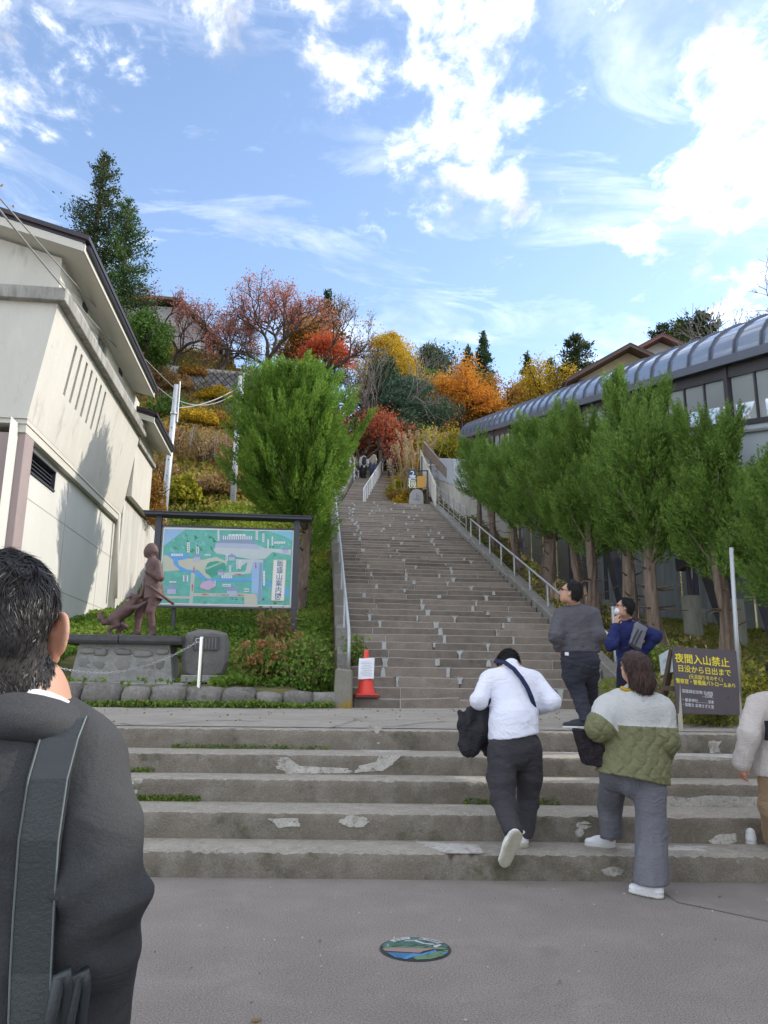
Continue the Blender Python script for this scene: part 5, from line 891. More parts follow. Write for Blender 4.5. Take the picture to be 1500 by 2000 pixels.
# ---------------------------------------------------------------- smooth solid modelling (signed distances -> one continuous mesh)
class Sdf:
    def __init__(s, k=.03): s.p = []; s.k = k
    def cap(s, a, b, ra, rb=None, flat=None, f=1.0, k=None, sub=False): s.p.append(('c', np.array(a, float), np.array(b, float), ra, ra if rb is None else rb, None if flat is None else unit(np.array(flat, float)), f, k, sub)); return s
    def ell(s, c, r, Rm=None, k=None, sub=False): s.p.append(('e', np.array(c, float), np.array(r, float), Rm, k, sub)); return s
    def chain(s, pts, rr, **kw):
        for a, b, ra, rb in zip(pts, pts[1:], rr, rr[1:]): s.cap(a, b, ra, rb, **kw)
        return s
    def bounds(s, pad):
        lo, hi = np.full(3, 1e9), np.full(3, -1e9)
        for q in s.p:
            if q[-1]: continue
            if q[0] == 'c': r_ = max(q[3], q[4]); pts = np.stack([q[1] - r_, q[1] + r_, q[2] - r_, q[2] + r_])
            else: r_ = max(q[2]); pts = np.stack([q[1] - r_, q[1] + r_])
            lo = np.minimum(lo, pts.min(0)); hi = np.maximum(hi, pts.max(0))
        return lo - pad, hi + pad
    def field(s, P):
        F = None
        for q in s.p:
            if q[0] == 'c':
                _, a, b, ra, rb, fl, f, k, sub = q; Q = P
                if fl is not None: w_ = (P - a) @ fl; Q = P + (w_ * (1 / f - 1))[:, None] * fl
                ab = b - a; L2 = max(ab @ ab, 1e-9); h = np.clip(((Q - a) @ ab) / L2, 0, 1); d = np.linalg.norm(Q - a - h[:, None] * ab, axis=1) - (ra + (rb - ra) * h)
                if fl is not None: d = d * (f * .5 + .5)
            else:
                _, c, r_, Rm, k, sub = q; Q = P - c
                if Rm is not None: Q = Q @ Rm
                k0 = np.linalg.norm(Q / r_, axis=1); k1 = np.maximum(np.linalg.norm(Q / (r_ * r_), axis=1), 1e-6); d = k0 * (k0 - 1) / k1
            kk = s.k if k is None else k
            if F is None: F = d
            elif sub: h = np.clip(.5 - .5 * (F + d) / kk, 0, 1); F = F * (1 - h) - d * h + kk * h * (1 - h)
            else: h = np.clip(.5 + .5 * (d - F) / kk, 0, 1); F = F * h + d * (1 - h) - kk * h * (1 - h)
        return F
    def mesh(s, name, vox, post=None, pad=None):
        lo, hi = s.bounds(pad or max(3 * vox, .02)); n = np.ceil((hi - lo) / vox).astype(int) + 1
        g = np.stack(np.meshgrid(*[lo[i] + np.arange(n[i]) * vox for i in range(3)], indexing='ij'), -1).reshape(-1, 3); F = s.field(g)
        if post is not None: F = post(g, F)
        return nets(name, F.reshape(n), lo, vox)
def nets(name, F, lo, vox):
    """naive surface nets"""
    n = F.shape; ins = F < 0; c = np.zeros([x - 1 for x in n], np.int8)
    for dx in (0, 1):
        for dy in (0, 1):
            for dz in (0, 1): c += ins[dx:n[0] - 1 + dx, dy:n[1] - 1 + dy, dz:n[2] - 1 + dz]
    act = (c > 0) & (c < 8); idx = np.full(act.shape, -1, np.int64); I = np.argwhere(act); idx[act] = np.arange(len(I)); S = np.zeros((len(I), 3)); W = np.zeros(len(I))
    cor = [(a, b, d) for a in (0, 1) for b in (0, 1) for d in (0, 1)]
    for u in cor:
        for ax in range(3):
            if u[ax]: continue
            v = list(u); v[ax] = 1; f0 = F[I[:, 0] + u[0], I[:, 1] + u[1], I[:, 2] + u[2]]; f1 = F[I[:, 0] + v[0], I[:, 1] + v[1], I[:, 2] + v[2]]; m = (f0 < 0) != (f1 < 0)
            t = f0[m] / (f0[m] - f1[m]); p = np.tile(np.array(u, float), (m.sum(), 1)); p[:, ax] += t; S[m] += p; W[m] += 1
    V = lo + (I + S / W[:, None]) * vox; Q = []
    for ax in range(3):
        o1, o2 = [(1, 2), (2, 0), (0, 1)][ax]; a = np.take(ins, range(n[ax] - 1), ax); b = np.take(ins, range(1, n[ax]), ax); E = np.argwhere(a != b); E = E[(E[:, o1] > 0) & (E[:, o2] > 0) & (E[:, o1] < n[o1] - 1) & (E[:, o2] < n[o2] - 1)]
        sgn = a[E[:, 0], E[:, 1], E[:, 2]]; e1, e2 = np.zeros(3, int), np.zeros(3, int); e1[o1] = 1; e2[o2] = 1
        q = np.stack([idx[tuple((E - d).T)] for d in (0 * e1, e1, e1 + e2, e2)], 1); q[~sgn] = q[~sgn][:, ::-1]; Q.append(q)
    Q = np.concatenate(Q); Q = Q[(Q >= 0).all(1)]; return V, Q
def solid(name, VQ, m, parent, smooth_it=1, mats=None, classify=None, loc=None):
    V, Q = VQ if not isinstance(VQ, list) else (np.concatenate([v for v, _ in VQ]), np.concatenate([q + o for (v, q), o in zip(VQ, np.concatenate([[0], np.cumsum([len(v) for v, _ in VQ])[:-1]]))]))
    V = V.copy()
    for _ in range(smooth_it):
        A = np.zeros_like(V); W = np.zeros(len(V))
        for i in range(4):
            for o in (1, 3): np.add.at(A, Q[:, i], V[Q[:, (i + o) % 4]]); np.add.at(W, Q[:, i], 1)
        V = V * .45 + .55 * A / np.maximum(W, 1)[:, None]
    b = base_of(parent) if parent is not None else np.array(loc, float); me = fast_mesh(name, V - b, Q, smooth=True)
    if mats:
        for x in mats: me.materials.append(x)
        me.polygons.foreach_set('material_index', classify(V[Q].mean(1)).astype(np.int32))
    return link(name, me, m, parent, None if parent is not None else loc)
def folds(P, amp, freq, seed, stretch=(1, 1, 1)):
    r = np.random.default_rng(seed); Q = P * np.array(stretch) * freq; o = 0
    for i in range(5): k = unit(r.normal(0, 1, (1, 3)))[0]; k2 = unit(r.normal(0, 1, (1, 3)))[0]; w_ = np.sin(Q @ k * (1 + .45 * i) + 1.6 * np.sin(Q @ k2 * .7 + r.uniform(0, 6)) + r.uniform(0, 6)); o = o + (1 - np.abs(w_)) ** 2 * (1 if i % 2 else -1) / (1 + .3 * i)
    return amp * o
def text(name, s, size, o, ru, up, m, parent, bold=0.0, align='CENTER', depth=0.001, sx=1.0):
    """lettering as flat mesh on the plane through o spanned by ru (right) and up"""
    cu = bpy.data.curves.new('lettering', 'FONT'); cu.body = s; cu.size = size; cu.align_x = align; cu.align_y = 'CENTER'; cu.offset = bold * .05; cu.resolution_u = 3
    ob = bpy.data.objects.new('lettering', cu); COL.objects.link(ob); dg = bpy.context.evaluated_depsgraph_get(); me = bpy.data.meshes.new_from_object(ob.evaluated_get(dg)); bpy.data.objects.remove(ob); bpy.data.curves.remove(cu)
    n = len(me.vertices); V = np.zeros(n * 3, np.float32); me.vertices.foreach_get('co', V); V = V.reshape(-1, 3); W = np.array(o)[None] + V[:, :1] * sx * np.array(ru)[None] + V[:, 1:2] * np.array(up)[None] - base_of(parent)[None]
    me.vertices.foreach_set('co', W.astype(np.float32).ravel()); me.materials.clear(); me.update(); me.name = name; return link(name, me, m, parent)
# ---------------------------------------------------------------- poles, cables, rails
galv = mat('galvanised_steel', (0.48, 0.50, 0.52), (0.40, 0.42, 0.44), scale=3, rough=.45, metal=.4)
def pole(label, px0, py0, px1, py1, Y, r_):
    b_, t_ = at(px1, py1, Y), at(px0, py0, Y); b_[2] = min(b_[2], float(terrain(b_[0], Y))); t = thing('utility_pole', label, 'pole', b_, 'steel poles on the left slope'); m = MB(); m.tube([b_ - (0, 0, .3), (b_ + t_) / 2, t_], [r_ * 1.1, r_, r_ * .8], 10); m.build('shaft', galv, t, smooth=True)
    m = MB(); m.tube([t_ + (r_ * 1.0, -.02, -1.3), t_ + (r_ * 1.0, -.02, .12)], r_ * .25, 6); m.build('conduit', galv, t)
    for k in range(9): q = b_ + (t_ - b_) * (.12 + .09 * k); m = MB(); m.tube([q + (0, -r_ * .9, 0), q + (0, -r_ * 1.5, 0)], .016, 5); m.build('step_bolt', darkmetal, t)
    m = MB(); q = b_ + (t_ - b_) * .83; m.lathe(q, [(r_ * 1.15, 0), (r_ * 1.15, .06)], 10); m.build('band', alum, t); return b_, t_
b1, t1 = pole('steel pole standing by the museum roof end, nearer and fully visible', 345, 752, 318, 1000, 24.6, .105)
b2, t2 = pole('steel pole farther up, its middle hidden by the large juniper', 470, 735, 453, 1003, 28, .11)
wire_m = flat('cable_grey', (.30, .30, .29), .6)
def cable(label, a, b, sag, r_=.012):
    t = np.linspace(0, 1, 24)[:, None]; P = np.array(a) * (1 - t) + np.array(b) * t; P[:, 2] -= sag * 4 * (t[:, 0] * (1 - t[:, 0])); m = MB(); m.tube(P, r_, 5); tag(m.build('cable', wire_m, None, smooth=True), label, 'cable')
cable('thick grey cable between the two steel poles, the upper slack one', t1 + (.1, 0, -.55), t2 + (0, 0, -.55), .35, .016)
cable('thick grey cable between the two steel poles, the lower one', t1 + (.1, 0, -.80), t2 + (-.02, 0, -.42), .18, .022)
cable('overhead cable crossing the museum wall down to the nearer pole, upper one', at(-60, 318, 8.5), t1 + (-.08, 0, -.1), .1, .012)
cable('overhead cable crossing the museum wall down to the nearer pole, lower one', at(-60, 335, 8.5), t1 + (-.08, 0, -.5), .25, .014)
hr = thing('handrail', 'grey pipe handrail climbing along the right kerb of the stone stairs', 'handrail', (5.3, 11.7, 1.3)); pts = []
for k, Y in enumerate(np.arange(11.75, 24.6, 1.38)):
    x_ = float(xr(Y)) + .16; zb = stair_z(Y) + .08; zt = stair_z(Y) + .56 + .008 * (Y - 11.75); pts.append((x_, Y, zt)); m_ = MB(); m_.tube([(x_, Y, zb - .1), (x_, Y, zt - .01)], .021, 7); m_.build('post', galv, hr)
m_ = MB(); m_.tube(pts, .024, 8); m_.build('rail', galv, hr, smooth=True)
ps = thing('pipe_post', 'tall thin grey post with black cap beside the grey sweater man', 'post', (5.55, 13.0, 1.7)); m_ = MB(); m_.tube([(5.55, 13.0, 1.5), (5.55, 13.0, 2.78)], .028, 8); m_.build('shaft', galv, ps); m_ = MB(); m_.lathe((5.55, 13, 2.77), [(.03, 0), (.036, .03), (.03, .06), (.01, .075)], 8); m_.build('cap', darkmetal, ps)
sp_ = atX(1425, 1075, 6.0); pp = thing('sign_pole', 'plain grey steel pole rising behind the night entry sign', 'pole', (5.35, 9.3, float(terrain(5.35, 9.3)))); m_ = MB(); m_.tube([at(1447, 1400, 8.9), at(1428, 1070, 8.9)], .026, 8); m_.build('shaft', galv, pp, smooth=True)
wf2 = thing('wire_fence', 'low wire fence with thin dark posts at the top of the right stair edge', 'fence', (5.6, 24.8, 6.3))
q_ = []
for Y in np.arange(24.9, 32.3, 1.2): x_ = float(xr(Y)) + .15; z_ = stair_z(Y); m_ = MB(); m_.tube([(x_, Y, z_), (x_, Y, z_ + .95)], .02, 6); m_.build('post', mat('grey_post', (.3, .31, .32), rough=.5), wf2); q_.append((x_, Y, z_))
for dz in (.3, .6, .93): m_ = MB(); m_.tube([(a, b, c + dz) for a, b, c in q_], .009, 5); m_.build('wire', galv, wf2)
hl = thing('handrail', 'grey pipe handrail along the left side wall of the stone stairs', 'handrail', (.7, 11.6, 1.3)); pts = []
for k, Y in enumerate(np.arange(11.55, 31, 2.4)):
    x_ = float(xl(Y)) - .06; zt = stair_z(Y) + .86; pts.append((x_, Y, zt)); m_ = MB(); m_.tube([(x_, Y, stair_z(Y) + .1), (x_, Y, zt - .01)], .02, 7); m_.build('post', galv, hl)
pts = [(pts[0][0], 11.42, 1.55), (pts[0][0], 11.44, stair_z(11.44) + .72)] + pts; m_ = MB(); m_.tube(pts, .025, 8); m_.build('rail', galv, hl, smooth=True)
wp_m = mat('white_rail_paint', (.62, .63, .64), (.52, .53, .54), rough=.5)
hm = thing('handrail', 'white pipe handrail running up the middle of the upper stairs', 'handrail', (2.8, 33.6, ZT)); pts = []
for k in range(0, 40, 3):
    Y = YT + .95 + .37 * k; x_ = 2.78 + .17 * (Y - 33); zb = ZT + .148 * k; pts.append((x_, Y, zb + .95)); m_ = MB(); m_.tube([(x_, Y, zb - .05), (x_, Y, zb + .94)], .034, 6); m_.build('post', wp_m, hm)
m_ = MB(); m_.tube([(pts[0][0], pts[0][1] - .1, pts[0][2] - .9), (pts[0][0], pts[0][1] - .1, pts[0][2] - .05)] + pts, .036, 6); m_.build('rail', wp_m, hm)
lf = thing('handrail', 'grey rail fence slanting down to the upper stairs from the left behind the juniper', 'handrail', at(700, 930, 44))
a_, b_ = at(684, 885, 43), at(716, 932, 45.5)
for dz in (0, -.45, -.9): m_ = MB(); m_.tube([a_ + (0, 0, dz), b_ + (0, 0, dz)], .05, 6); m_.build('rail', wp_m, lf)
for t in np.linspace(0, 1, 5): q = a_ * (1 - t) + b_ * t; m_ = MB(); m_.tube([q - (0, 0, 1.6), q + (0, 0, .1)], .045, 6); m_.build('post', wp_m, lf)
m_ = MB(); m_.hexa([a_ + (-1.2, 0, -3.5), b_ + (0, 0, -3.5), b_ + (0, .5, -3.5), a_ + (-1.2, .5, -3.5)], [a_ + (-1.2, 0, -1.0), b_ + (0, 0, -1.1), b_ + (0, .5, -1.1), a_ + (-1.2, .5, -1.0)])
tag(m_.build('retaining_wall', curb_m, None), 'concrete retaining wall under the slanting rail left of the upper stairs', 'wall')
lw = MB(); Ya, Yb_ = YT + 1.0, YT + 14.5; lw.hexa([(1.45, Ya, ZT - .5), (1.73, Ya, ZT - .5), (1.73 + .14 * 13.5, Yb_, ZT + 4.6), (1.45 + .14 * 13.5, Yb_, ZT + 4.6)], [(1.45, Ya, ZT + .35), (1.73, Ya, ZT + .3), (1.73 + .14 * 13.5, Yb_, ZT + 5.75), (1.45 + .14 * 13.5, Yb_, ZT + 5.8)])
tag(lw.build('side_wall', curb_m, None), 'low grey concrete side wall along the left edge of the upper stairs', 'wall')
gfn = thing('garden_fence', 'low thin dark wire fence on the bank above the map board', 'fence', (-1.5, 21.5, 4.6)); q_ = []
for x_ in np.arange(-3.6, .3, .62): z_ = float(terrain(x_, 21.6)); q_.append((x_, 21.6, z_)); m_ = MB(); m_.tube([(x_, 21.6, z_ - .1), (x_, 21.6, z_ + .75)], .014, 5); m_.build('post', darkmetal, gfn)
for dz in (.25, .48, .72): m_ = MB(); m_.tube([(a, b, c + dz) for a, b, c in q_], .009, 5); m_.build('wire', darkmetal, gfn)
# ---------------------------------------------------------------- map board
bd = thing('map_board', 'big illustrated map board in a dark timber frame standing on the grass bank', 'sign board', (-1.28, 14.5, 2.3))
BY = 14.5
m_ = MB(); m_.box((-2.505, BY + .004, 2.765), (-.055, BY + .035, 4.232)); m_.build('panel', flat('panel_back', (.5, .5, .48)), bd)
for x_ in (-2.60, -.02):
    m_ = MB(); zb = float(terrain(x_, BY)) - .3; m_.box((x_ - .055, BY - .03, zb), (x_ + .055, BY + .08, 4.46)); m_.build('post', darkmetal, bd)
m_ = MB(); m_.box((-2.86, BY - .14, 4.44), (.26, BY + .20, 4.485)); m_.hexa([(-2.88, BY - .16, 4.487), (.28, BY - .16, 4.487), (.28, BY + .22, 4.487), (-2.88, BY + .22, 4.487)], [(-2.88, BY - .16, 4.505), (.28, BY - .16, 4.505), (.28, BY + .22, 4.53), (-2.88, BY + .22, 4.53)]); m_.build('roof', darkmetal, bd)
m_ = MB(); m_.box((-2.54, BY - .012, 2.725), (-.075, BY + .05, 2.763)); m_.build('frame_bar', darkmetal, bd); m_ = MB(); m_.box((-2.54, BY + .01, 4.234), (-.075, BY + .05, 4.27)); m_.build('frame_bar', darkmetal, bd)
m_ = MB(); m_.box((-2.25, BY + .06, 2.0), (-2.19, BY + .11, 2.78)); m_.build('brace', darkmetal, bd)
_cnt = [0]
def bp(cx, cy, lay): p = at(290 + cx / 4.5455, 990 + cy / 4.5455, BY); p[1] = BY - .0008 * lay; return p
def bpoly(name, pts, lay, m, sub=0):
    _cnt[0] += 1; P = [bp(x, y, lay + (_cnt[0] % 9) * .1) for x, y in pts]; q = MB(); q.poly(P); q.build(name, m, bd, fix=False)
pm = lambda n, c: flat('print_' + n, c, .45)
white_p, beige_p, blue_p, lblue_p, teal_p, red_p, navy_p, pink_p, grey_p, lav_p = pm('white', (.72, .74, .74)), pm('beige', (.52, .52, .43)), pm('river', (.12, .36, .72)), pm('pale_blue', (.30, .48, .72)), None, pm('red', (.65, .06, .07)), pm('navy', (.03, .05, .14)), pm('pink', (.58, .40, .58)), pm('greyblue', (.24, .32, .46)), pm('lavender', (.42, .46, .60))
teal_p = mat('print_hills', (.09, .36, .30), (.16, .48, .44), (.07, .30, .22), scale=2.2, rough=.45, stretch=(1.2, 1, 1.6))
bpoly('map_print', [(135, 187), (1291, 210), (1262, 884), (88, 860)], 1, white_p); bpoly('map_print', [(143, 196), (1282, 217), (1254, 874), (97, 852)], 2, teal_p)
bpoly('map_print', [(143, 196), (330, 200), (250, 260), (170, 320), (136, 350)], 3, lblue_p); bpoly('map_print', [(1060, 214), (1282, 217), (1279, 300), (1200, 260)], 3, pm('sky_blue', (.22, .52, .66)))
rr_ = np.random.default_rng(9)
for k in range(46):
    x_, y_ = rr_.uniform(190, 620), rr_.uniform(215, 380); bpoly('hill_stroke', [(x_, y_), (x_ + rr_.uniform(15, 50), y_ + rr_.uniform(20, 60)), (x_ + rr_.uniform(0, 15), y_ + rr_.uniform(25, 55))], 3, pm('hill%d' % (k % 3), ((.03, .24, .12), (.12, .44, .34), (.20, .50, .46))[k % 3]))
for k in range(30):
    x_, y_ = rr_.uniform(1030, 1250), rr_.uniform(300, 460) if k % 2 else rr_.uniform(500, 840); x_ = x_ if k % 2 else rr_.uniform(430, 900); y_ = y_ if k % 2 else rr_.uniform(800, 850); bpoly('hill_stroke', [(x_, y_), (x_ + rr_.uniform(10, 30), y_ + rr_.uniform(8, 30)), (x_ - rr_.uniform(0, 12), y_ + rr_.uniform(10, 30))], 3, pm('hill%d' % (k % 3), (.03, .24, .12)))
bpoly('road', [(130, 430), (215, 430), (330, 455), (480, 470), (600, 445), (700, 485), (690, 520), (600, 480), (520, 500), (500, 560), (560, 640), (520, 640), (440, 560), (300, 560), (130, 575)], 4, beige_p)
bpoly('road', [(385, 520), (420, 520), (392, 856), (360, 855)], 5, pm('pale_road', (.46, .52, .50))); bpoly('road', [(400, 765), (950, 772), (950, 800), (398, 793)], 5, beige_p); bpoly('road', [(100, 790), (372, 795), (372, 815), (98, 812)], 5, beige_p); bpoly('road', [(850, 780), (960, 775), (968, 870), (850, 866)], 5, beige_p)
bpoly('river', [(160, 425), (240, 400), (370, 430), (345, 460), (260, 475), (270, 520), (340, 555), (430, 570), (520, 635), (560, 640), (920, 632), (1090, 680), (1250, 740), (1248, 790), (1180, 760), (1040, 690), (920, 660), (540, 664), (440, 620), (400, 585), (290, 570), (225, 510), (220, 470)], 6, blue_p)
bpoly('plaza', [(575, 380), (640, 320), (930, 330), (1045, 370), (1270, 378), (1262, 430), (1100, 400), (1040, 460), (930, 470), (600, 412)], 6, pm('pale_plaza', (.50, .56, .58)))
bpoly('temple_roof', [(655, 268), (925, 275), (950, 330), (615, 320)], 7, grey_p); bpoly('temple_wall', [(600, 320), (960, 332), (1000, 375), (590, 360)], 7, lav_p)
for k in range(14): x_ = 662 + 19 * k; bpoly('ridge_tile', [(x_, 258), (x_ + 8, 258), (x_ + 9, 290), (x_ - 1, 290)], 8, white_p)
bpoly('steps_print', [(915, 480), (1020, 482), (1000, 830), (965, 830), (968, 770), (915, 768)], 7, lblue_p); bpoly('steps_print', [(985, 500), (1012, 500), (996, 826), (972, 826)], 8, grey_p)
bpoly('road', [(775, 465), (1020, 470), (1018, 490), (930, 490), (905, 590), (800, 605), (670, 610), (670, 585), (860, 575), (880, 490), (780, 560)], 7, pm('pale_plaza', (.5, .56, .58)))
bpoly('oval_lawn', [(500, 550), (540, 490), (610, 480), (680, 500), (690, 560), (640, 600), (560, 610), (510, 590)], 7, pm('lawn', (.06, .33, .24))); bpoly('path_print', [(500, 545), (640, 490), (655, 500), (510, 560)], 8, pm('lawn2', (.28, .5, .44)))
for (x_, y_, s_) in ((430, 440, 1.0), (740, 440, .9), (640, 575, .8), (205, 720, 1.3), (740, 735, 1.5), (1215, 375, .8)):
    bpoly('shrine_roof', [(x_ - 45 * s_, y_), (x_, y_ - 28 * s_), (x_ + 45 * s_, y_), (x_ + 34 * s_, y_ + 8 * s_), (x_ - 34 * s_, y_ + 8 * s_)], 9, grey_p); bpoly('shrine_wall', [(x_ - 30 * s_, y_ + 8 * s_), (x_ + 30 * s_, y_ + 8 * s_), (x_ + 30 * s_, y_ + 42 * s_), (x_ - 30 * s_, y_ + 42 * s_)], 9, lav_p)
for (x_, y_) in ((520, 690), (490, 705), (555, 700), (525, 715), (540, 675), (505, 685)): bpoly('blossom', ell_pts(x_, y_, 34, 24, 10), 9, pink_p)
for (x_, y_, w_, h_) in ((355, 360, 12, 45), (436, 385, 12, 30), (525, 427, 26, 7), (254, 427, 52, 10), (330, 636, 22, 28), (216, 667, 30, 7), (695, 450, 9, 30), (696, 622, 46, 12), (693, 697, 36, 12), (622, 250, 8, 50), (785, 252, 76, 9), (962, 255, 10, 38), (1020, 275, 9, 38), (1062, 330, 7, 40), (1100, 305, 7, 40), (1165, 318, 48, 9), (872, 740, 22, 14), (588, 680, 8, 22), (1026, 635, 8, 65), (725, 550, 9, 28), (815, 515, 9, 36)):
    bpoly('caption_plate', [(x_ - w_, y_ - h_), (x_ + w_, y_ - h_), (x_ + w_, y_ + h_), (x_ - w_, y_ + h_)], 10, white_p)
    n_ = 4 if max(w_, h_) > 20 else 3
    for k in range(n_):
        c_ = (k + .5) / n_ * 2 - 1; cx_, cy_ = (x_ + c_ * w_ * .85, y_) if w_ > h_ else (x_, y_ + c_ * h_ * .85); s_ = min(w_, h_) * .55; bpoly('caption_mark', [(cx_ - s_, cy_ - s_), (cx_ + s_, cy_ - s_ * .6), (cx_ + s_ * .7, cy_ + s_), (cx_ - s_ * .8, cy_ + s_ * .7)], 11, grey_p)
def arrow(x0, y0, x1, y1, w_=7):
    d = np.array([x1 - x0, y1 - y0], float); L = np.linalg.norm(d); d /= L; n_ = np.array([-d[1], d[0]]); a = np.array([x0, y0], float); h_ = a + d * L * .5; b = a + d * L
    bpoly('arrow_print', [tuple(a + n_ * w_ * .45), tuple(h_ + n_ * w_ * .45), tuple(h_ + n_ * w_), tuple(b), tuple(h_ - n_ * w_), tuple(h_ - n_ * w_ * .45), tuple(a - n_ * w_ * .45)], 12, red_p)
for a_ in ((403, 588, 406, 525), (388, 748, 392, 675), (536, 778, 466, 777), (845, 785, 780, 783), (765, 597, 832, 599), (952, 495, 954, 555)): arrow(*a_)
bpoly('caption_plate', [(575, 770), (745, 774), (745, 792), (575, 789)], 9, pm('caption_beige', (.5, .5, .44)))
text('lettering', 'いにしえ飯盛山通り', .028, bp(660, 782, 12), (1, 0, 0), (0, 0, 1), navy_p, bd)
bpoly('title_border', [(1108, 468), (1226, 470), (1206, 838), (1087, 834)], 13, pm('title_gold', (.55, .50, .25))); bpoly('title_plate', [(1113, 474), (1220, 476), (1200, 832), (1093, 828)], 14, white_p)
for k, ch in enumerate('飯盛山案内図'): text('lettering', ch, .130, bp(1170 - 4.1 * k * 1.0, 508 + 58.6 * k, 16), (1, 0, 0), (0, 0, 1), navy_p, bd, bold=.012)
# ---------------------------------------------------------------- statue, plinth, tablet, bollard and chain
slate = mat('dark_slab_stone', (0.085, 0.083, 0.088), (0.062, 0.06, 0.064), (0.12, 0.115, 0.11), scale=2.5, rough=.85, bump=.5, bscale=50, speck=.3)
rub_m = mat('rubble_mortar', (0.27, 0.265, 0.25), (0.20, 0.195, 0.18), (0.36, 0.35, 0.33), scale=3.5, rough=.95, bump=.8, bscale=28)
pl = thing('statue_plinth', 'rubble stone plinth with dark slab top carrying the bronze boy and dog', 'plinth', (-2.5, 12.1, 1.38))
m_ = MB(); m_.hexa([(-3.22, 11.86, 1.36), (-1.76, 11.86, 1.36), (-1.76, 12.7, 1.36), (-3.22, 12.7, 1.36)], [(-3.14, 11.92, 1.93), (-1.84, 11.92, 1.93), (-1.84, 12.64, 1.93), (-3.14, 12.64, 1.93)]); m_.build('core', rub_m, pl)
for x0, x1 in ((-3.38, -2.565), (-2.555, -1.66)): m_ = MB(); m_.hexa([(x0 + .0, 11.80, 1.925), (x1 - .0, 11.80, 1.925), (x1, 12.78, 1.925), (x0, 12.78, 1.925)], [(x0, 11.76, 1.965), (x1, 11.76, 1.965), (x1, 12.8, 1.965), (x0, 12.8, 1.965)]); m_.box((x0, 11.76, 1.965), (x1, 12.8, 2.052)); m_.build('cap_slab', slate, pl, bevel=.006)
m_ = MB(); m_.box((-3.75, 11.55, 1.25), (-1.55, 12.9, 1.375)); m_.build('base_slab', rub_m, pl, bevel=.02)
rub_s = mat('rubble_stone', (0.17, 0.165, 0.16), (0.24, 0.21, 0.18), (0.13, 0.15, 0.17), scale=2.2, rough=.9, bump=.5, objvar=.6)
rr_ = np.random.default_rng(14)
for k, (x_, z_, w_, h_) in enumerate(((-3.02, 1.82, .24, .09), (-2.76, 1.80, .20, .11), (-2.5, 1.81, .22, .10), (-2.2, 1.79, .26, .12), (-1.95, 1.82, .18, .09), (-3.05, 1.63, .22, .16), (-2.8, 1.60, .24, .15), (-2.5, 1.62, .24, .24), (-2.17, 1.60, .34, .20), (-1.92, 1.62, .16, .2), (-3.08, 1.46, .24, .11), (-2.78, 1.45, .26, .10), (-2.42, 1.45, .22, .09), (-1.95, 1.45, .22, .10))):
    rock((x_ + rr_.normal(0, .02), 11.905 + .04 * (1.93 - z_), z_), (w_ * rr_.uniform(.8, 1.15), .075, h_ * rr_.uniform(.8, 1.1)), 500 + k, 3, .12).build('stone', rub_s, pl, smooth=True)
bronze = mat('red_brown_bronze', (0.13, 0.062, 0.052), (0.085, 0.046, 0.043), (0.085, 0.082, 0.088), scale=4.5, rough=.6, bump=.3, bscale=40, spec=.4)
def sp(cx, cy, dy=0.): return at(180 + cx / 8.694, 1040 + cy / 8.694, 12.15 + dy)
st = thing('bronze_statue', 'reddish bronze statue of a boy with a sword and a dog leaping up at him', 'statue', sp(900, 1770))
B = Sdf(.035); z0_ = 2.052
B.ell(sp(1005, 300), (.098, .09, .115)); B.ell(sp(960, 330), (.07, .07, .085)); B.cap(sp(895, 335), sp(890, 350), .014, k=.015); B.ell(sp(925, 395), (.04, .04, .03), k=.02); B.ell(sp(1085, 330, .0), (.035, .05, .05)); B.cap(sp(1010, 400), sp(1030, 500), .055, .065)
B.cap(sp(1040, 560), sp(1045, 760), .115, .11, flat=(0, 1, 0), f=1.15); B.cap(sp(1045, 760), sp(1050, 930), .105, .13); B.cap(sp(1050, 930), sp(1050, 1090), .125, .135)
B.cap(sp(1110, 530, -.13), sp(1160, 770, -.15), .06, .052); B.cap(sp(1160, 770, -.15), sp(950, 665, -.14), .05, .036); B.ell(sp(925, 660, -.13), (.035, .03, .04), k=.015)
B.cap(sp(1000, 540, .13), sp(930, 800, .14), .058, .045); B.cap(sp(930, 800, .14), sp(840, 1050, .08), .042, .032); B.ell(sp(830, 1080, .06), (.03, .035, .035), k=.015)
B.cap(sp(1060, 1080, -.06), sp(985, 1330, -.07), .085, .07); B.cap(sp(985, 1330, -.07), sp(1030, 1700, -.02), .064, .045); B.cap(sp(1035, 1720, -.02), sp(960, 1755, -.06), .042, .03)
B.cap(sp(1000, 1080, .08), sp(800, 1380, .12), .082, .066); B.cap(sp(800, 1380, .12), sp(765, 1690, .12), .062, .044); B.cap(sp(770, 1725, .12), sp(690, 1755, .1), .04, .03)
for q_, r_ in ((sp(1030, 1690, -.02), .052), (sp(765, 1690, .12), .05)): B.cap(q_ - (0, 0, .012), q_ + (0, 0, .012), r_, k=.01)
solid('figure', B.mesh('figure', .0115, lambda P, F: np.maximum(F + folds(P, .004, 26, 2), z0_ - P[:, 2])), bronze, st)
m_ = MB(); sk = [];
for k in range(24): a = k / 24 * 6.283; sk.append(a)
c0, c1 = sp(1050, 930), sp(1050, 1120)
Dg = Sdf(.04)
Dg.cap(sp(370, 1470), sp(600, 1300), .095, .10); Dg.cap(sp(600, 1300), sp(690, 1200), .09, .062); Dg.ell(sp(715, 1120), (.072, .06, .062)); Dg.cap(sp(750, 1110), sp(835, 1075), .042, .026, k=.02); Dg.cap(sp(660, 1080, -.05), sp(580, 1125, -.08), .022, .012, k=.012); Dg.cap(sp(690, 1060, .04), sp(665, 1030, .07), .02, .01, k=.012)
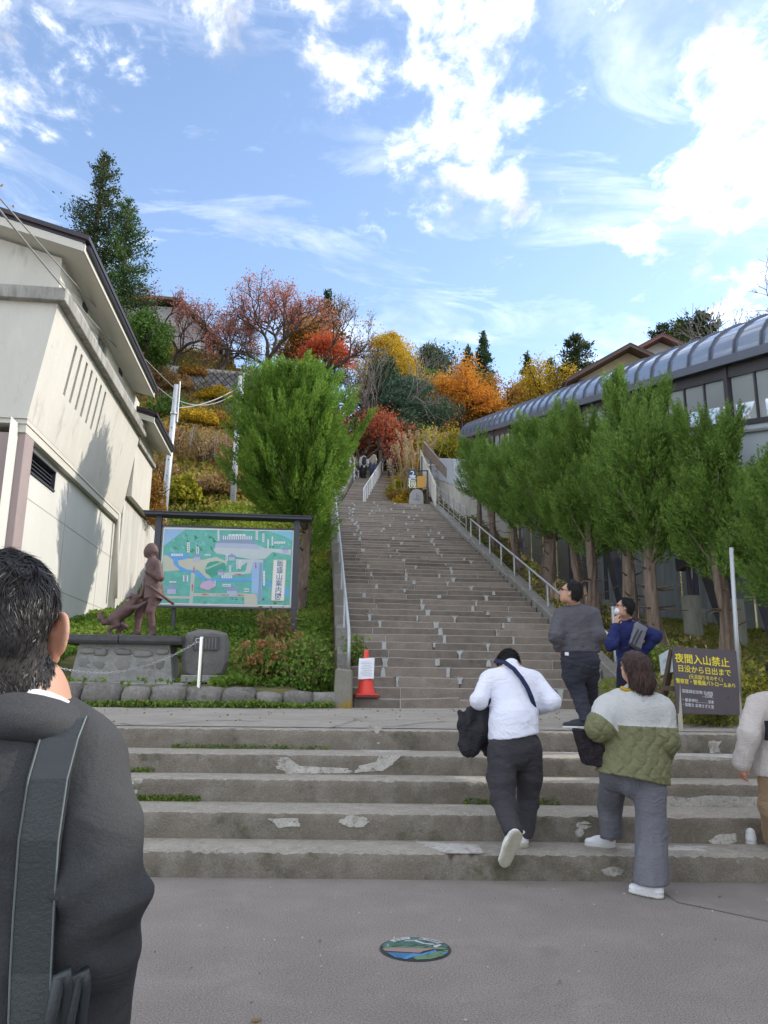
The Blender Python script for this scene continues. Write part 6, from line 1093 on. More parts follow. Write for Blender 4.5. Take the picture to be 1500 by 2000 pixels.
Dg.cap(sp(360, 1480, -.05), sp(430, 1570, -.06), .075, .042); Dg.cap(sp(430, 1570, -.06), sp(300, 1640, -.06), .036, .024); Dg.cap(sp(300, 1640, -.06), sp(285, 1740, -.06), .024, .022); Dg.cap(sp(285, 1752, -.06), sp(325, 1755, -.07), .022, .016)
Dg.cap(sp(400, 1490, .05), sp(560, 1590, .06), .07, .036); Dg.cap(sp(560, 1590, .06), sp(445, 1670, .06), .034, .024); Dg.cap(sp(445, 1670, .06), sp(455, 1745, .06), .024, .022); Dg.cap(sp(455, 1752, .06), sp(495, 1755, .05), .022, .016)
Dg.chain([sp(310, 1530), sp(200, 1530), sp(140, 1450), sp(140, 1370)], [.034, .034, .04, .026]); Dg.cap(sp(140, 1370), sp(190, 1345), .026, .012, k=.012)
Dg.cap(sp(610, 1290, -.07), sp(760, 1270, -.1), .045, .03); Dg.cap(sp(760, 1270, -.1), sp(900, 1190, -.1), .03, .024); Dg.cap(sp(640, 1260, .06), sp(850, 1170, .0), .04, .024)
solid('dog', Dg.mesh('dog', .0095, lambda P, F: np.maximum(F + folds(P, .003, 45, 4), z0_ - P[:, 2])), bronze, st)
m_ = MB(); m_.tube([sp(890, 865, -.2), sp(1000, 925, -.2), sp(1385, 1215, -.26)], [.018, .024, .022], 8); m_.build('sword', bronze, st, smooth=True)
m_ = MB(); A_, B_ = [], []
for k in range(20): a = k / 20 * 6.283; A_.append(sp(1050, 935) + V3(math.cos(a) * .135, math.sin(a) * .13, 0)); rr2 = 1 + .07 * math.sin(5 * a); B_.append(sp(1055, 1125) + V3(math.cos(a) * .168 * rr2, math.sin(a) * .16 * rr2, .012 * math.sin(3 * a)))
C_ = [p * .985 + sp(1055, 1060) * .015 + V3(0, 0, .0) for p in B_]; m_.add(A_ + B_, [(k, (k + 1) % 20, 20 + (k + 1) % 20, 20 + k) for k in range(20)]); m_.build('tunic_skirt', bronze, st, smooth=True)
tb = thing('stone_tablet', 'low grey stone tablet with dark bronze plaque right of the statue plinth', 'tablet', (-1.33, 12.05, 1.4))
rock((-1.325, 12.1, 1.80), (.70, .24, .74), 610, 3, .03).build('slab', mat('tablet_stone', (.17, .16, .155), (.13, .125, .12), scale=4, bump=.7, rough=.95, speck=.3), tb, smooth=False)
m_ = MB(); m_.box((-1.50, 11.955, 1.86), (-1.13, 11.985, 2.06)); m_.build('plaque', slate, tb); m_ = MB(); m_.box((-1.65, 11.9, 1.38), (-.98, 12.2, 1.49)); m_.build('footing', rub_m, tb, bevel=.015)
for k in range(7): m_ = MB(); m_.box((-1.47 + .049 * k, 11.952, 1.88), (-1.462 + .049 * k, 11.956, 2.04)); m_.build('engraved_line', flat('engraving', (.2, .19, .18)), tb)
bo = thing('bollard', 'polished steel bollard with ring holding the chain before the stone tablet', 'bollard', (-1.28, 11.1, 1.3)); steel = mat('polished_steel', (.62, .62, .62), (.55, .55, .55), rough=.22, metal=1.0)
m_ = MB(); m_.lathe((-1.28, 11.1, 1.15), [(.034, 0), (.034, .835), (.030, .855), (.0, .86)], 16); m_.build('post', steel, bo, smooth=False); m_ = MB(); m_.lathe((-1.28, 11.1, 1.90), [(.0365, 0), (.0365, .022)], 16); m_.build('band', steel, bo)
ring = lambda c, r_, ax1, ax2: [np.array(c) + r_ * (math.cos(t) * np.array(ax1) + math.sin(t) * np.array(ax2)) for t in np.linspace(0, 6.2832, 13)]
m_ = MB(); m_.tube(ring((-1.335, 11.1, 1.955), .028, (1, 0, 0), (0, 0, 1)), .005, 6, cap=False); m_.build('ring', steel, bo)
bo2 = thing('bollard', 'polished steel bollard hidden behind the suited man, far end of the chain', 'bollard', (-4.05, 11.1, 1.3)); m_ = MB(); m_.lathe((-4.05, 11.1, 1.15), [(.034, 0), (.034, .835), (.030, .855), (.0, .86)], 16); m_.build('post', steel, bo2)
t = np.linspace(0, 1, 70); cp = np.stack([-1.35 + (-4.02 + 1.35) * t, 11.1 + 0 * t, 1.93 - .46 * 4 * t * (1 - t) * (1 - .1 * t)], 1); m_ = MB()
for k, (p, q) in enumerate(zip(cp, cp[1:])):
    d = unit((q - p)[None])[0]; s_ = np.array([0, 1.0, 0]) if k % 2 else np.cross(d, (0, 1.0, 0)); c = (p + q) / 2; L = np.linalg.norm(q - p) * .66
    m_.tube([c + d * L * math.cos(a) + s_ * .013 * math.sin(a) for a in np.linspace(0, 6.2832, 9)], .0042, 5, cap=False)
tag(m_.build('chain', mat('chain_steel', (.5, .5, .5), (.42, .42, .42), rough=.4, metal=.8), None), 'sagging steel chain strung from the bollard across the front of the plinth', 'chain')
# ---------------------------------------------------------------- traffic cone
cn_m = mat('cone_red', (.80, .07, .05), (.72, .06, .045), rough=.45); cx_, cy_, cz_ = 1.055, 11.32, 1.192
cn = thing('traffic_cone', 'red traffic cone with a white notice sheet on the first stone step', 'traffic cone', (cx_, cy_, cz_))
m_ = MB(); m_.box((cx_ - .185, cy_ - .17, cz_ + .003), (cx_ + .185, cy_ + .17, cz_ + .035), rz=R(4)); m_.build('base_rim', mat('cone_base_dark', (.20, .03, .03), (.12, .03, .03), rough=.7), cn, bevel=.01)
m_ = MB(); m_.box((cx_ - .16, cy_ - .15, cz_ + .036), (cx_ + .16, cy_ + .15, cz_ + .058), rz=R(4)); m_.build('base', cn_m, cn, bevel=.008); m_ = MB(); m_.lathe((cx_, cy_, cz_ + .05), [(.135, 0), (.128, .02), (.040, .54), (.038, .60), (.030, .625), (.0, .632)], 24); m_.build('body', cn_m, cn, smooth=True)
m_ = MB(); A_ = []
for i_ in range(5):
    for j_ in range(7): u_, v_ = i_ / 4 - .5, j_ / 6; A_.append((cx_ - .005 + u_ * .225 + .014 * (v_ - .5), cy_ - .115 + .05 * v_ + .05 * u_ * u_, cz_ + .265 + v_ * .295 + .006 * math.sin(5 * u_)))
m_.add(A_, [(i * 7 + j, (i + 1) * 7 + j, (i + 1) * 7 + j + 1, i * 7 + j + 1) for i in range(4) for j in range(6)]); m_.build('notice_sheet', mat('white_sheet', (.74, .75, .80), (.70, .71, .76), rough=.4), cn, fix=False)
m_ = MB()
for k in range(9): zz_ = .31 + .024 * k; yy = cy_ - .118 + .05 * (zz_ - .265) / .295; m_.box((cx_ - .085 if k % 3 else cx_ - .06, yy - .002, cz_ + zz_), (cx_ + (.08 if k % 2 else .05), yy - .001, cz_ + zz_ + .006))
o = m_.build('print_lines', flat('faint_print', (.45, .47, .52)), cn); o['kind'] = 'stuff'
# ---------------------------------------------------------------- night entry sign
sg = thing('night_entry_sign', 'dark brown sign with yellow and white Japanese writing forbidding night entry, on wooden legs', 'sign', (4.45, 8.1, .95))
TL, TR, BR, BL = at(1313, 1263, 8.16), at(1438, 1271, 8.16), at(1448, 1397, 8.0), at(1322, 1393, 8.0); sr, su = unit((TR - TL)[None])[0], unit((TL - BL)[None])[0]; sn_ = np.cross(sr, su); sn_ = sn_ if sn_[1] < 0 else -sn_
m_ = MB(); m_.prism([BL, BR, TR, TL], -sn_ * .018); m_.build('panel', mat('sign_brown', (.085, .07, .078), (.07, .058, .066), scale=5, rough=.5), sg)
wood_p, wood_b = mat('pale_wood', (.36, .33, .27), (.28, .255, .2), scale=4, rough=.9, stretch=(1, 1, .2)), mat('brown_wood', (.11, .075, .05), (.08, .055, .04), scale=4, rough=.9)
for b_, t_ in ((at(1330, 1424, 7.96), TL + sr * .06 - sn_ * .045), (at(1451, 1428, 7.96), TR - sr * .03 - sn_ * .045)): m_ = MB(); m_.bar(b_ - (0, 0, .05), t_ - su * .04, .045, .045); m_.build('leg', wood_p, sg)
for b_, t_ in ((V3(4.12, 8.62, .90), TL + sr * .04 - sn_ * .08), (V3(4.80, 8.62, .93), TR - sr * .22 - sn_ * .08)): m_ = MB(); m_.bar(b_, t_, .05, .05); m_.build('rear_leg', wood_b, sg)
m_ = MB(); m_.bar(TL - su * .45 - sr * .14 - sn_ * .07, TL - su * .45 + sr * .3 - sn_ * .07, .035, .05); m_.bar(BL + su * .06 - sr * .1 - sn_ * .07, BL + su * .06 + sr * .4 - sn_ * .07, .035, .05); m_.build('cross_bar', wood_b, sg)
yel_p, wht_p = flat('sign_yellow', (.80, .66, .03), .5), flat('sign_white', (.60, .60, .64), .5)
def sgp(u, v): """u,v in crop px of the sign close-up""" ; p = at(1270 + u / 6.522, 1240 + v / 6.522, 8.08); d_ = unit((p - V3(0, 0, CAMH))[None])[0]; k = ((BL - V3(0, 0, CAMH)) @ sn_) / (d_ @ sn_); return V3(0, 0, CAMH) + d_ * k + sn_ * .002
tilt = unit((sr - su * .035)[None])[0]
for s_, u_, v_, sz, bo_, m2, wd in (('夜間入山禁止', 662, 332, .113, .022, yel_p, .93), ('日没から日出まで', 690, 462, .083, .012, yel_p, .93), ('(元旦詣りをのぞく)', 708, 552, .052, .006, yel_p, .86), ('警察官・警備員パトロールあり', 710, 622, .058, .010, yel_p, .84), ('・国登録記念物 白虎隊墳墓域', 650, 738, .040, .006, wht_p, .96), ('…(公財)会津弔霊義会', 855, 795, .040, .006, wht_p, .92), ('・厳島神社………宗教人 滝沢町内会', 742, 858, .040, .006, wht_p, .93), ('・国重文 会津さざえ堂…山主 飯盛本家', 752, 918, .040, .006, wht_p, .88)):
    text('lettering', s_, sz, sgp(u_, v_), tilt, su, m2, sg, bold=bo_, sx=wd)
nb = thing('notice_board', 'small white notice board turned sideways at the left edge of the night entry sign', 'sign', (3.98, 8.3, .95)); q = [at(1287, 1280, 8.55), at(1315, 1263, 8.2), at(1318, 1311, 8.2), at(1291, 1319, 8.55)]
m_ = MB(); m_.prism(q, (.015, .02, 0)); m_.build('panel', mat('notice_white', (.60, .66, .68), (.55, .61, .63), rough=.5), nb); m_ = MB(); m_.bar((4.10, 8.58, .88), q[3] * .4 + q[2] * .6 + V3(.03, .04, .02), .05, .05); m_.build('post', wood_b, nb)
e1 = unit((q[1] - q[0])[None])[0]; e2 = unit((q[0] - q[3])[None])[0]; text('lettering', 'お知らせ', .05, (q[0] + q[1]) / 2 - e2 * .10 - np.cross(e1, e2) * -.004, e1, e2, grey_p, nb); text('lettering', '飯盛山 入山時間', .028, (q[0] + q[1]) / 2 - e2 * .19 - np.cross(e1, e2) * -.004, e1, e2, grey_p, nb)
# ---------------------------------------------------------------- hanging sign and stone marker at the stair head
hg = thing('hanging_sign', 'dark blue hanging sign reading 2号機 with an amber panel beside it', 'sign', at(815, 985, 32.6)); HY = 32.6
def hp(px, py, dy=0.): p = at(px, py, HY); p[1] += dy; return p
m_ = MB(); m_.prism([hp(796, 954), hp(813, 954), hp(814, 919), hp(797, 919)], (0, .05, 0)); m_.build('blue_panel', flat('sign_blue', (.025, .05, .085), .4), hg); m_ = MB(); m_.prism([hp(814.5, 953), hp(832, 952), hp(833, 930), hp(815, 930)], (0, .05, 0)); m_.build('amber_panel', flat('sign_amber', (.50, .27, .05), .5), hg)
m_ = MB(); m_.tube([hp(797, 919, .03), hp(835, 919, .03), hp(836, 985, .03)], .045, 6); m_.build('bracket', darkmetal, hg)
for k, ch in enumerate('2号機'): text('lettering', ch, .40, hp(805.5, 926.5 + 10.3 * k, -.01), (1, 0, 0), (0, 0, 1), white_p if k < 2 else flat('sign_cream', (.8, .78, .5)), hg, bold=.02)
for k in range(4): m_ = MB(); q0 = hp(798.3, 936 + 4 * k, -.008); m_.box((q0[0], q0[1], q0[2] - .05), (q0[0] + .05, q0[1] + .004, q0[2] + .03)); m_.build('small_character', white_p, hg)
mk = thing('stone_marker', 'grey carved stone marker under the hanging sign at the stair head', 'stone', at(814, 984, 32.5)); a_ = at(814, 984, 32.5)
m_ = MB(); P_ = [(-.33, -.1), (.33, -.1), (.30, .45), (.22, .62), (.05, .68), (-.15, .64), (-.29, .48)]; m_.prism([a_ + V3(x, 0, z) for x, z in P_], (0, .28, 0)); m_.build('slab', mat('marker_stone', (.36, .36, .37), (.28, .28, .29), scale=4, bump=.6, rough=.95), mk, bevel=.03); text('lettering', '上', .34, a_ + V3(0, -.035, .30), (1, 0, 0), (0, 0, 1), flat('engraving', (.2, .19, .18)), mk)
# ---------------------------------------------------------------- painted manhole cover
MH = plane_hit(811, 1853, z=.004); mh = thing('manhole_cover', 'round manhole cover painted with green trees, pink bank and blue water', 'manhole cover', (MH[0], MH[1], 0)); RM = .188
disc = lambda r_, z, n=40: [MH + V3(math.cos(t) * r_, math.sin(t) * r_, z - MH[2]) for t in np.linspace(0, 6.2832, n, endpoint=False)]
m_ = MB(); m_.prism(disc(RM * 1.01, .0015), (0, 0, .003)); m_.build('frame_ring', mat('cast_iron', (.045, .045, .05), (.035, .035, .04), rough=.6, bump=.4), mh)
def mhp(u, v, lay): """u,v in -1..1 over the cover (u right, v away)""" ; s_ = RM * .95; return MH + V3(u * s_ * math.cos(YAW) + v * s_ * -math.sin(YAW), u * s_ * math.sin(YAW) + v * s_ * math.cos(YAW), .0055 + .0004 * lay - MH[2])
def mpoly(name, pts, lay, m):
    P = []; _cnt[0] += 1
    for u, v in pts: rr2 = math.hypot(u, v); P.append(mhp(*((u, v) if rr2 <= 1 else (u / rr2, v / rr2)), lay + (_cnt[0] % 9) * .1))
    q = MB(); q.poly(P); q.build(name, m, mh, fix=False)
circ = [(math.cos(t), math.sin(t)) for t in np.linspace(0, 6.2832, 40, endpoint=False)]
mg, mg2, mpk, mbl, mwh, mdk = flat('enamel_green', (.11, .22, .12)), flat('enamel_teal', (.07, .15, .13)), flat('enamel_pink', (.30, .20, .18)), flat('enamel_blue', (.06, .24, .46)), flat('enamel_white', (.48, .47, .455)), flat('enamel_black', (.03, .032, .035))
mpoly('enamel', circ, 0, mdk); mpoly('enamel', [(x, y) for x, y in circ if y > .12] , 1, mg2)
mpoly('enamel', [(-.96, .1), (-.5, .3), (0, .22), (.5, .28), (.96, .05), (.9, -.05), (0, -.05), (-.9, 0)], 2, mg); mpoly('enamel', [(-.98, -.05), (-.4, .05), (.2, -.02), (.75, .1), (.3, -.2), (.1, -.4), (-.2, -.35), (-.9, -.25)], 3, mpk)
mpoly('enamel', [(-.85, -.38), (-.2, -.42), (.15, -.5), (.6, -.12), (.62, -.3), (.2, -.6), (-.1, -.75), (-.3, -.98), (-.6, -.8)], 4, mbl)
for k in range(6): mpoly('enamel', [(-.8 + .06 * k, -.42 - .09 * k), (-.1 - .06 * k, -.44 - .09 * k), (-.1 - .06 * k, -.47 - .09 * k), (-.8 + .06 * k, -.45 - .09 * k)], 5, mdk)
mpoly('enamel', [(.15, -.58), (.6, -.3), (.98, -.1), (.95, -.35), (.75, -.65), (.4, -.93), (0, -.98), (-.1, -.8)], 4, flat('enamel_olive', (.12, .22, .11)))
mpoly('enamel', ell_pts(.84, -.42, .09, .07), 6, mbl)
for k in range(60): a, b = rr_.uniform(-.8, .75), rr_.uniform(-.02, .55); mpoly('enamel', [(a, b), (a + .12, b + .07), (a + .24, b), (a + .12, b + .035)], 5, mdk if k % 2 else mg)
for k in range(18): a, b = rr_.uniform(.1, .85), rr_.uniform(-.8, -.15); mpoly('enamel', [(a, b), (a + .07, b + .05), (a + .13, b), (a + .07, b + .02)], 6, mdk)
for a0, a1 in ((98, 140), (30, 80)): mpoly('enamel', [(math.cos(R(a)), math.sin(R(a))) for a in np.linspace(a0, a1, 9)] + [(.80 * math.cos(R(a)), .80 * math.sin(R(a))) for a in np.linspace(a1, a0, 9)], 7, mwh)
mpoly('enamel', [(.05, .72), (.3, .45), (.55, .40), (.62, .33), (.5, .3), (.25, .38), (.0, .62)], 7, mwh); mpoly('enamel', [(-.3, .65), (.1, .75), (.1, .68), (-.3, .58)], 7, mwh); mpoly('enamel', [(.55, .22), (.75, .35), (.82, .3), (.62, .05), (.55, .1)], 7, mwh)
for ch, a in zip('おすい', (128, 118, 108)): c_ = mhp(.89 * math.cos(R(a)), .89 * math.sin(R(a)), 9); tx = V3(math.sin(R(a)), -math.cos(R(a)), 0); text('lettering', ch, .030, c_, tx, V3(math.cos(R(a)), math.sin(R(a)), 0), mdk, mh, bold=.004)
for ch, a in zip('あいづわかまつ', np.linspace(77, 33, 7)): c_ = mhp(.89 * math.cos(R(a)), .89 * math.sin(R(a)), 9); tx = V3(math.sin(R(a)), -math.cos(R(a)), 0); text('lettering', ch, .028, c_, tx, V3(math.cos(R(a)), math.sin(R(a)), 0), mdk, mh, bold=.004)
# ---------------------------------------------------------------- people
skin_m = mat('skin', (.50, .29, .205), (.46, .26, .18), scale=9, rough=.55, spec=.35)
_b = skin_m.node_tree.nodes['Principled BSDF']; _b.inputs['Subsurface Weight'].default_value = .25; _b.inputs['Subsurface Radius'].default_value = (1.0, .35, .2); _b.inputs['Subsurface Scale'].default_value = .012
hair_m = mat('black_hair', (.012, .011, .011), (.02, .018, .018), scale=30, rough=.5, bump=.5, bscale=120, spec=.25)
hair_br = mat('brown_hair', (.070, .034, .026), (.045, .023, .018), scale=14, rough=.36, bump=.9, bscale=60, spec=.5, stretch=(2.2, 2.2, .12))
def frame(fwd, up):
    f = unit(np.array(fwd, float)[None])[0]; u = np.array(up, float); u = unit((u - f * (u @ f))[None])[0]; return np.cross(f, u), f, u
def head_sdf(c, fwd, up, s=1.0, neck_to=None, ears=True):
    r_, f_, u_ = frame(fwd, up); Rm = np.stack([r_, f_, u_], 1); w = lambda x, y, z: np.array(c) + s * (r_ * x + f_ * y + u_ * z); S = Sdf(.018 * s); E = lambda p, q, **k: S.ell(w(*p), np.array(q) * s, Rm, **k)
    E((0, -.012, .03), (.076, .094, .085)); E((0, .03, -.03), (.062, .062, .078)); E((0, .050, -.088), (.034, .032, .026)); E((.035, .02, -.06), (.026, .05, .04)); E((-.035, .02, -.06), (.026, .05, .04))
    S.cap(w(0, .086, .018), w(0, .104, -.018), .010 * s, .014 * s, k=.012 * s); E((0, .077, .030), (.055, .016, .012)); E((0, .082, -.050), (.024, .012, .007), k=.006 * s); E((0, .080, -.064), (.021, .012, .008), k=.006 * s)
    for q in (-1, 1): E((q * .033, .096, .010), (.016, .014, .011), k=.008 * s, sub=True)
    if ears:
        for q in (-1, 1): E((q * .079, -.006, -.004), (.010, .024, .033), k=.008 * s); E((q * .080, .0, -.034), (.009, .011, .012), k=.006 * s)
    if neck_to is not None: S.cap(w(0, -.028, -.06), neck_to, .052 * s, .060 * s, k=.03)
    return S, w, Rm
def hand_sdf(wr, d, pn, s=1.0, curl=.5, side=1):
    """palm and five bent fingers; d = along the hand, pn = palm normal"""
    d = unit(np.array(d, float)[None])[0]; pn = np.array(pn, float); pn = unit((pn - d * (pn @ d))[None])[0]; x = np.cross(d, pn) * side; S = Sdf(.008 * s); W = np.array(wr, float)
    S.cap(W + x * .018 * s, W + d * .085 * s + x * .026 * s, .017 * s, .015 * s); S.cap(W - x * .014 * s, W + d * .082 * s - x * .026 * s, .017 * s, .014 * s); S.cap(W, W + d * .085 * s, .018 * s, .015 * s)
    for k, (o, L) in enumerate(((.030, .066), (.010, .074), (-.011, .069), (-.031, .054))):
        b_ = W + d * .086 * s + x * o * s; a1, a2 = curl * .6, curl * 1.5; p1 = b_ + (d * math.cos(a1) + pn * math.sin(a1)) * L * .55 * s; p2 = p1 + (d * math.cos(a2) + pn * math.sin(a2)) * L * .45 * s; S.cap(b_, p1, .0085 * s, .008 * s, k=.003); S.cap(p1, p2, .008 * s, .0065 * s, k=.004)
    t0 = W + d * .022 * s + x * .026 * s; t1 = t0 + (d * .7 + x * .6 + pn * .3) * .042 * s; S.cap(t0, t1, .012 * s, .0095 * s, k=.008); S.cap(t1, t1 + (d * .9 + pn * .35) * .032 * s, .0092 * s, .007 * s, k=.004); return S
def shoe(parent, heel, toe, m_up, m_sole, s=1.0, up=(0, 0, 1), ankle=None, hi=.075):
    heel, toe = np.array(heel, float), np.array(toe, float); d = unit((toe - heel)[None])[0]; u = np.array(up, float); u = unit((u - d * (u @ d))[None])[0]; x = np.cross(d, u); L = np.linalg.norm(toe - heel)
    S = Sdf(.02); pt = lambda a, h: heel + d * L * a + u * h * s
    S.cap(pt(.12, .045), pt(.45, .045), .038 * s, .040 * s); S.cap(pt(.45, .042), pt(.86, .034), .042 * s, .036 * s, flat=u, f=.8); S.cap(pt(.10, .05), pt(.12, hi + .02), .036 * s, .036 * s); S.cap(pt(.22, hi), pt(.62, .055), .030 * s, .028 * s)
    cut = lambda P, F: np.maximum(F, .012 * s - (P - heel) @ u); o = solid('shoe', S.mesh('shoe', .009, cut), m_up, parent)
    Q = Sdf(.02); Q.cap(pt(.13, .012), pt(.45, .012), .043 * s, .043 * s); Q.cap(pt(.45, .012), pt(.85, .012), .046 * s, .041 * s); q = solid('sole', Q.mesh('sole', .009, lambda P, F: np.maximum(np.maximum(F, -(P - heel) @ u), (P - heel) @ u - .026 * s)), m_sole, o, smooth_it=0); return o
def hair_cap(name, parent, c, fwd, up, s, m, grow=.012, front=.045, low=-.07, extra=None, rough=.004, vox=.0085):
    """hair shell around the skull, open over the face"""
    r_, f_, u_ = frame(fwd, up); Rm = np.stack([r_, f_, u_], 1); S = Sdf(.02); w = lambda x, y, z: np.array(c) + s * (r_ * x + f_ * y + u_ * z)
    S.ell(w(0, -.014, .032), np.array((.077 + grow, .095 + grow, .087 + grow)) * s, Rm); S.ell(w(0, -.035, -.02), np.array((.070 + grow * .6, .066 + grow * .6, .075)) * s, Rm)
    if extra: extra(S, w, Rm)
    def post(P, F):
        q = (P - np.array(c)) @ Rm / s; face = np.maximum(np.minimum(q[:, 1] - front, .05 + .0 * q[:, 1]), -1); hl = front - .9 * np.clip(.055 - q[:, 2], 0, .2) - .0; F = np.maximum(F, (q[:, 1] - np.maximum(hl, -.03 if extra is None else -.02)) * s)
        F = np.maximum(F, (low - q[:, 2]) * s) if extra is None else F; return F + folds(P, rough, 60, 3, (1, 1, .35))
    VQ = S.mesh(name, vox, post); o = solid(name, VQ, m, parent); hair_cap.last = VQ; return o
def locks(parent, VQ, c, fwd, up, n, wd, L0, m, seed, long=False, zmin=-9):
    """tapered strands laid over a hair shell so that its outline and surface break up"""
    V, Q = VQ; r = np.random.default_rng(seed); r_, f_, u_ = frame(fwd, up); Mw = np.stack([r_, f_, u_], 0); A = V[Q]; nn = unit(np.cross(A[:, 2] - A[:, 0], A[:, 3] - A[:, 1])); lc = (A.mean(1) - np.array(c)) @ Mw.T; ln = nn @ Mw.T
    rf_ = np.stack([lc[:, 0], lc[:, 1] + (.05 if long else .02), np.clip(lc[:, 2] - .03, 0, 1) if long else lc[:, 2]], 1); ln = np.where((ln * rf_).sum(1, keepdims=True) < 0, -ln, ln)
    ok = np.where((ln[:, 1] < .75) & (lc[:, 2] > zmin))[0]; k = r.choice(ok, n); uv = r.random((n, 2, 1)); q = A[k]; p = (q[:, 0] * (1 - uv[:, 0]) + q[:, 1] * uv[:, 0]) * (1 - uv[:, 1]) + (q[:, 3] * (1 - uv[:, 0]) + q[:, 2] * uv[:, 0]) * uv[:, 1]; loc = (p - np.array(c)) @ Mw.T; d = ln[k]
    wt = np.clip((loc[:, 2] - .06) / .05, 0, 1)[:, None]; g = np.stack([.1 * r.normal(0, 1, n), -.12 + 0 * d[:, 0], -np.ones(n)], 1) * (1 - wt) + np.stack([loc[:, 0] * 8, (loc[:, 1] + .03) * 8, -.1 + 0 * d[:, 0]], 1) * wt; g = g + r.normal(0, .12 if long else .3, (n, 3)); g = unit(g - d * (g * d).sum(1, keepdims=True)); dd = unit(g + d * (.04 if long else .34))
    L = L0 * r.uniform(.6, 1.25, n)[:, None] * ((1 - .72 * np.clip((loc[:, 2:] + .02) / .10, 0, 1)) if long else 1); w_ = wd * r.uniform(.6, 1.4, n)[:, None]; sd = unit(np.cross(dd, d + r.normal(0, .3, (n, 3)))); l1 = loc + dd * L * .5; l2 = l1 + unit(dd - d * (.25 if not long else .32) + np.array([0, 0, -.3])) * L * .5; loc = loc - d * .002
    W = np.stack([loc - sd * w_, loc + sd * w_, l1 + sd * w_ * .8, l1 - sd * w_ * .8, l2], 1).reshape(-1, 3) @ Mw + np.array(c); b = np.arange(n) * 5; o = link('hair_locks', fast_mesh('hair_locks', W - base_of(parent), [np.stack([b, b + 1, b + 2, b + 3], 1), np.stack([b + 3, b + 2, b + 4], 1)]), m, parent); o['kind'] = 'stuff'
def eyes(parent, w, s):
    for q in (-1, 1):
        m = MB(); c = w(q * .033, .083, .011); nr = 8; V = []
        for i in range(6):
            for j in range(nr): a, b = math.pi * i / 5, 2 * math.pi * j / nr; V.append(c + s * .0115 * np.array([math.sin(a) * math.cos(b), math.sin(a) * math.sin(b), math.cos(a)]))
        m.add(V, [(i * nr + j, i * nr + (j + 1) % nr, (i + 1) * nr + (j + 1) % nr, (i + 1) * nr + j) for i in range(5) for j in range(nr)]); m.build('eye', flat('eye_dark', (.05, .035, .03), .2), parent, smooth=True)
def cloth(name, c, c2=None, rough=.85, bump=.25, bscale=180, wrinkle=.34, **k):
    if name in MATS: return MATS[name]
    m = mat(name, c, c2 or tuple(x * .82 for x in c), rough=rough, bump=bump, bscale=bscale, scale=k.pop('scale', 5), spec=.25, **k); t = m.node_tree; b = t.nodes['Principled BSDF']
    tcn = N(t, 'ShaderNodeTexCoord'); mp = N(t, 'ShaderNodeMapping'); mp.inputs['Scale'].default_value = (1.0, 1.0, 1.7); mp.inputs['Rotation'].default_value = (.3, .5, 0); t.links.new(tcn.outputs['Object'], mp.inputs['Vector'])
    nz = N(t, 'ShaderNodeTexNoise', i_Scale=7.5, i_Detail=3, i_Roughness=.5, i_Distortion=1.6); t.links.new(mp.outputs[0], nz.inputs['Vector']); rd = M(t, 'ABSOLUTE', M(t, 'SUBTRACT', nz.outputs['Fac'], .5))
    bp2 = N(t, 'ShaderNodeBump', i_Strength=wrinkle, i_Distance=.09); t.links.new(rd, bp2.inputs['Height'])
    if b.inputs['Normal'].links: t.links.new(bp2.outputs[0], b.inputs['Normal'].links[0].from_node.inputs['Normal'])
    else: t.links.new(bp2.outputs[0], b.inputs['Normal'])
    return m
def person(label, base): return thing('person', label, 'person', base)
# ---- A: man in white shirt bending forward on the low steps
A = person('man in white shirt and dark trousers bent forward climbing the low steps', (1.72, 6.05, SZ[0]))
P = at; hipL, hipR = P(982, 1462, 6.05), P(1031, 1462, 6.07); knL, anL = P(983, 1562, 5.98), P(1004, 1632, 5.72); knR, anR = P(1032, 1560, 6.16), P(1022, 1648, 6.08); pel = P(1006, 1452, 6.05); wai = P(1003, 1415, 6.10); che = P(1001, 1352, 6.27); sL, sR = P(946, 1330, 6.27), P(1053, 1332, 6.27); nk = P(999, 1302, 6.42); hd = P(994, 1300, 6.56)
eL, wL, eR, wR = P(935, 1368, 6.12), P(943, 1392, 6.36), P(1079, 1370, 6.10), P(1046, 1388, 6.30)
B, hw_, Rm = head_sdf(hd, (0, .75, -.66), (0, .66, .75), 1.0, nk)
B.cap(nk, che, .06, .10, k=.04); B.cap(che, pel, .11, .11, k=.04); B.chain([sL, eL, wL], [.045, .038, .027], k=.03); B.chain([sR, eR, wR], [.045, .038, .027], k=.03); B.cap(nk, sL, .05, .045); B.cap(nk, sR, .05, .045); B.chain([pel, hipL, knL, anL], [.10, .075, .05, .033], k=.03); B.chain([pel, hipR, knR, anR], [.10, .075, .05, .033], k=.03)
solid('body', [B.mesh('body', .012), hand_sdf(wL, (.1, .5, -.8), (.6, .3, .2), curl=1.1, side=1).mesh('h', .0055), hand_sdf(wR, (-.3, .5, -.7), (-.7, .3, 0), curl=1.1, side=-1).mesh('h', .0055)], skin_m, A)
T = Sdf(.028); fwdA = (0, .85, -.3); T.cap(wai - (0, .015, .12), wai, .200, .190, flat=(0, 1, 0), f=.92); T.cap(wai, che, .188, .208, flat=fwdA, f=.70); T.cap(sL * .86 + sR * .14, sR * .86 + sL * .14, .095, .095, k=.06); T.cap(che, nk, .16, .07); T.chain([sL * .93 + sR * .07, eL, wL * .55 + eL * .45, wL], [.074, .063, .052, .044], k=.03); T.chain([sR * .93 + sL * .07, eR, wR * .5 + eR * .5, wR], [.074, .064, .055, .046], k=.03)
hemz = lambda P: P[:, 2] - (.985 + .16 * (P[:, 0] - 1.72))
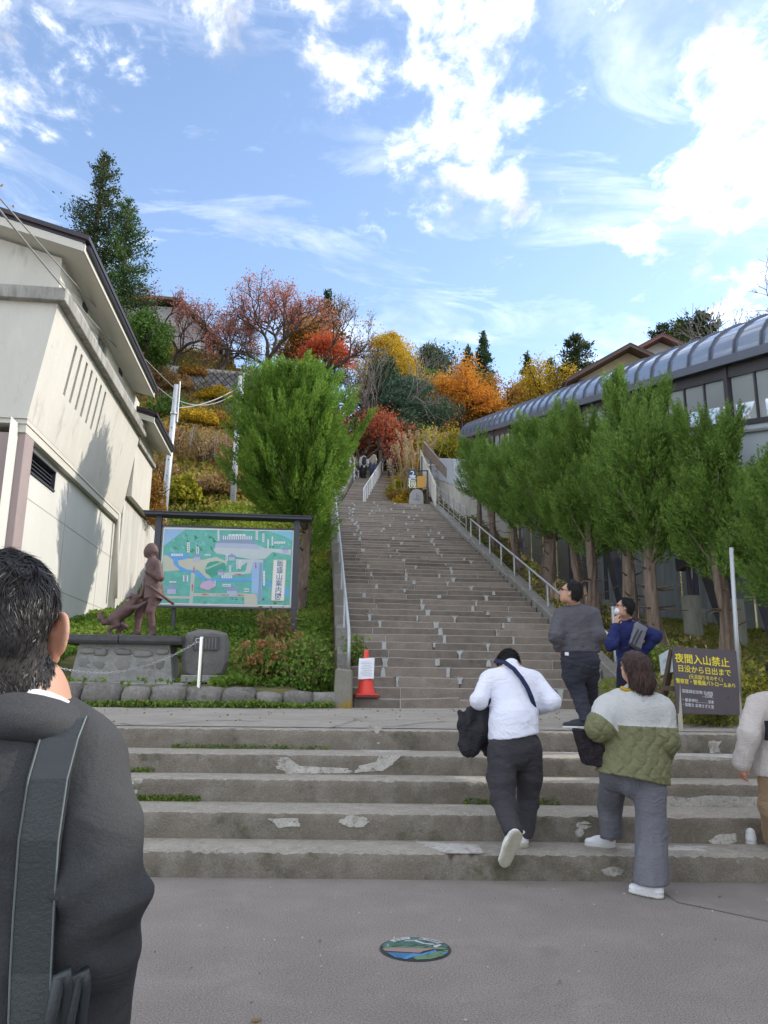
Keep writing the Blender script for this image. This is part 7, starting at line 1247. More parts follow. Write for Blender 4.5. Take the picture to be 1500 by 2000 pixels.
def postA(P, F): return np.maximum(F + folds(P, .008, 13, 5, (1, 1, 1.5)) * np.clip(1.75 - P[:, 2], .25, 1), -hemz(P))
solid('shirt', T.mesh('shirt', .010, postA), cloth('white_jersey', (.70, .71, .80), (.66, .67, .77), bump=.15), A)
U = Sdf(.028); U.cap(pel + (0, 0, .02), pel - (0, 0, .03), .165, .172, flat=(0, 1, 0), f=.78); U.chain([hipL, P(979, 1520, 6.02), knL, anL], [.115, .106, .088, .064]); U.chain([hipR, P(1034, 1520, 6.12), knR, anR], [.112, .098, .080, .066])
solid('trousers', U.mesh('trousers', .0105, lambda P, F: np.maximum(F + folds(P, .008, 15, 8, (1, 1, 1.6)), np.where(P[:, 0] < 1.70, ((P - anL) @ unit((anL - knL)[None])[0]) + .005, SZ[0] + .07 - P[:, 2]))), cloth('dark_heather', (.058, .055, .062), (.042, .04, .046), bump=.5), A)
hair_cap('hair', A, hd, (0, .75, -.66), (0, .66, .75), 1.0, hair_m, .014, .05, -.075, rough=.006); locks(A, hair_cap.last, hd, (0, .75, -.66), (0, .66, .75), 2600, .0022, .034, hair_m, 1)
wh_shoe, sole_m = cloth('white_trainer', (.68, .68, .66), (.60, .60, .58), rough=.6), mat('cream_sole', (.52, .49, .40), (.40, .37, .29), scale=20, rough=.7, bump=.8, bscale=120)
shoe(A, P(1013, 1628, 5.66), P(984, 1694, 5.72), wh_shoe, sole_m, 1.12, up=(-.15, .95, .25)); shoe(A, V3(1.775, 6.03, SZ[0] + .004), V3(1.80, 6.30, SZ[0] + .004), wh_shoe, sole_m, 1.05)
cb = thing('crossbody_strap', 'navy crossbody strap running over the white shirt from left shoulder to right hip', 'strap', (1.8, 6.2, 1.1)); pts = [P(966, 1291, 6.36), P(985, 1293, 6.235), P(1003, 1306, 6.14), P(1018, 1324, 6.095), P(1030, 1343, 6.07), P(1038, 1362, 6.06), P(1043, 1378, 6.075), P(1046, 1390, 6.12)]
m_ = MB()
for p, q in zip(pts, pts[1:]): m_.bar(p, q, .034, .010, up=(0, -1, .2))
m_.build('strap', cloth('navy_webbing', (.02, .028, .075)), cb)
jk = thing('jacket', 'black jacket draped over the left arm of the man in white', 'jacket', P(925, 1440, 6.1)); J = Sdf(.03); wL2 = P(938, 1388, 6.24)
J.cap(P(930, 1388, 6.22), P(952, 1372, 6.2), .055, .05); J.chain([P(925, 1395, 6.2), P(908, 1415, 6.18), P(912, 1462, 6.18)], [.06, .05, .055], flat=(0, 1, 0), f=.55); J.chain([P(948, 1385, 6.2), P(940, 1430, 6.17), P(925, 1466, 6.18)], [.06, .08, .04], flat=(0, 1, 0), f=.5); J.cap(P(940, 1440, 6.2), P(950, 1470, 6.2), .055, .03, flat=(0, 1, 0), f=.5); J.cap(P(905, 1405, 6.2), P(899, 1392, 6.2), .03, .02)
solid('cloth', J.mesh('cloth', .0095, lambda P, F: F + folds(P, .012, 13, 11, (1.4, 1, .6))), cloth('black_nylon', (.013, .012, .016), (.02, .019, .023), rough=.55, bump=.1), jk)
# ---- B: woman in cream and olive quilted coat
Bw = person('woman with brown hair in cream and olive quilted coat and wide grey trousers', (2.45, 5.5, 0))
hd = P(1236, 1303, 5.62); nk = P(1240, 1352, 5.66); sL, sR = P(1183, 1384, 5.66), P(1292, 1388, 5.60); che = P(1238, 1405, 5.64); pel = P(1240, 1500, 5.58); eL, wL = P(1172, 1420, 5.52), P(1196, 1438, 5.78); eR, wR = P(1297, 1445, 5.55), P(1288, 1490, 5.78)
hipL, hipR = P(1200, 1505, 5.60), P(1268, 1510, 5.55); knL, anL = P(1192, 1570, 5.90), P(1194, 1636, 5.95); knR, anR = P(1271, 1620, 5.50), P(1272, 1722, 5.36)
fB = (-.45, .88, .12); B, hw_, Rm = head_sdf(hd, fB, (0, -.1, 1), .95, nk)
B.cap(nk, che, .05, .09, k=.04); B.cap(che, pel, .10, .11, k=.04); B.chain([sL, eL, wL], [.04, .033, .024], k=.03); B.chain([sR, eR, wR], [.04, .033, .024], k=.03); B.cap(nk, sL, .045, .04); B.cap(nk, sR, .045, .04); B.chain([pel, hipL, knL, anL], [.10, .07, .045, .03], k=.03); B.chain([pel, hipR, knR, anR], [.10, .07, .045, .03], k=.03)
solid('body', [B.mesh('body', .0105), hand_sdf(wL, (.2, .3, -.8), (.8, .2, .1), .9, curl=1.3, side=1).mesh('h', .0052), hand_sdf(wR, (-.2, .4, -.8), (-.8, .2, 0), .9, curl=1.0, side=-1).mesh('h', .0052)], skin_m, Bw); eyes(Bw, hw_, .95)
T = Sdf(.035); fl_ = (-.1, 1, 0); T.cap(che, pel, .232, .246, flat=fl_, f=.74); T.cap(pel, P(1237, 1525, 5.57), .246, .262, flat=fl_, f=.72); T.cap(sL * .8 + sR * .2, sR * .8 + sL * .2, .125, .125, k=.07); T.cap(che, nk, .16, .075); T.chain([sL, eL, wL], [.096, .090, .080], k=.04); T.chain([sR, eR, wR], [.098, .09, .07], k=.05)
def quilt(P): z, x = P[:, 2] / .15, (P[:, 0] + .12 * P[:, 1]) / .105; x = x + .16 * np.sin(2 * np.pi * z); a, b = np.sin(np.pi * (x + z)), np.sin(np.pi * (x - z)); return np.clip(np.minimum(np.abs(a), np.abs(b)), 0, .55) ** .55
slope_l = lambda P: np.where((P[:, 0] < 2.30), 1.13 + 1.25 * (2.335 - P[:, 0]) * (P[:, 0] < 2.25) * 0 + np.clip((2.33 - P[:, 0]) * .95, -.1, .09) , 1.088)
def cream(P): zl = 1.098 - .04 * (P[:, 0] - 2.5); zl = np.where(P[:, 0] < 2.335, 1.055 + (2.335 - P[:, 0]) * .85, zl); return P[:, 2] > zl
def postB(P, F):
    hem = .745 - .21 * (P[:, 0] - 2.42) - .10 * np.abs(np.clip(2.35 - P[:, 0], 0, 1)); c = cream(P); F = F - np.where(c, .004 * np.sin(P[:, 0] * 90 + 2 * np.sin(P[:, 2] * 50)) * .3, .019 * quilt(P)); return np.maximum(F + folds(P, .005, 11, 15), hem - P[:, 2])
fleece, olive = cloth('cream_fleece', (.66, .66, .65), (.60, .60, .59), rough=1, bump=.9, bscale=140), cloth('olive_quilt', (.165, .165, .085), (.14, .14, .07), rough=.6, bump=.1, bscale=90)
cB = T.mesh('coat', .0085, postB); solid('coat', cB, None, Bw, smooth_it=0, mats=[olive, fleece], classify=lambda C: cream(C))
U = Sdf(.03); U.chain([hipL, knL, anL - (0, 0, .05)], [.105, .088, .082]); U.chain([hipR, knR, anR - (0, 0, .06)], [.112, .104, .118]); U.cap(pel, pel - (0, 0, .06), .16, .16, flat=fl_, f=.75)
solid('trousers', U.mesh('trousers', .0105, lambda P, F: np.maximum(F + folds(P, .007, 13, 18, (1, 1, .5)), np.where(P[:, 1] > 5.62, np.where(P[:, 2] < .5, SZ[0] + .085, -9), .075) - P[:, 2])), cloth('grey_wide_wool', (.145, .145, .165), (.12, .12, .14), bump=.3), Bw)
def lh(S, w, Rm): S.chain([w(0, -.07, .02), w(.005, -.085, -.08), w(.02, -.085, -.175)], [.085, .082, .066], k=.03); S.cap(w(.062, -.01, -.02), w(.085, -.045, -.235), .042, .030, k=.03); S.cap(w(-.062, -.03, 0), w(-.060, -.045, -.11), .032, .024, k=.02)
hair_cap('hair', Bw, hd, fB, (0, -.1, 1), .95, hair_br, .012, .052, -.2, extra=lh, rough=.004); locks(Bw, hair_cap.last, hd, fB, (0, -.1, 1), 3800, .0026, .11, hair_br, 2, long=True)
m_ = MB(); m_.tube([P(1213, 1343, 5.60), P(1222, 1347, 5.57), P(1232, 1349, 5.56)], [.014, .017, .012], 8); m_.build('collar', cloth('mustard_knit', (.45, .30, .03)), Bw)
wsh = cloth('white_canvas', (.70, .70, .72), (.64, .64, .67), rough=.7); shoe(Bw, V3(2.49, 5.29, .003), V3(2.345, 5.47, .003), wsh, cloth('white_rubber', (.62, .61, .58)), .95, hi=.06); shoe(Bw, V3(2.47, 5.98 + .03, SZ[0] + .004), V3(2.28, 6.10, SZ[0] + .004), wsh, cloth('white_rubber', (.62, .61, .58)), .95, hi=.06)
hb = thing('handbag', 'small black handbag hanging from the arm of the woman in the quilted coat', 'handbag', P(1160, 1490, 5.6)); S = Sdf(.02); cb_ = P(1161, 1461, 5.6); S.ell(cb_, (.25, .25, .25)); bx = lambda Q, F: np.maximum(np.maximum(np.abs(Q[:, 0] - cb_[0] + .10 * (Q[:, 2] - cb_[2])) - .105 - .16 * (Q[:, 2] - cb_[2]), np.abs(Q[:, 2] - cb_[2] + .12 * (Q[:, 0] - cb_[0])) - .115), np.abs(Q[:, 1] - cb_[1]) - .055) - .008 + folds(Q, .004, 18, 2)
solid('body', S.mesh('body', .0085, bx), cloth('black_leather', (.012, .009, .013), (.018, .013, .018), rough=.5), hb)
m_ = MB(); m_.tube([P(1148, 1436, 5.58), P(1150, 1420, 5.58), P(1165, 1412, 5.60), P(1176, 1420, 5.6), P(1178, 1434, 5.6)], .009, 6); m_.build('handle', cloth('black_leather2', (.014, .011, .015), rough=.45), hb); m_ = MB()
for px in (1157, 1163): m_.tube(ring(P(px, 1430, 5.545), .012, (1, 0, 0), (0, 0, 1)), .0035, 6, cap=False)
m_.build('buckle', mat('brass', (.55, .40, .15), (.5, .36, .12), rough=.3, metal=1), hb)
# ---- C: big man in grey sweatshirt
Cm = person('man with glasses in grey sweatshirt and dark jeans, hands in pockets, looking up', (3.0, 8.02, .95))
hd = P(1114, 1158, 8.05); nk = P(1122, 1183, 8.12); sL, sR = P(1097, 1204, 8.12), P(1157, 1202, 8.06); che = P(1127, 1218, 8.10); pel = P(1131, 1282, 8.05); eL, wL = P(1086, 1241, 8.0), P(1098, 1279, 8.12); eR, wR = P(1168, 1240, 7.98), P(1160, 1276, 8.12)
hipL, hipR = P(1117, 1290, 8.05), P(1149, 1289, 8.03); knL, anL = P(1129, 1350, 8.1), P(1146, 1408, 7.98); knR, anR = P(1152, 1348, 8.32), P(1160, 1396, 8.62)
fC = (-.86, .40, .30); uC = (.25, -.15, 1); B, hw_, Rm = head_sdf(hd, fC, uC, 1.06, nk)
B.cap(nk, che, .065, .10, k=.04); B.cap(che, pel, .12, .12, k=.04); B.chain([sL, eL, wL], [.048, .04, .03], k=.03); B.chain([sR, eR, wR], [.048, .04, .03], k=.03); B.cap(nk, sL, .055, .05); B.cap(nk, sR, .055, .05); B.chain([pel, hipL, knL, anL], [.11, .08, .05, .035], k=.03); B.chain([pel, hipR, knR, anR], [.11, .08, .05, .035], k=.03)
solid('body', [B.mesh('body', .0105), hand_sdf(wL, (.1, .1, -1), (.9, 0, 0), curl=.5, side=1).mesh('h', .0055), hand_sdf(wR, (-.1, .1, -1), (-.9, 0, 0), curl=.5, side=-1).mesh('h', .0055)], skin_m, Cm); eyes(Cm, hw_, 1.06)
T = Sdf(.03); fl_ = (-.15, 1, 0); T.cap(pel - (0, 0, .0), P(1129, 1255, 8.08), .195, .21, flat=fl_, f=.80); T.cap(P(1129, 1255, 8.08), che, .21, .205, flat=fl_, f=.78); T.cap(sL * .85 + sR * .15, sR * .85 + sL * .15, .10, .10, k=.06); T.cap(che, nk, .15, .075); T.chain([sL, eL, wL], [.092, .075, .055], k=.04); T.chain([sR, eR, wR], [.092, .075, .055], k=.04)
solid('sweatshirt', T.mesh('sweatshirt', .0105, lambda P, F: np.maximum(F + folds(P, .010, 11, 25, (1, 1, 1.9)) * np.clip((2.35 - P[:, 2]) * 2, .2, 1), 1.735 - P[:, 2])), cloth('grey_sweat', (.098, .094, .108), (.082, .079, .09)), Cm)
U = Sdf(.03); U.cap(pel + (0, 0, .05), pel - (0, 0, .06), .182, .18, flat=fl_, f=.8); U.chain([hipL, P(1120, 1320, 8.08), knL, anL], [.12, .112, .085, .066]); U.chain([hipR, P(1150, 1320, 8.15), knR, anR], [.12, .105, .082, .066])
solid('jeans', U.mesh('jeans', .011, lambda P, F: np.maximum(F + folds(P, .009, 15, 28, (1, 1, 1.8)), 1.03 - P[:, 2])), cloth('dark_denim', (.040, .042, .058), (.030, .031, .043)), Cm)
hair_cap('hair', Cm, hd, fC, uC, 1.06, hair_m, .010, .045, -.055, rough=.004); locks(Cm, hair_cap.last, hd, fC, uC, 3000, .0020, .026, hair_m, 3)
bsh = cloth('dark_trainer', (.03, .035, .045), (.045, .05, .06), rough=.6); shoe(Cm, V3(3.08, 7.99, .948), V3(2.82, 8.05, .948), bsh, cloth('white_rubber', (.62, .61, .58)), 1.05); shoe(Cm, P(1164, 1396, 8.62) * V3(1, 1, 0) + V3(0, 0, .965), P(1150, 1400, 8.78) * V3(1, 1, 0) + V3(-.1, 0, .965), bsh, cloth('white_rubber', (.62, .61, .58)), 1.05)
m_ = MB()
for q in (-1, 1): m_.tube([hw_(q * .033 + .024 * math.cos(t), .103, .010 + .018 * math.sin(t)) for t in np.linspace(0, 6.2832, 13)], .0022, 5, cap=False); m_.tube([hw_(q * .060, .100, .014), hw_(q * .084, .0, .012)], .0024, 5)
m_.tube([hw_(-.009, .106, .012), hw_(.009, .106, .012)], .0022, 5); m_.build('glasses', flat('dark_frame', (.03, .03, .035), .4), Cm)
m_ = MB(); q = P(1107, 1277, 7.87); m_.box(q - (.02, .003, .017), q + (.02, .003, .017)); m_.build('white_tag', flat('tag_white', (.75, .75, .78)), Cm)
# ---- D: person in navy top with mask and grey sling bag
Dp = person('person in navy top with white face mask and a hand raised to the chin', (3.95, 9.0, .97))
hd = P(1219, 1188, 9.0); nk = P(1224, 1212, 9.06); sL, sR = P(1208, 1234, 9.06), P(1249, 1230, 8.98); che = P(1229, 1244, 9.03); pel = P(1232, 1302, 9.0); eL, wL = P(1194, 1258, 8.86), P(1203, 1219, 8.90); eR, wR = P(1280, 1243, 8.9), P(1258, 1272, 8.96)
hipL, hipR = P(1222, 1312, 9.02), P(1247, 1312, 8.98); z9 = .965; knL, anL = P(1217, 1365, 9.0), V3(3.80, 9.0, z9 + .09); knR, anR = P(1246, 1365, 9.0), V3(4.02, 8.95, z9 + .09)
fD = (-.93, .25, .22); uD = (.2, 0, 1); B, hw_, Rm = head_sdf(hd, fD, uD, 1.0, nk)
B.cap(nk, che, .055, .09, k=.04); B.cap(che, pel, .10, .11, k=.04); B.chain([sL, eL, wL], [.042, .035, .027], k=.03); B.chain([sR, eR, wR], [.042, .035, .027], k=.03); B.cap(nk, sL, .05, .045); B.cap(nk, sR, .05, .045); B.chain([pel, hipL, knL, anL], [.10, .072, .045, .03], k=.03); B.chain([pel, hipR, knR, anR], [.10, .072, .045, .03], k=.03)
solid('body', [B.mesh('body', .0105), hand_sdf(wL, (.15, .1, .9), (.6, .2, -.4), .95, curl=1.2, side=-1).mesh('h', .0055), hand_sdf(wR, (-.8, .2, -.4), (-.2, .2, -.6), .95, curl=.8, side=-1).mesh('h', .0055)], skin_m, Dp); eyes(Dp, hw_, 1.0)
T = Sdf(.03); fl_ = (-.2, 1, 0); T.cap(che, pel, .165, .16, flat=fl_, f=.8); T.cap(sL * .8 + sR * .2, sR * .8 + sL * .2, .085, .085, k=.06); T.cap(che, nk, .13, .07); T.chain([sL, eL, wL * .85 + eL * .15], [.085, .075, .055], k=.04); T.chain([sR, eR, wR], [.085, .075, .055], k=.04)
solid('top', T.mesh('top', .0105, lambda P, F: F + folds(P, .010, 13, 35)), cloth('navy_cotton', (.022, .030, .125), (.017, .024, .10)), Dp)
U = Sdf(.045); U.cap(pel, pel - (0, 0, .08), .155, .155, flat=fl_, f=.8); U.chain([hipL, knL, anL], [.105, .08, .065]); U.chain([hipR, knR, anR], [.105, .08, .065]); solid('trousers', U.mesh('trousers', .012), cloth('ink_trousers', (.016, .018, .04)), Dp)
hair_cap('hair', Dp, hd, fD, uD, 1.0, hair_m, .012, .05, -.05); locks(Dp, hair_cap.last, hd, fD, uD, 2600, .0022, .034, hair_m, 4)
S = Sdf(.015); r_, f_, u_ = frame(fD, uD); S.ell(hw_(0, .058, -.055), (.056, .054, .052), np.stack([r_, f_, u_], 1)); solid('mask', S.mesh('mask', .007, lambda P, F: np.maximum(F, -((P - hd) @ f_ - .035))), cloth('mask_white', (.72, .72, .76), rough=.9), Dp)
m_ = MB()
for q in (-1, 1): m_.tube([hw_(q * .033 + .026 * math.cos(t), .104, .012 + .017 * math.sin(t)) for t in np.linspace(0, 6.2832, 13)], .003, 5, cap=False); m_.tube([hw_(q * .060, .100, .014), hw_(q * .084, .0, .010)], .003, 5)
m_.build('glasses', flat('dark_frame', (.03, .03, .035), .4), Dp); shoe(Dp, V3(3.84, 8.96, z9), V3(3.62, 9.06, z9), bsh, cloth('white_rubber', (.62, .61, .58))); shoe(Dp, V3(4.06, 8.9, z9), V3(3.84, 9.0, z9), bsh, cloth('white_rubber', (.62, .61, .58)))
sl = thing('sling_bag', 'grey sling bag with dark stripes worn across the back of the navy dressed person', 'sling bag', P(1248, 1260, 8.82)); q = [P(1226, 1257, 8.80), P(1247, 1265, 8.78), P(1265, 1232, 8.80), P(1244, 1217, 8.84)]; S = Sdf(.02)
ex, ez_ = unit((q[1] - q[0])[None])[0], unit((q[3] - q[0])[None])[0]; cb_ = sum(q) / 4; S.ell(cb_, (.3, .3, .3)); bx = lambda P, F: np.maximum(np.maximum(np.abs((P - cb_) @ ex) - .066 - .01 * ((P - cb_) @ ez_), np.abs((P - cb_) @ ez_) - .125), np.abs(P[:, 1] - cb_[1]) - .045) - .006 + folds(P, .003, 20, 3); solid('bag', S.mesh('bag', .009, bx), cloth('bag_grey', (.20, .20, .225), (.17, .17, .19), rough=.7), sl)
for k in range(2): a_, b_ = P(1234 + 7 * k, 1256 + 2 * k, 8.735), P(1247 + 7 * k, 1229 + 2 * k, 8.735); m_ = MB(); m_.bar(a_, b_, .014, .012, up=(0, -1, 0)); m_.build('zip', flat('zip_dark', (.04, .04, .06)), sl)
m_ = MB(); pts = [P(1230, 1262, 8.80), P(1215, 1268, 8.84), P(1207, 1262, 8.92)]; m_.tube(pts, .012, 6); m_.tube([P(1250, 1222, 8.80), P(1246, 1214, 8.84), P(1238, 1208, 8.95), P(1226, 1212, 8.98)], .012, 6); m_.build('strap', cloth('bag_strap', (.03, .03, .05)), sl)
# ---- E: person in pinkish white fleece cut by the right edge
Ep = person('person in pinkish white fleece and tan trousers, cut off by the right edge', (3.6, 5.75, SZ[0]))
hd = P(1523, 1318, 5.66); nk = P(1524, 1358, 5.68); sL, sR = P(1480, 1378, 5.66), P(1580, 1378, 5.66); che = P(1528, 1405, 5.66); pel = P(1530, 1500, 5.66); eL, wL = P(1463, 1436, 5.58), P(1449, 1490, 5.62); eR, wR = P(1600, 1440, 5.6), P(1606, 1490, 5.7)
hipL, hipR = P(1512, 1512, 5.66), P(1556, 1512, 5.66); knL, anL = P(1506, 1575, 5.72), P(1512, 1638, 5.92); knR, anR = P(1560, 1580, 5.7), P(1562, 1640, 5.92)
fE = (.1, 1, .05); B, hw_, Rm = head_sdf(hd, fE, (0, 0, 1), .95, nk); B.cap(nk, che, .05, .09, k=.04); B.cap(che, pel, .10, .11, k=.04); B.chain([sL, eL, wL], [.04, .034, .025], k=.03); B.chain([sR, eR, wR], [.04, .034, .025], k=.03); B.cap(nk, sL, .045, .04); B.cap(nk, sR, .045, .04); B.chain([pel, hipL, knL, anL], [.10, .07, .045, .03], k=.03); B.chain([pel, hipR, knR, anR], [.10, .07, .045, .03], k=.03)
solid('body', [B.mesh('body', .0105), hand_sdf(wL, (-.05, .12, -1), (.9, .2, 0), .92, curl=.7, side=1).mesh('h', .005), hand_sdf(wR, (.05, .1, -1), (-.9, .2, 0), .92, curl=.7, side=-1).mesh('h', .005)], mat('rosy_skin', (.52, .24, .175), (.47, .21, .15), scale=9, rough=.55), Ep)
T = Sdf(.03); fl_ = (0, 1, 0); T.cap(che, P(1530, 1508, 5.66), .20, .215, flat=fl_, f=.72); T.cap(sL * .85 + sR * .15, sR * .85 + sL * .15, .10, .10, k=.06); T.cap(che, nk, .14, .075); T.chain([sL, eL, wL], [.09, .078, .064], k=.035); T.chain([sR, eR, wR], [.09, .078, .064], k=.035)
solid('fleece', T.mesh('fleece', .009, lambda P, F: np.maximum(F + folds(P, .006, 12, 44) + .002 * np.sin(P[:, 0] * 160) * np.sin(P[:, 2] * 150) * np.sin(P[:, 1] * 155), .735 - P[:, 2])), cloth('pale_pink_fleece', (.66, .60, .565), (.60, .54, .505), rough=1, bump=.9, bscale=120), Ep)
U = Sdf(.045); U.cap(pel, pel - (0, 0, .08), .17, .17, flat=fl_, f=.8); U.chain([hipL, knL, anL], [.105, .082, .075]); U.chain([hipR, knR, anR], [.105, .08, .07]); solid('trousers', U.mesh('trousers', .0105, lambda P, F: F + folds(P, .005, 15, 47, (1, 1, 1.3))), cloth('tan_cotton', (.36, .25, .155), (.30, .21, .13)), Ep)
hair_cap('hair', Ep, hd, fE, (0, 0, 1), .95, hair_m, .014, .05, -.09); locks(Ep, hair_cap.last, hd, fE, (0, 0, 1), 2600, .0022, .04, hair_m, 5); shoe(Ep, V3(3.62, 5.98 + .06, SZ[0] + .004), V3(3.62, 6.28, SZ[0] + .004), wsh, cloth('white_rubber', (.62, .61, .58)), .95); shoe(Ep, V3(3.80, 5.98 + .06, SZ[0] + .004), V3(3.82, 6.28, SZ[0] + .004), wsh, cloth('white_rubber', (.62, .61, .58)), .95)
m_ = MB(); m_.tube([P(1497, 1408, 5.50), P(1499, 1425, 5.49), P(1497, 1446, 5.50)], .016, 6); tag(m_.build('bag_strap', cloth('black_strap', (.015, .015, .018)), None), 'black bag strap under the arm of the person in pale fleece at the right edge', 'strap')
# ---- far walkers on the upper stairs
def far_person(label, px, py, Y, H, top, legs, hairm, pack=None):
    p = at(px, py, Y); z = ZT + .148 * max(0, math.floor((Y - YT - .9) / .37) + 1); b = V3(p[0], Y, z); t = person(label, b); q = lambda x, y, zz: b + H * np.array([x, y, zz]); S = Sdf(.03)
    S.ell(q(0, 0, .93), (.052 * H, .058 * H, .066 * H)); S.cap(q(0, 0, .88), q(0, 0, .80), .035 * H, .05 * H); S.cap(q(0, 0, .76), q(0, 0, .52), .085 * H, .08 * H, flat=(0, 1, 0), f=.7)
    for s_ in (-1, 1): S.chain([q(s_ * .11, 0, .79), q(s_ * .14, -.02, .62), q(s_ * .13, .03, .47)], [.034 * H, .028 * H, .02 * H]); S.chain([q(s_ * .05, 0, .5), q(s_ * .055, .04 * s_, .26), q(s_ * .05, .02, .03)], [.055 * H, .04 * H, .028 * H])
    solid('body', S.mesh('body', .026), skin_m, t); T = Sdf(.04); T.cap(q(0, 0, .79), q(0, 0, .50), .105 * H, .10 * H, flat=(0, 1, 0), f=.75)
    for s_ in (-1, 1): T.chain([q(s_ * .105, 0, .79), q(s_ * .14, -.02, .62), q(s_ * .13, .03, .50)], [.052 * H, .044 * H, .036 * H])
    solid('jacket', T.mesh('jacket', .026), top, t); U = Sdf(.03)
    for s_ in (-1, 1): U.chain([q(s_ * .05, 0, .5), q(s_ * .055, .04 * s_, .26), q(s_ * .05, .02, .04)], [.07 * H, .055 * H, .042 * H])
    solid('trousers', U.mesh('trousers', .026), legs, t); h = Sdf(.02); h.ell(q(0, -.008, .945), (.060 * H, .064 * H, .066 * H)); solid('hair', h.mesh('hair', .024), hairm, t)
    if pack is not None: k = Sdf(.03); k.cap(q(0, -.09, .76), q(0, -.09, .60), .075 * H, .08 * H, flat=(0, 1, 0), f=.6); tag(solid('backpack', k.mesh('backpack', .024), pack, None, loc=q(0, -.09, .6)), 'dark backpack on the back of the left walker on the upper stairs', 'backpack')
gy = cloth('pale_grey_coat', (.45, .45, .46)); far_person('distant walker in pale top and black trousers with a dark backpack on the upper stairs', 710, 945, 44.0, 1.66, gy, cloth('far_black', (.02, .02, .024)), hair_m, cloth('far_pack', (.03, .032, .04)))
far_person('distant walker in cream jumper and blue jeans, second from left on the upper stairs', 726.5, 943, 45.2, 1.6, cloth('far_cream', (.60, .54, .46)), cloth('far_jeans', (.09, .13, .24)), hair_m)
far_person('distant walker in dark blue clothes right of the white middle handrail', 762.5, 935, 44.5, 1.6, cloth('far_navy', (.035, .05, .13)), cloth('far_navy2', (.03, .04, .09)), hair_m)
# ---- F: man in charcoal suit, seen from behind at the left edge
Fm = person('man in charcoal suit with short black hair, seen from behind at the left edge', (-.48, 1.23, 0))
P = lambda x, y, Y: at(x, y, Y * .845)
hd = P(-3, 1238, 1.44); fF = (-.26, .96, -.03); uF = (.04, .0, 1); nk = P(30, 1372, 1.43); SH = P(-20, 1440, 1.42)
sR, sL = P(158, 1494, 1.43), P(-225, 1480, 1.46); eR, wR = P(192, 1742, 1.38), P(178, 1975, 1.45); eL, wL = P(-270, 1750, 1.36), P(-230, 1980, 1.5); che = P(-15, 1560, 1.45); wai = P(-20, 1800, 1.46); pel = wai - (0, 0, .20)
gz = lambda p, z: V3(p[0], p[1], z); hipR, hipL = pel + (.085, 0, -.05), pel + (-.085, 0, -.05); knR, anR, knL, anL = gz(hipR, .44) + (.01, .02, 0), gz(hipR, .08) + (.015, -.01, 0), gz(hipL, .44) + (-.01, .02, 0), gz(hipL, .08) + (-.015, -.01, 0)
B, hw_, Rm = head_sdf(hd, fF, uF, .98, nk, ears=False)
EARS = []
for q in (-1, 1):   # thin ears standing out from the head: shell, rolled rim, lobe
    w3 = lambda x, y, z, q=q: hw_(q * x, y, z); ep = unit((.55 * q * Rm[:, 0] - .83 * Rm[:, 1])[None])[0]; en = unit((.83 * q * Rm[:, 0] + .55 * Rm[:, 1])[None])[0]; eu = Rm[:, 2]; Re = np.stack([en, ep, eu], 1); ec = w3(.0835, -.009, .002); S = Sdf(.006)
    S.ell(ec, np.array((.0048, .0195, .033)), Re); S.cap(w3(.070, .006, .004), ec - ep * .006, .013, .008, k=.008); S.cap(w3(.072, .004, -.018), ec - ep * .006 - eu * .016, .009, .007, k=.008)
    S.chain([ec + ep * .0185 * math.cos(t) + eu * .0325 * math.sin(t) + en * .0018 for t in np.linspace(2.3, -.9, 13)], [.0034 + .0008 * math.sin(k_ / 4) for k_ in range(13)], k=.0035); S.ell(ec - eu * .034 + ep * .001, np.array((.0055, .0085, .0095)), Re, k=.006); EARS.append(S.mesh('ear', .0024))
B.chain([hw_(0, -.055, -.02), hw_(0, -.048, -.09), nk], [.056, .052, .056], k=.03); B.cap(nk, che, .065, .10, k=.04); B.cap(che, pel, .12, .12, k=.04); B.chain([sR, eR, wR], [.048, .040, .03], k=.03); B.chain([sL, eL, wL], [.048, .040, .03], k=.03); B.cap(nk, sL, .05, .045); B.cap(nk, sR, .05, .045); B.chain([pel, hipL, knL, anL], [.11, .08, .052, .038], k=.03); B.chain([pel, hipR, knR, anR], [.11, .08, .052, .038], k=.03)
bodyF = B.mesh('body', .0072); solid('body', [bodyF] + EARS + [hand_sdf(wR, (-.15, .35, -.9), (-.9, .3, 0), curl=1.2, side=-1).mesh('h', .0055), hand_sdf(wL, (.15, .35, -.9), (.9, .3, 0), curl=1.2, side=1).mesh('h', .0055)], skin_m, Fm, smooth_it=2); eyes(Fm, hw_, .98)
T = Sdf(.028); fl_ = (0, 1, 0); T.cap(che, wai, .168, .158, flat=fl_, f=.72); T.cap(wai, pel - (0, 0, .08), .160, .178, flat=fl_, f=.74); T.cap(P(-150, 1482, 1.44), P(98, 1484, 1.43), .066, .066, k=.05); T.cap(SH + (0, 0, .0), P(136, 1492, 1.43), .058, .060, k=.04); T.cap(SH, P(-180, 1480, 1.45), .060, .062, k=.04); T.cap(che, P(5, 1420, 1.43), .14, .060, k=.05)
T.chain([sR, sR * .5 + eR * .5 + (.004, -.008, 0), eR, eR * .5 + wR * .5, wR], [.060, .060, .056, .052, .047], k=.03); T.chain([sL, eL, wL], [.068, .062, .050], k=.028)
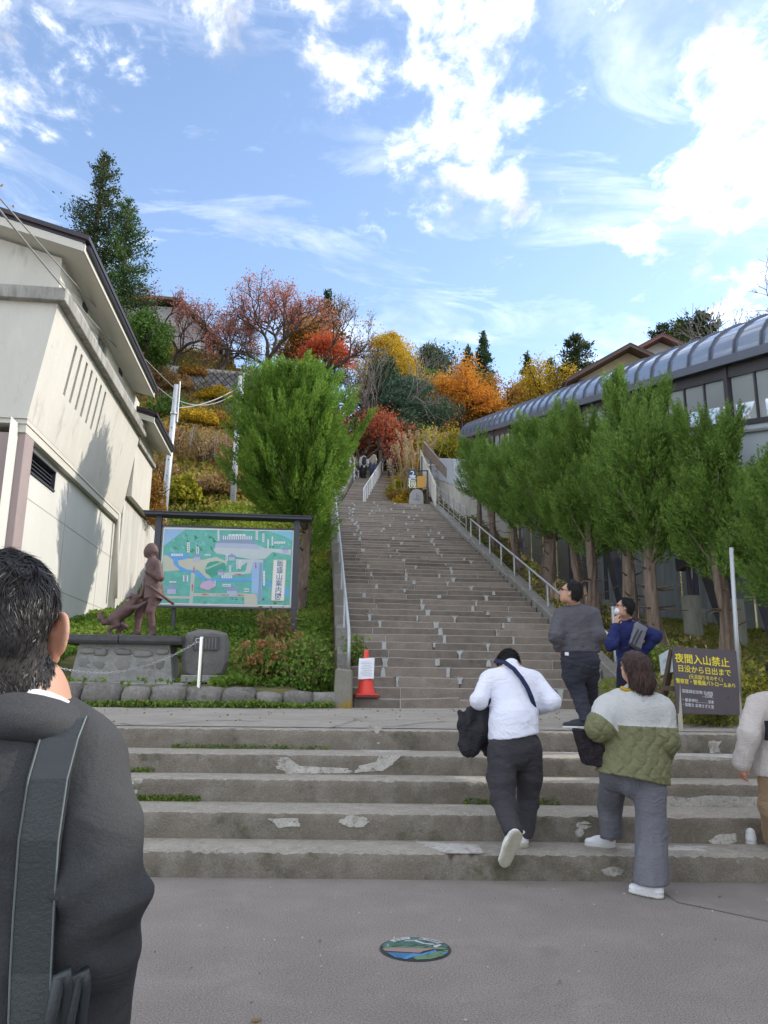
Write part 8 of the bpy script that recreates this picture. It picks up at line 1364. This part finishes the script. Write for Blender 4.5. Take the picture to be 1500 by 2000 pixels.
def postF(P, F):
    f = folds(P, .005, 12, 61, (1, 1, 1.3)) + .0025 * np.sin(P[:, 2] * 70 + 3 * np.sin(P[:, 0] * 14)) * np.exp(-((P[:, 2] - eR[2]) / .07) ** 2); vent = np.exp(-((P[:, 0] - SH[0] - .01) / .006) ** 2) * .005 * (P[:, 1] < SH[1]); ah = (P - (sR * .80 + SH * .20)) @ unit((V3(1, 0, .28))[None])[0]; arm_h = np.exp(-(ah / .006) ** 2) * .006 * (P[:, 2] > sR[2] - .16) * (P[:, 0] > SH[0] + .08); ey = np.sin((P[:, 2] - .5 * P[:, 0]) * 95) * np.exp(-((P[:, 2] - eR[2] + .01) / .055) ** 2) * (P[:, 0] > eR[0] - .05) * .003; lower = folds(P, .006, 17, 66, (1, 1, .35)) * np.clip((sR[2] - P[:, 2]) * 3, 0, 1); return np.maximum(F + f + vent + arm_h + ey + lower, .60 - P[:, 2])
suit_m = cloth('charcoal_suit', (.056, .057, .060), (.043, .044, .047), rough=.85, bump=.12, bscale=260, speck=.45, wrinkle=.10); solid('suit_jacket', T.mesh('suit_jacket', .0085, postF), suit_m, Fm, smooth_it=2)
S = Sdf(.01)   # jacket collar: a rolled band round the neck, white shirt edge inside
def band(c, rx, ry, z0, tilt, n=22, rad=.012):
    pts = [np.array(c) + V3(rx * math.cos(t), ry * math.sin(t), z0 + tilt * math.sin(t)) for t in np.linspace(math.pi * .93, math.pi * 2.07, n)]; return pts
cc = V3(nk[0] + .002, nk[1] + .005, nk[2])
S.chain(band(cc, .086, .084, -.030, -.03), [.016] * 22, k=.008); S.chain(band(cc, .100, .092, -.058, -.035), [.017] * 22, k=.02); solid('collar', S.mesh('collar', .006), suit_m, Fm)
S = Sdf(.006); S.chain(band(cc, .074, .072, -.012, -.028), [.009] * 22, k=.006); solid('shirt_collar', S.mesh('shirt_collar', .0045), cloth('white_shirt', (.72, .72, .76)), Fm)
U = Sdf(.04); U.chain([hipR, knR, anR], [.105, .085, .075]); U.chain([hipL, knL, anL], [.105, .085, .075]); U.cap(pel, pel - (0, 0, .06), .165, .165, flat=fl_, f=.75); solid('trousers', U.mesh('trousers', .014), suit_m, Fm)
shoe(Fm, gz(anR, .003) + (0, -.06, 0), gz(anR, .003) + (.03, .20, 0), cloth('black_shoe', (.015, .015, .016), rough=.3), cloth('black_sole', (.02, .02, .02))); shoe(Fm, gz(anL, .003) + (0, -.06, 0), gz(anL, .003) + (-.03, .20, 0), cloth('black_shoe', (.015, .015, .016), rough=.3), cloth('black_sole', (.02, .02, .02)))
# hair: scalp shell plus several thousand separate tapered locks, short at the nape
r = np.random.default_rng(99); rr_f, ff_f, uu_f = frame(fF, uF); Mw = np.stack([rr_f, ff_f, uu_f], 0); Vb, Qb = bodyF; lc = ((Vb[Qb].mean(1) - hd) @ Mw.T) / .98
def hairline(x, y, z):   # > 0 inside the hair
    low = np.where(y < -.02, -.118 + .035 * np.clip((np.abs(x) - .03) / .04, 0, 1), -.045 + .9 * np.clip(y + .02, 0, .1)); top = np.where(y > .05, z - .062 - .5 * (y - .05), 1.0); ear = (np.abs(x) > .070) & (y > -.034) & (y < .03) & (z < .046) & (z > -.06); return np.where(ear, -1, np.minimum(z - low, top))
hl = hairline(lc[:, 0], lc[:, 1], lc[:, 2]); ok = (hl > 0) & (np.abs(lc[:, 0]) < .0815); A3 = Vb[Qb]; nrm_ = unit(np.cross(A3[:, 2] - A3[:, 0], A3[:, 3] - A3[:, 1])); ctr = np.array(hd) - uu_f * .01
nrm_ = np.where(((A3.mean(1) - ctr) * nrm_).sum(1, keepdims=True) < 0, -nrm_, nrm_)
sc_i = np.where(ok & (hl > .016))[0]; shell = A3[sc_i] + nrm_[sc_i][:, None] * .0015; me = fast_mesh('scalp', shell.reshape(-1, 3) - base_of(Fm), np.arange(len(sc_i) * 4).reshape(-1, 4)); link('hair', me, mat('scalp_hair', (.016, .014, .014), (.03, .024, .022), scale=90, rough=.8), Fm)
sc_i = np.where(ok)[0]; pr = np.clip(hl[sc_i] / .03, .12, 1); pick = r.choice(sc_i, 30000, p=pr / pr.sum()); uv = r.random((len(pick), 2, 1)); Q4 = A3[pick]; p0 = (Q4[:, 0] * (1 - uv[:, 0]) + Q4[:, 1] * uv[:, 0]) * (1 - uv[:, 1]) + (Q4[:, 3] * (1 - uv[:, 0]) + Q4[:, 2] * uv[:, 0]) * uv[:, 1]; d = nrm_[pick] @ Mw.T; loc = ((p0 - hd) @ Mw.T) / .98; n = len(pick)
fade = np.clip(hairline(loc[:, 0], loc[:, 1], loc[:, 2]) / .05, 0, 1); L = (.005 + .015 * fade + .020 * np.clip((loc[:, 2] - .03) / .06, 0, 1)) * r.uniform(.6, 1.25, n); wt = np.clip((loc[:, 2] - .055) / .05, 0, 1)[:, None]
cell = np.floor(loc / .0115); hsh = np.sin(cell @ np.array([12.9, 78.2, 37.7]))[:, None] * 43758.5; cj = np.concatenate([np.modf(np.abs(hsh) * k_)[0] for k_ in (1, 1.7, 2.3)], 1) * 2 - 1
down = np.stack([.25 * np.sin(loc[:, 2] * 60) + .2 * np.sin(loc[:, 0] * 70), -.15 + 0 * L, -np.ones(n)], 1); rad_ = np.stack([loc[:, 0] * 9, (loc[:, 1] + .045) * 9, .2 + 0 * L], 1); g = down * (1 - wt) + rad_ * wt + cj * (.32 + .5 * wt) + r.normal(0, .14, (n, 3)); g = unit(g - d * (g * d).sum(1, keepdims=True)); dd = unit(g + d * (.16 + .22 * wt + .10 * (1 - fade[:, None])))
ws = .00085 * r.uniform(.7, 1.4, n)[:, None]; sd = unit(np.cross(dd, d + r.normal(0, .4, (n, 3)))); l0 = loc; l1 = l0 + dd * (L * .5)[:, None]; l2 = l1 + unit(dd - d * .35 + np.array([0, 0, -.25]) + cj * .15) * (L * .5)[:, None]
V = np.stack([l0 - sd * ws, l0 + sd * ws, l1 + sd * ws * .85, l1 - sd * ws * .85, l2], 1).reshape(-1, 3) * .98 @ Mw + hd; b = np.arange(n) * 5
lk = fast_mesh('hair_locks', V - base_of(Fm), [np.stack([b, b + 1, b + 2, b + 3], 1), np.stack([b + 3, b + 2, b + 4], 1)]); o = link('hair_locks', lk, mat('hair_gloss', (.012, .011, .012), (.022, .021, .023), scale=60, rough=.40, spec=.22), Fm); o['kind'] = 'stuff'
sb = thing('shoulder_bag', 'black leather shoulder bag with broad strap on the suited man', 'bag', P(110, 1990, 1.3)); lea = mat('black_leather_strap', (.035, .042, .045), (.028, .034, .037), rough=.38, bump=.2, bscale=200, spec=.5)
pts = [P(135, 1386, 1.50), P(138, 1393, 1.44), P(134, 1402, 1.375), P(118, 1440, 1.335), P(96, 1520, 1.318), P(78, 1640, 1.312), P(68, 1780, 1.318), P(62, 1900, 1.32), P(58, 2060, 1.31)]; m_ = MB(); W_ = [.050, .052, .054, .054, .054, .054, .053, .052, .052]; V_ = []
for p, wd in zip(pts, W_): V_ += [p + V3(-wd / 2, -.004, 0), p + V3(wd / 2, -.004, 0), p + V3(wd / 2, .002, 0), p + V3(-wd / 2, .002, 0)]
m_.add(V_, [(4 * i + a, 4 * i + (a + 1) % 4, 4 * i + 4 + (a + 1) % 4, 4 * i + 4 + a) for i in range(len(pts) - 1) for a in range(4)] + [(0, 3, 2, 1)]); m_.build('strap', lea, sb)
m_ = MB()
for x_ in (-.0245, .0245): m_.tube([p + V3(x_, -.0052, 0) for p in pts[1:]], .0012, 4)
m_.build('stitching', flat('stitch_grey', (.16, .18, .18)), sb)
for (x0, Y0) in ((104, 1.27), (140, 1.30)): m_ = MB(); m_.tube([P(x0 - 22, 2080, Y0), P(x0 - 4, 1985, Y0), P(x0 + 12, 1908, Y0), P(x0 + 24, 1897, Y0), P(x0 + 26, 1925, Y0 + .01), P(x0 + 16, 2000, Y0 + .03), P(x0 + 10, 2080, Y0 + .04)], .0078, 8); m_.build('handle', lea, sb, smooth=True)
m_ = MB(); q = P(105, 2120, 1.33); m_.box((q[0] - .16, q[1] - .06, q[2] - .30), (q[0] + .14, q[1] + .06, q[2])); m_.build('bag_body', lea, sb, bevel=.02)
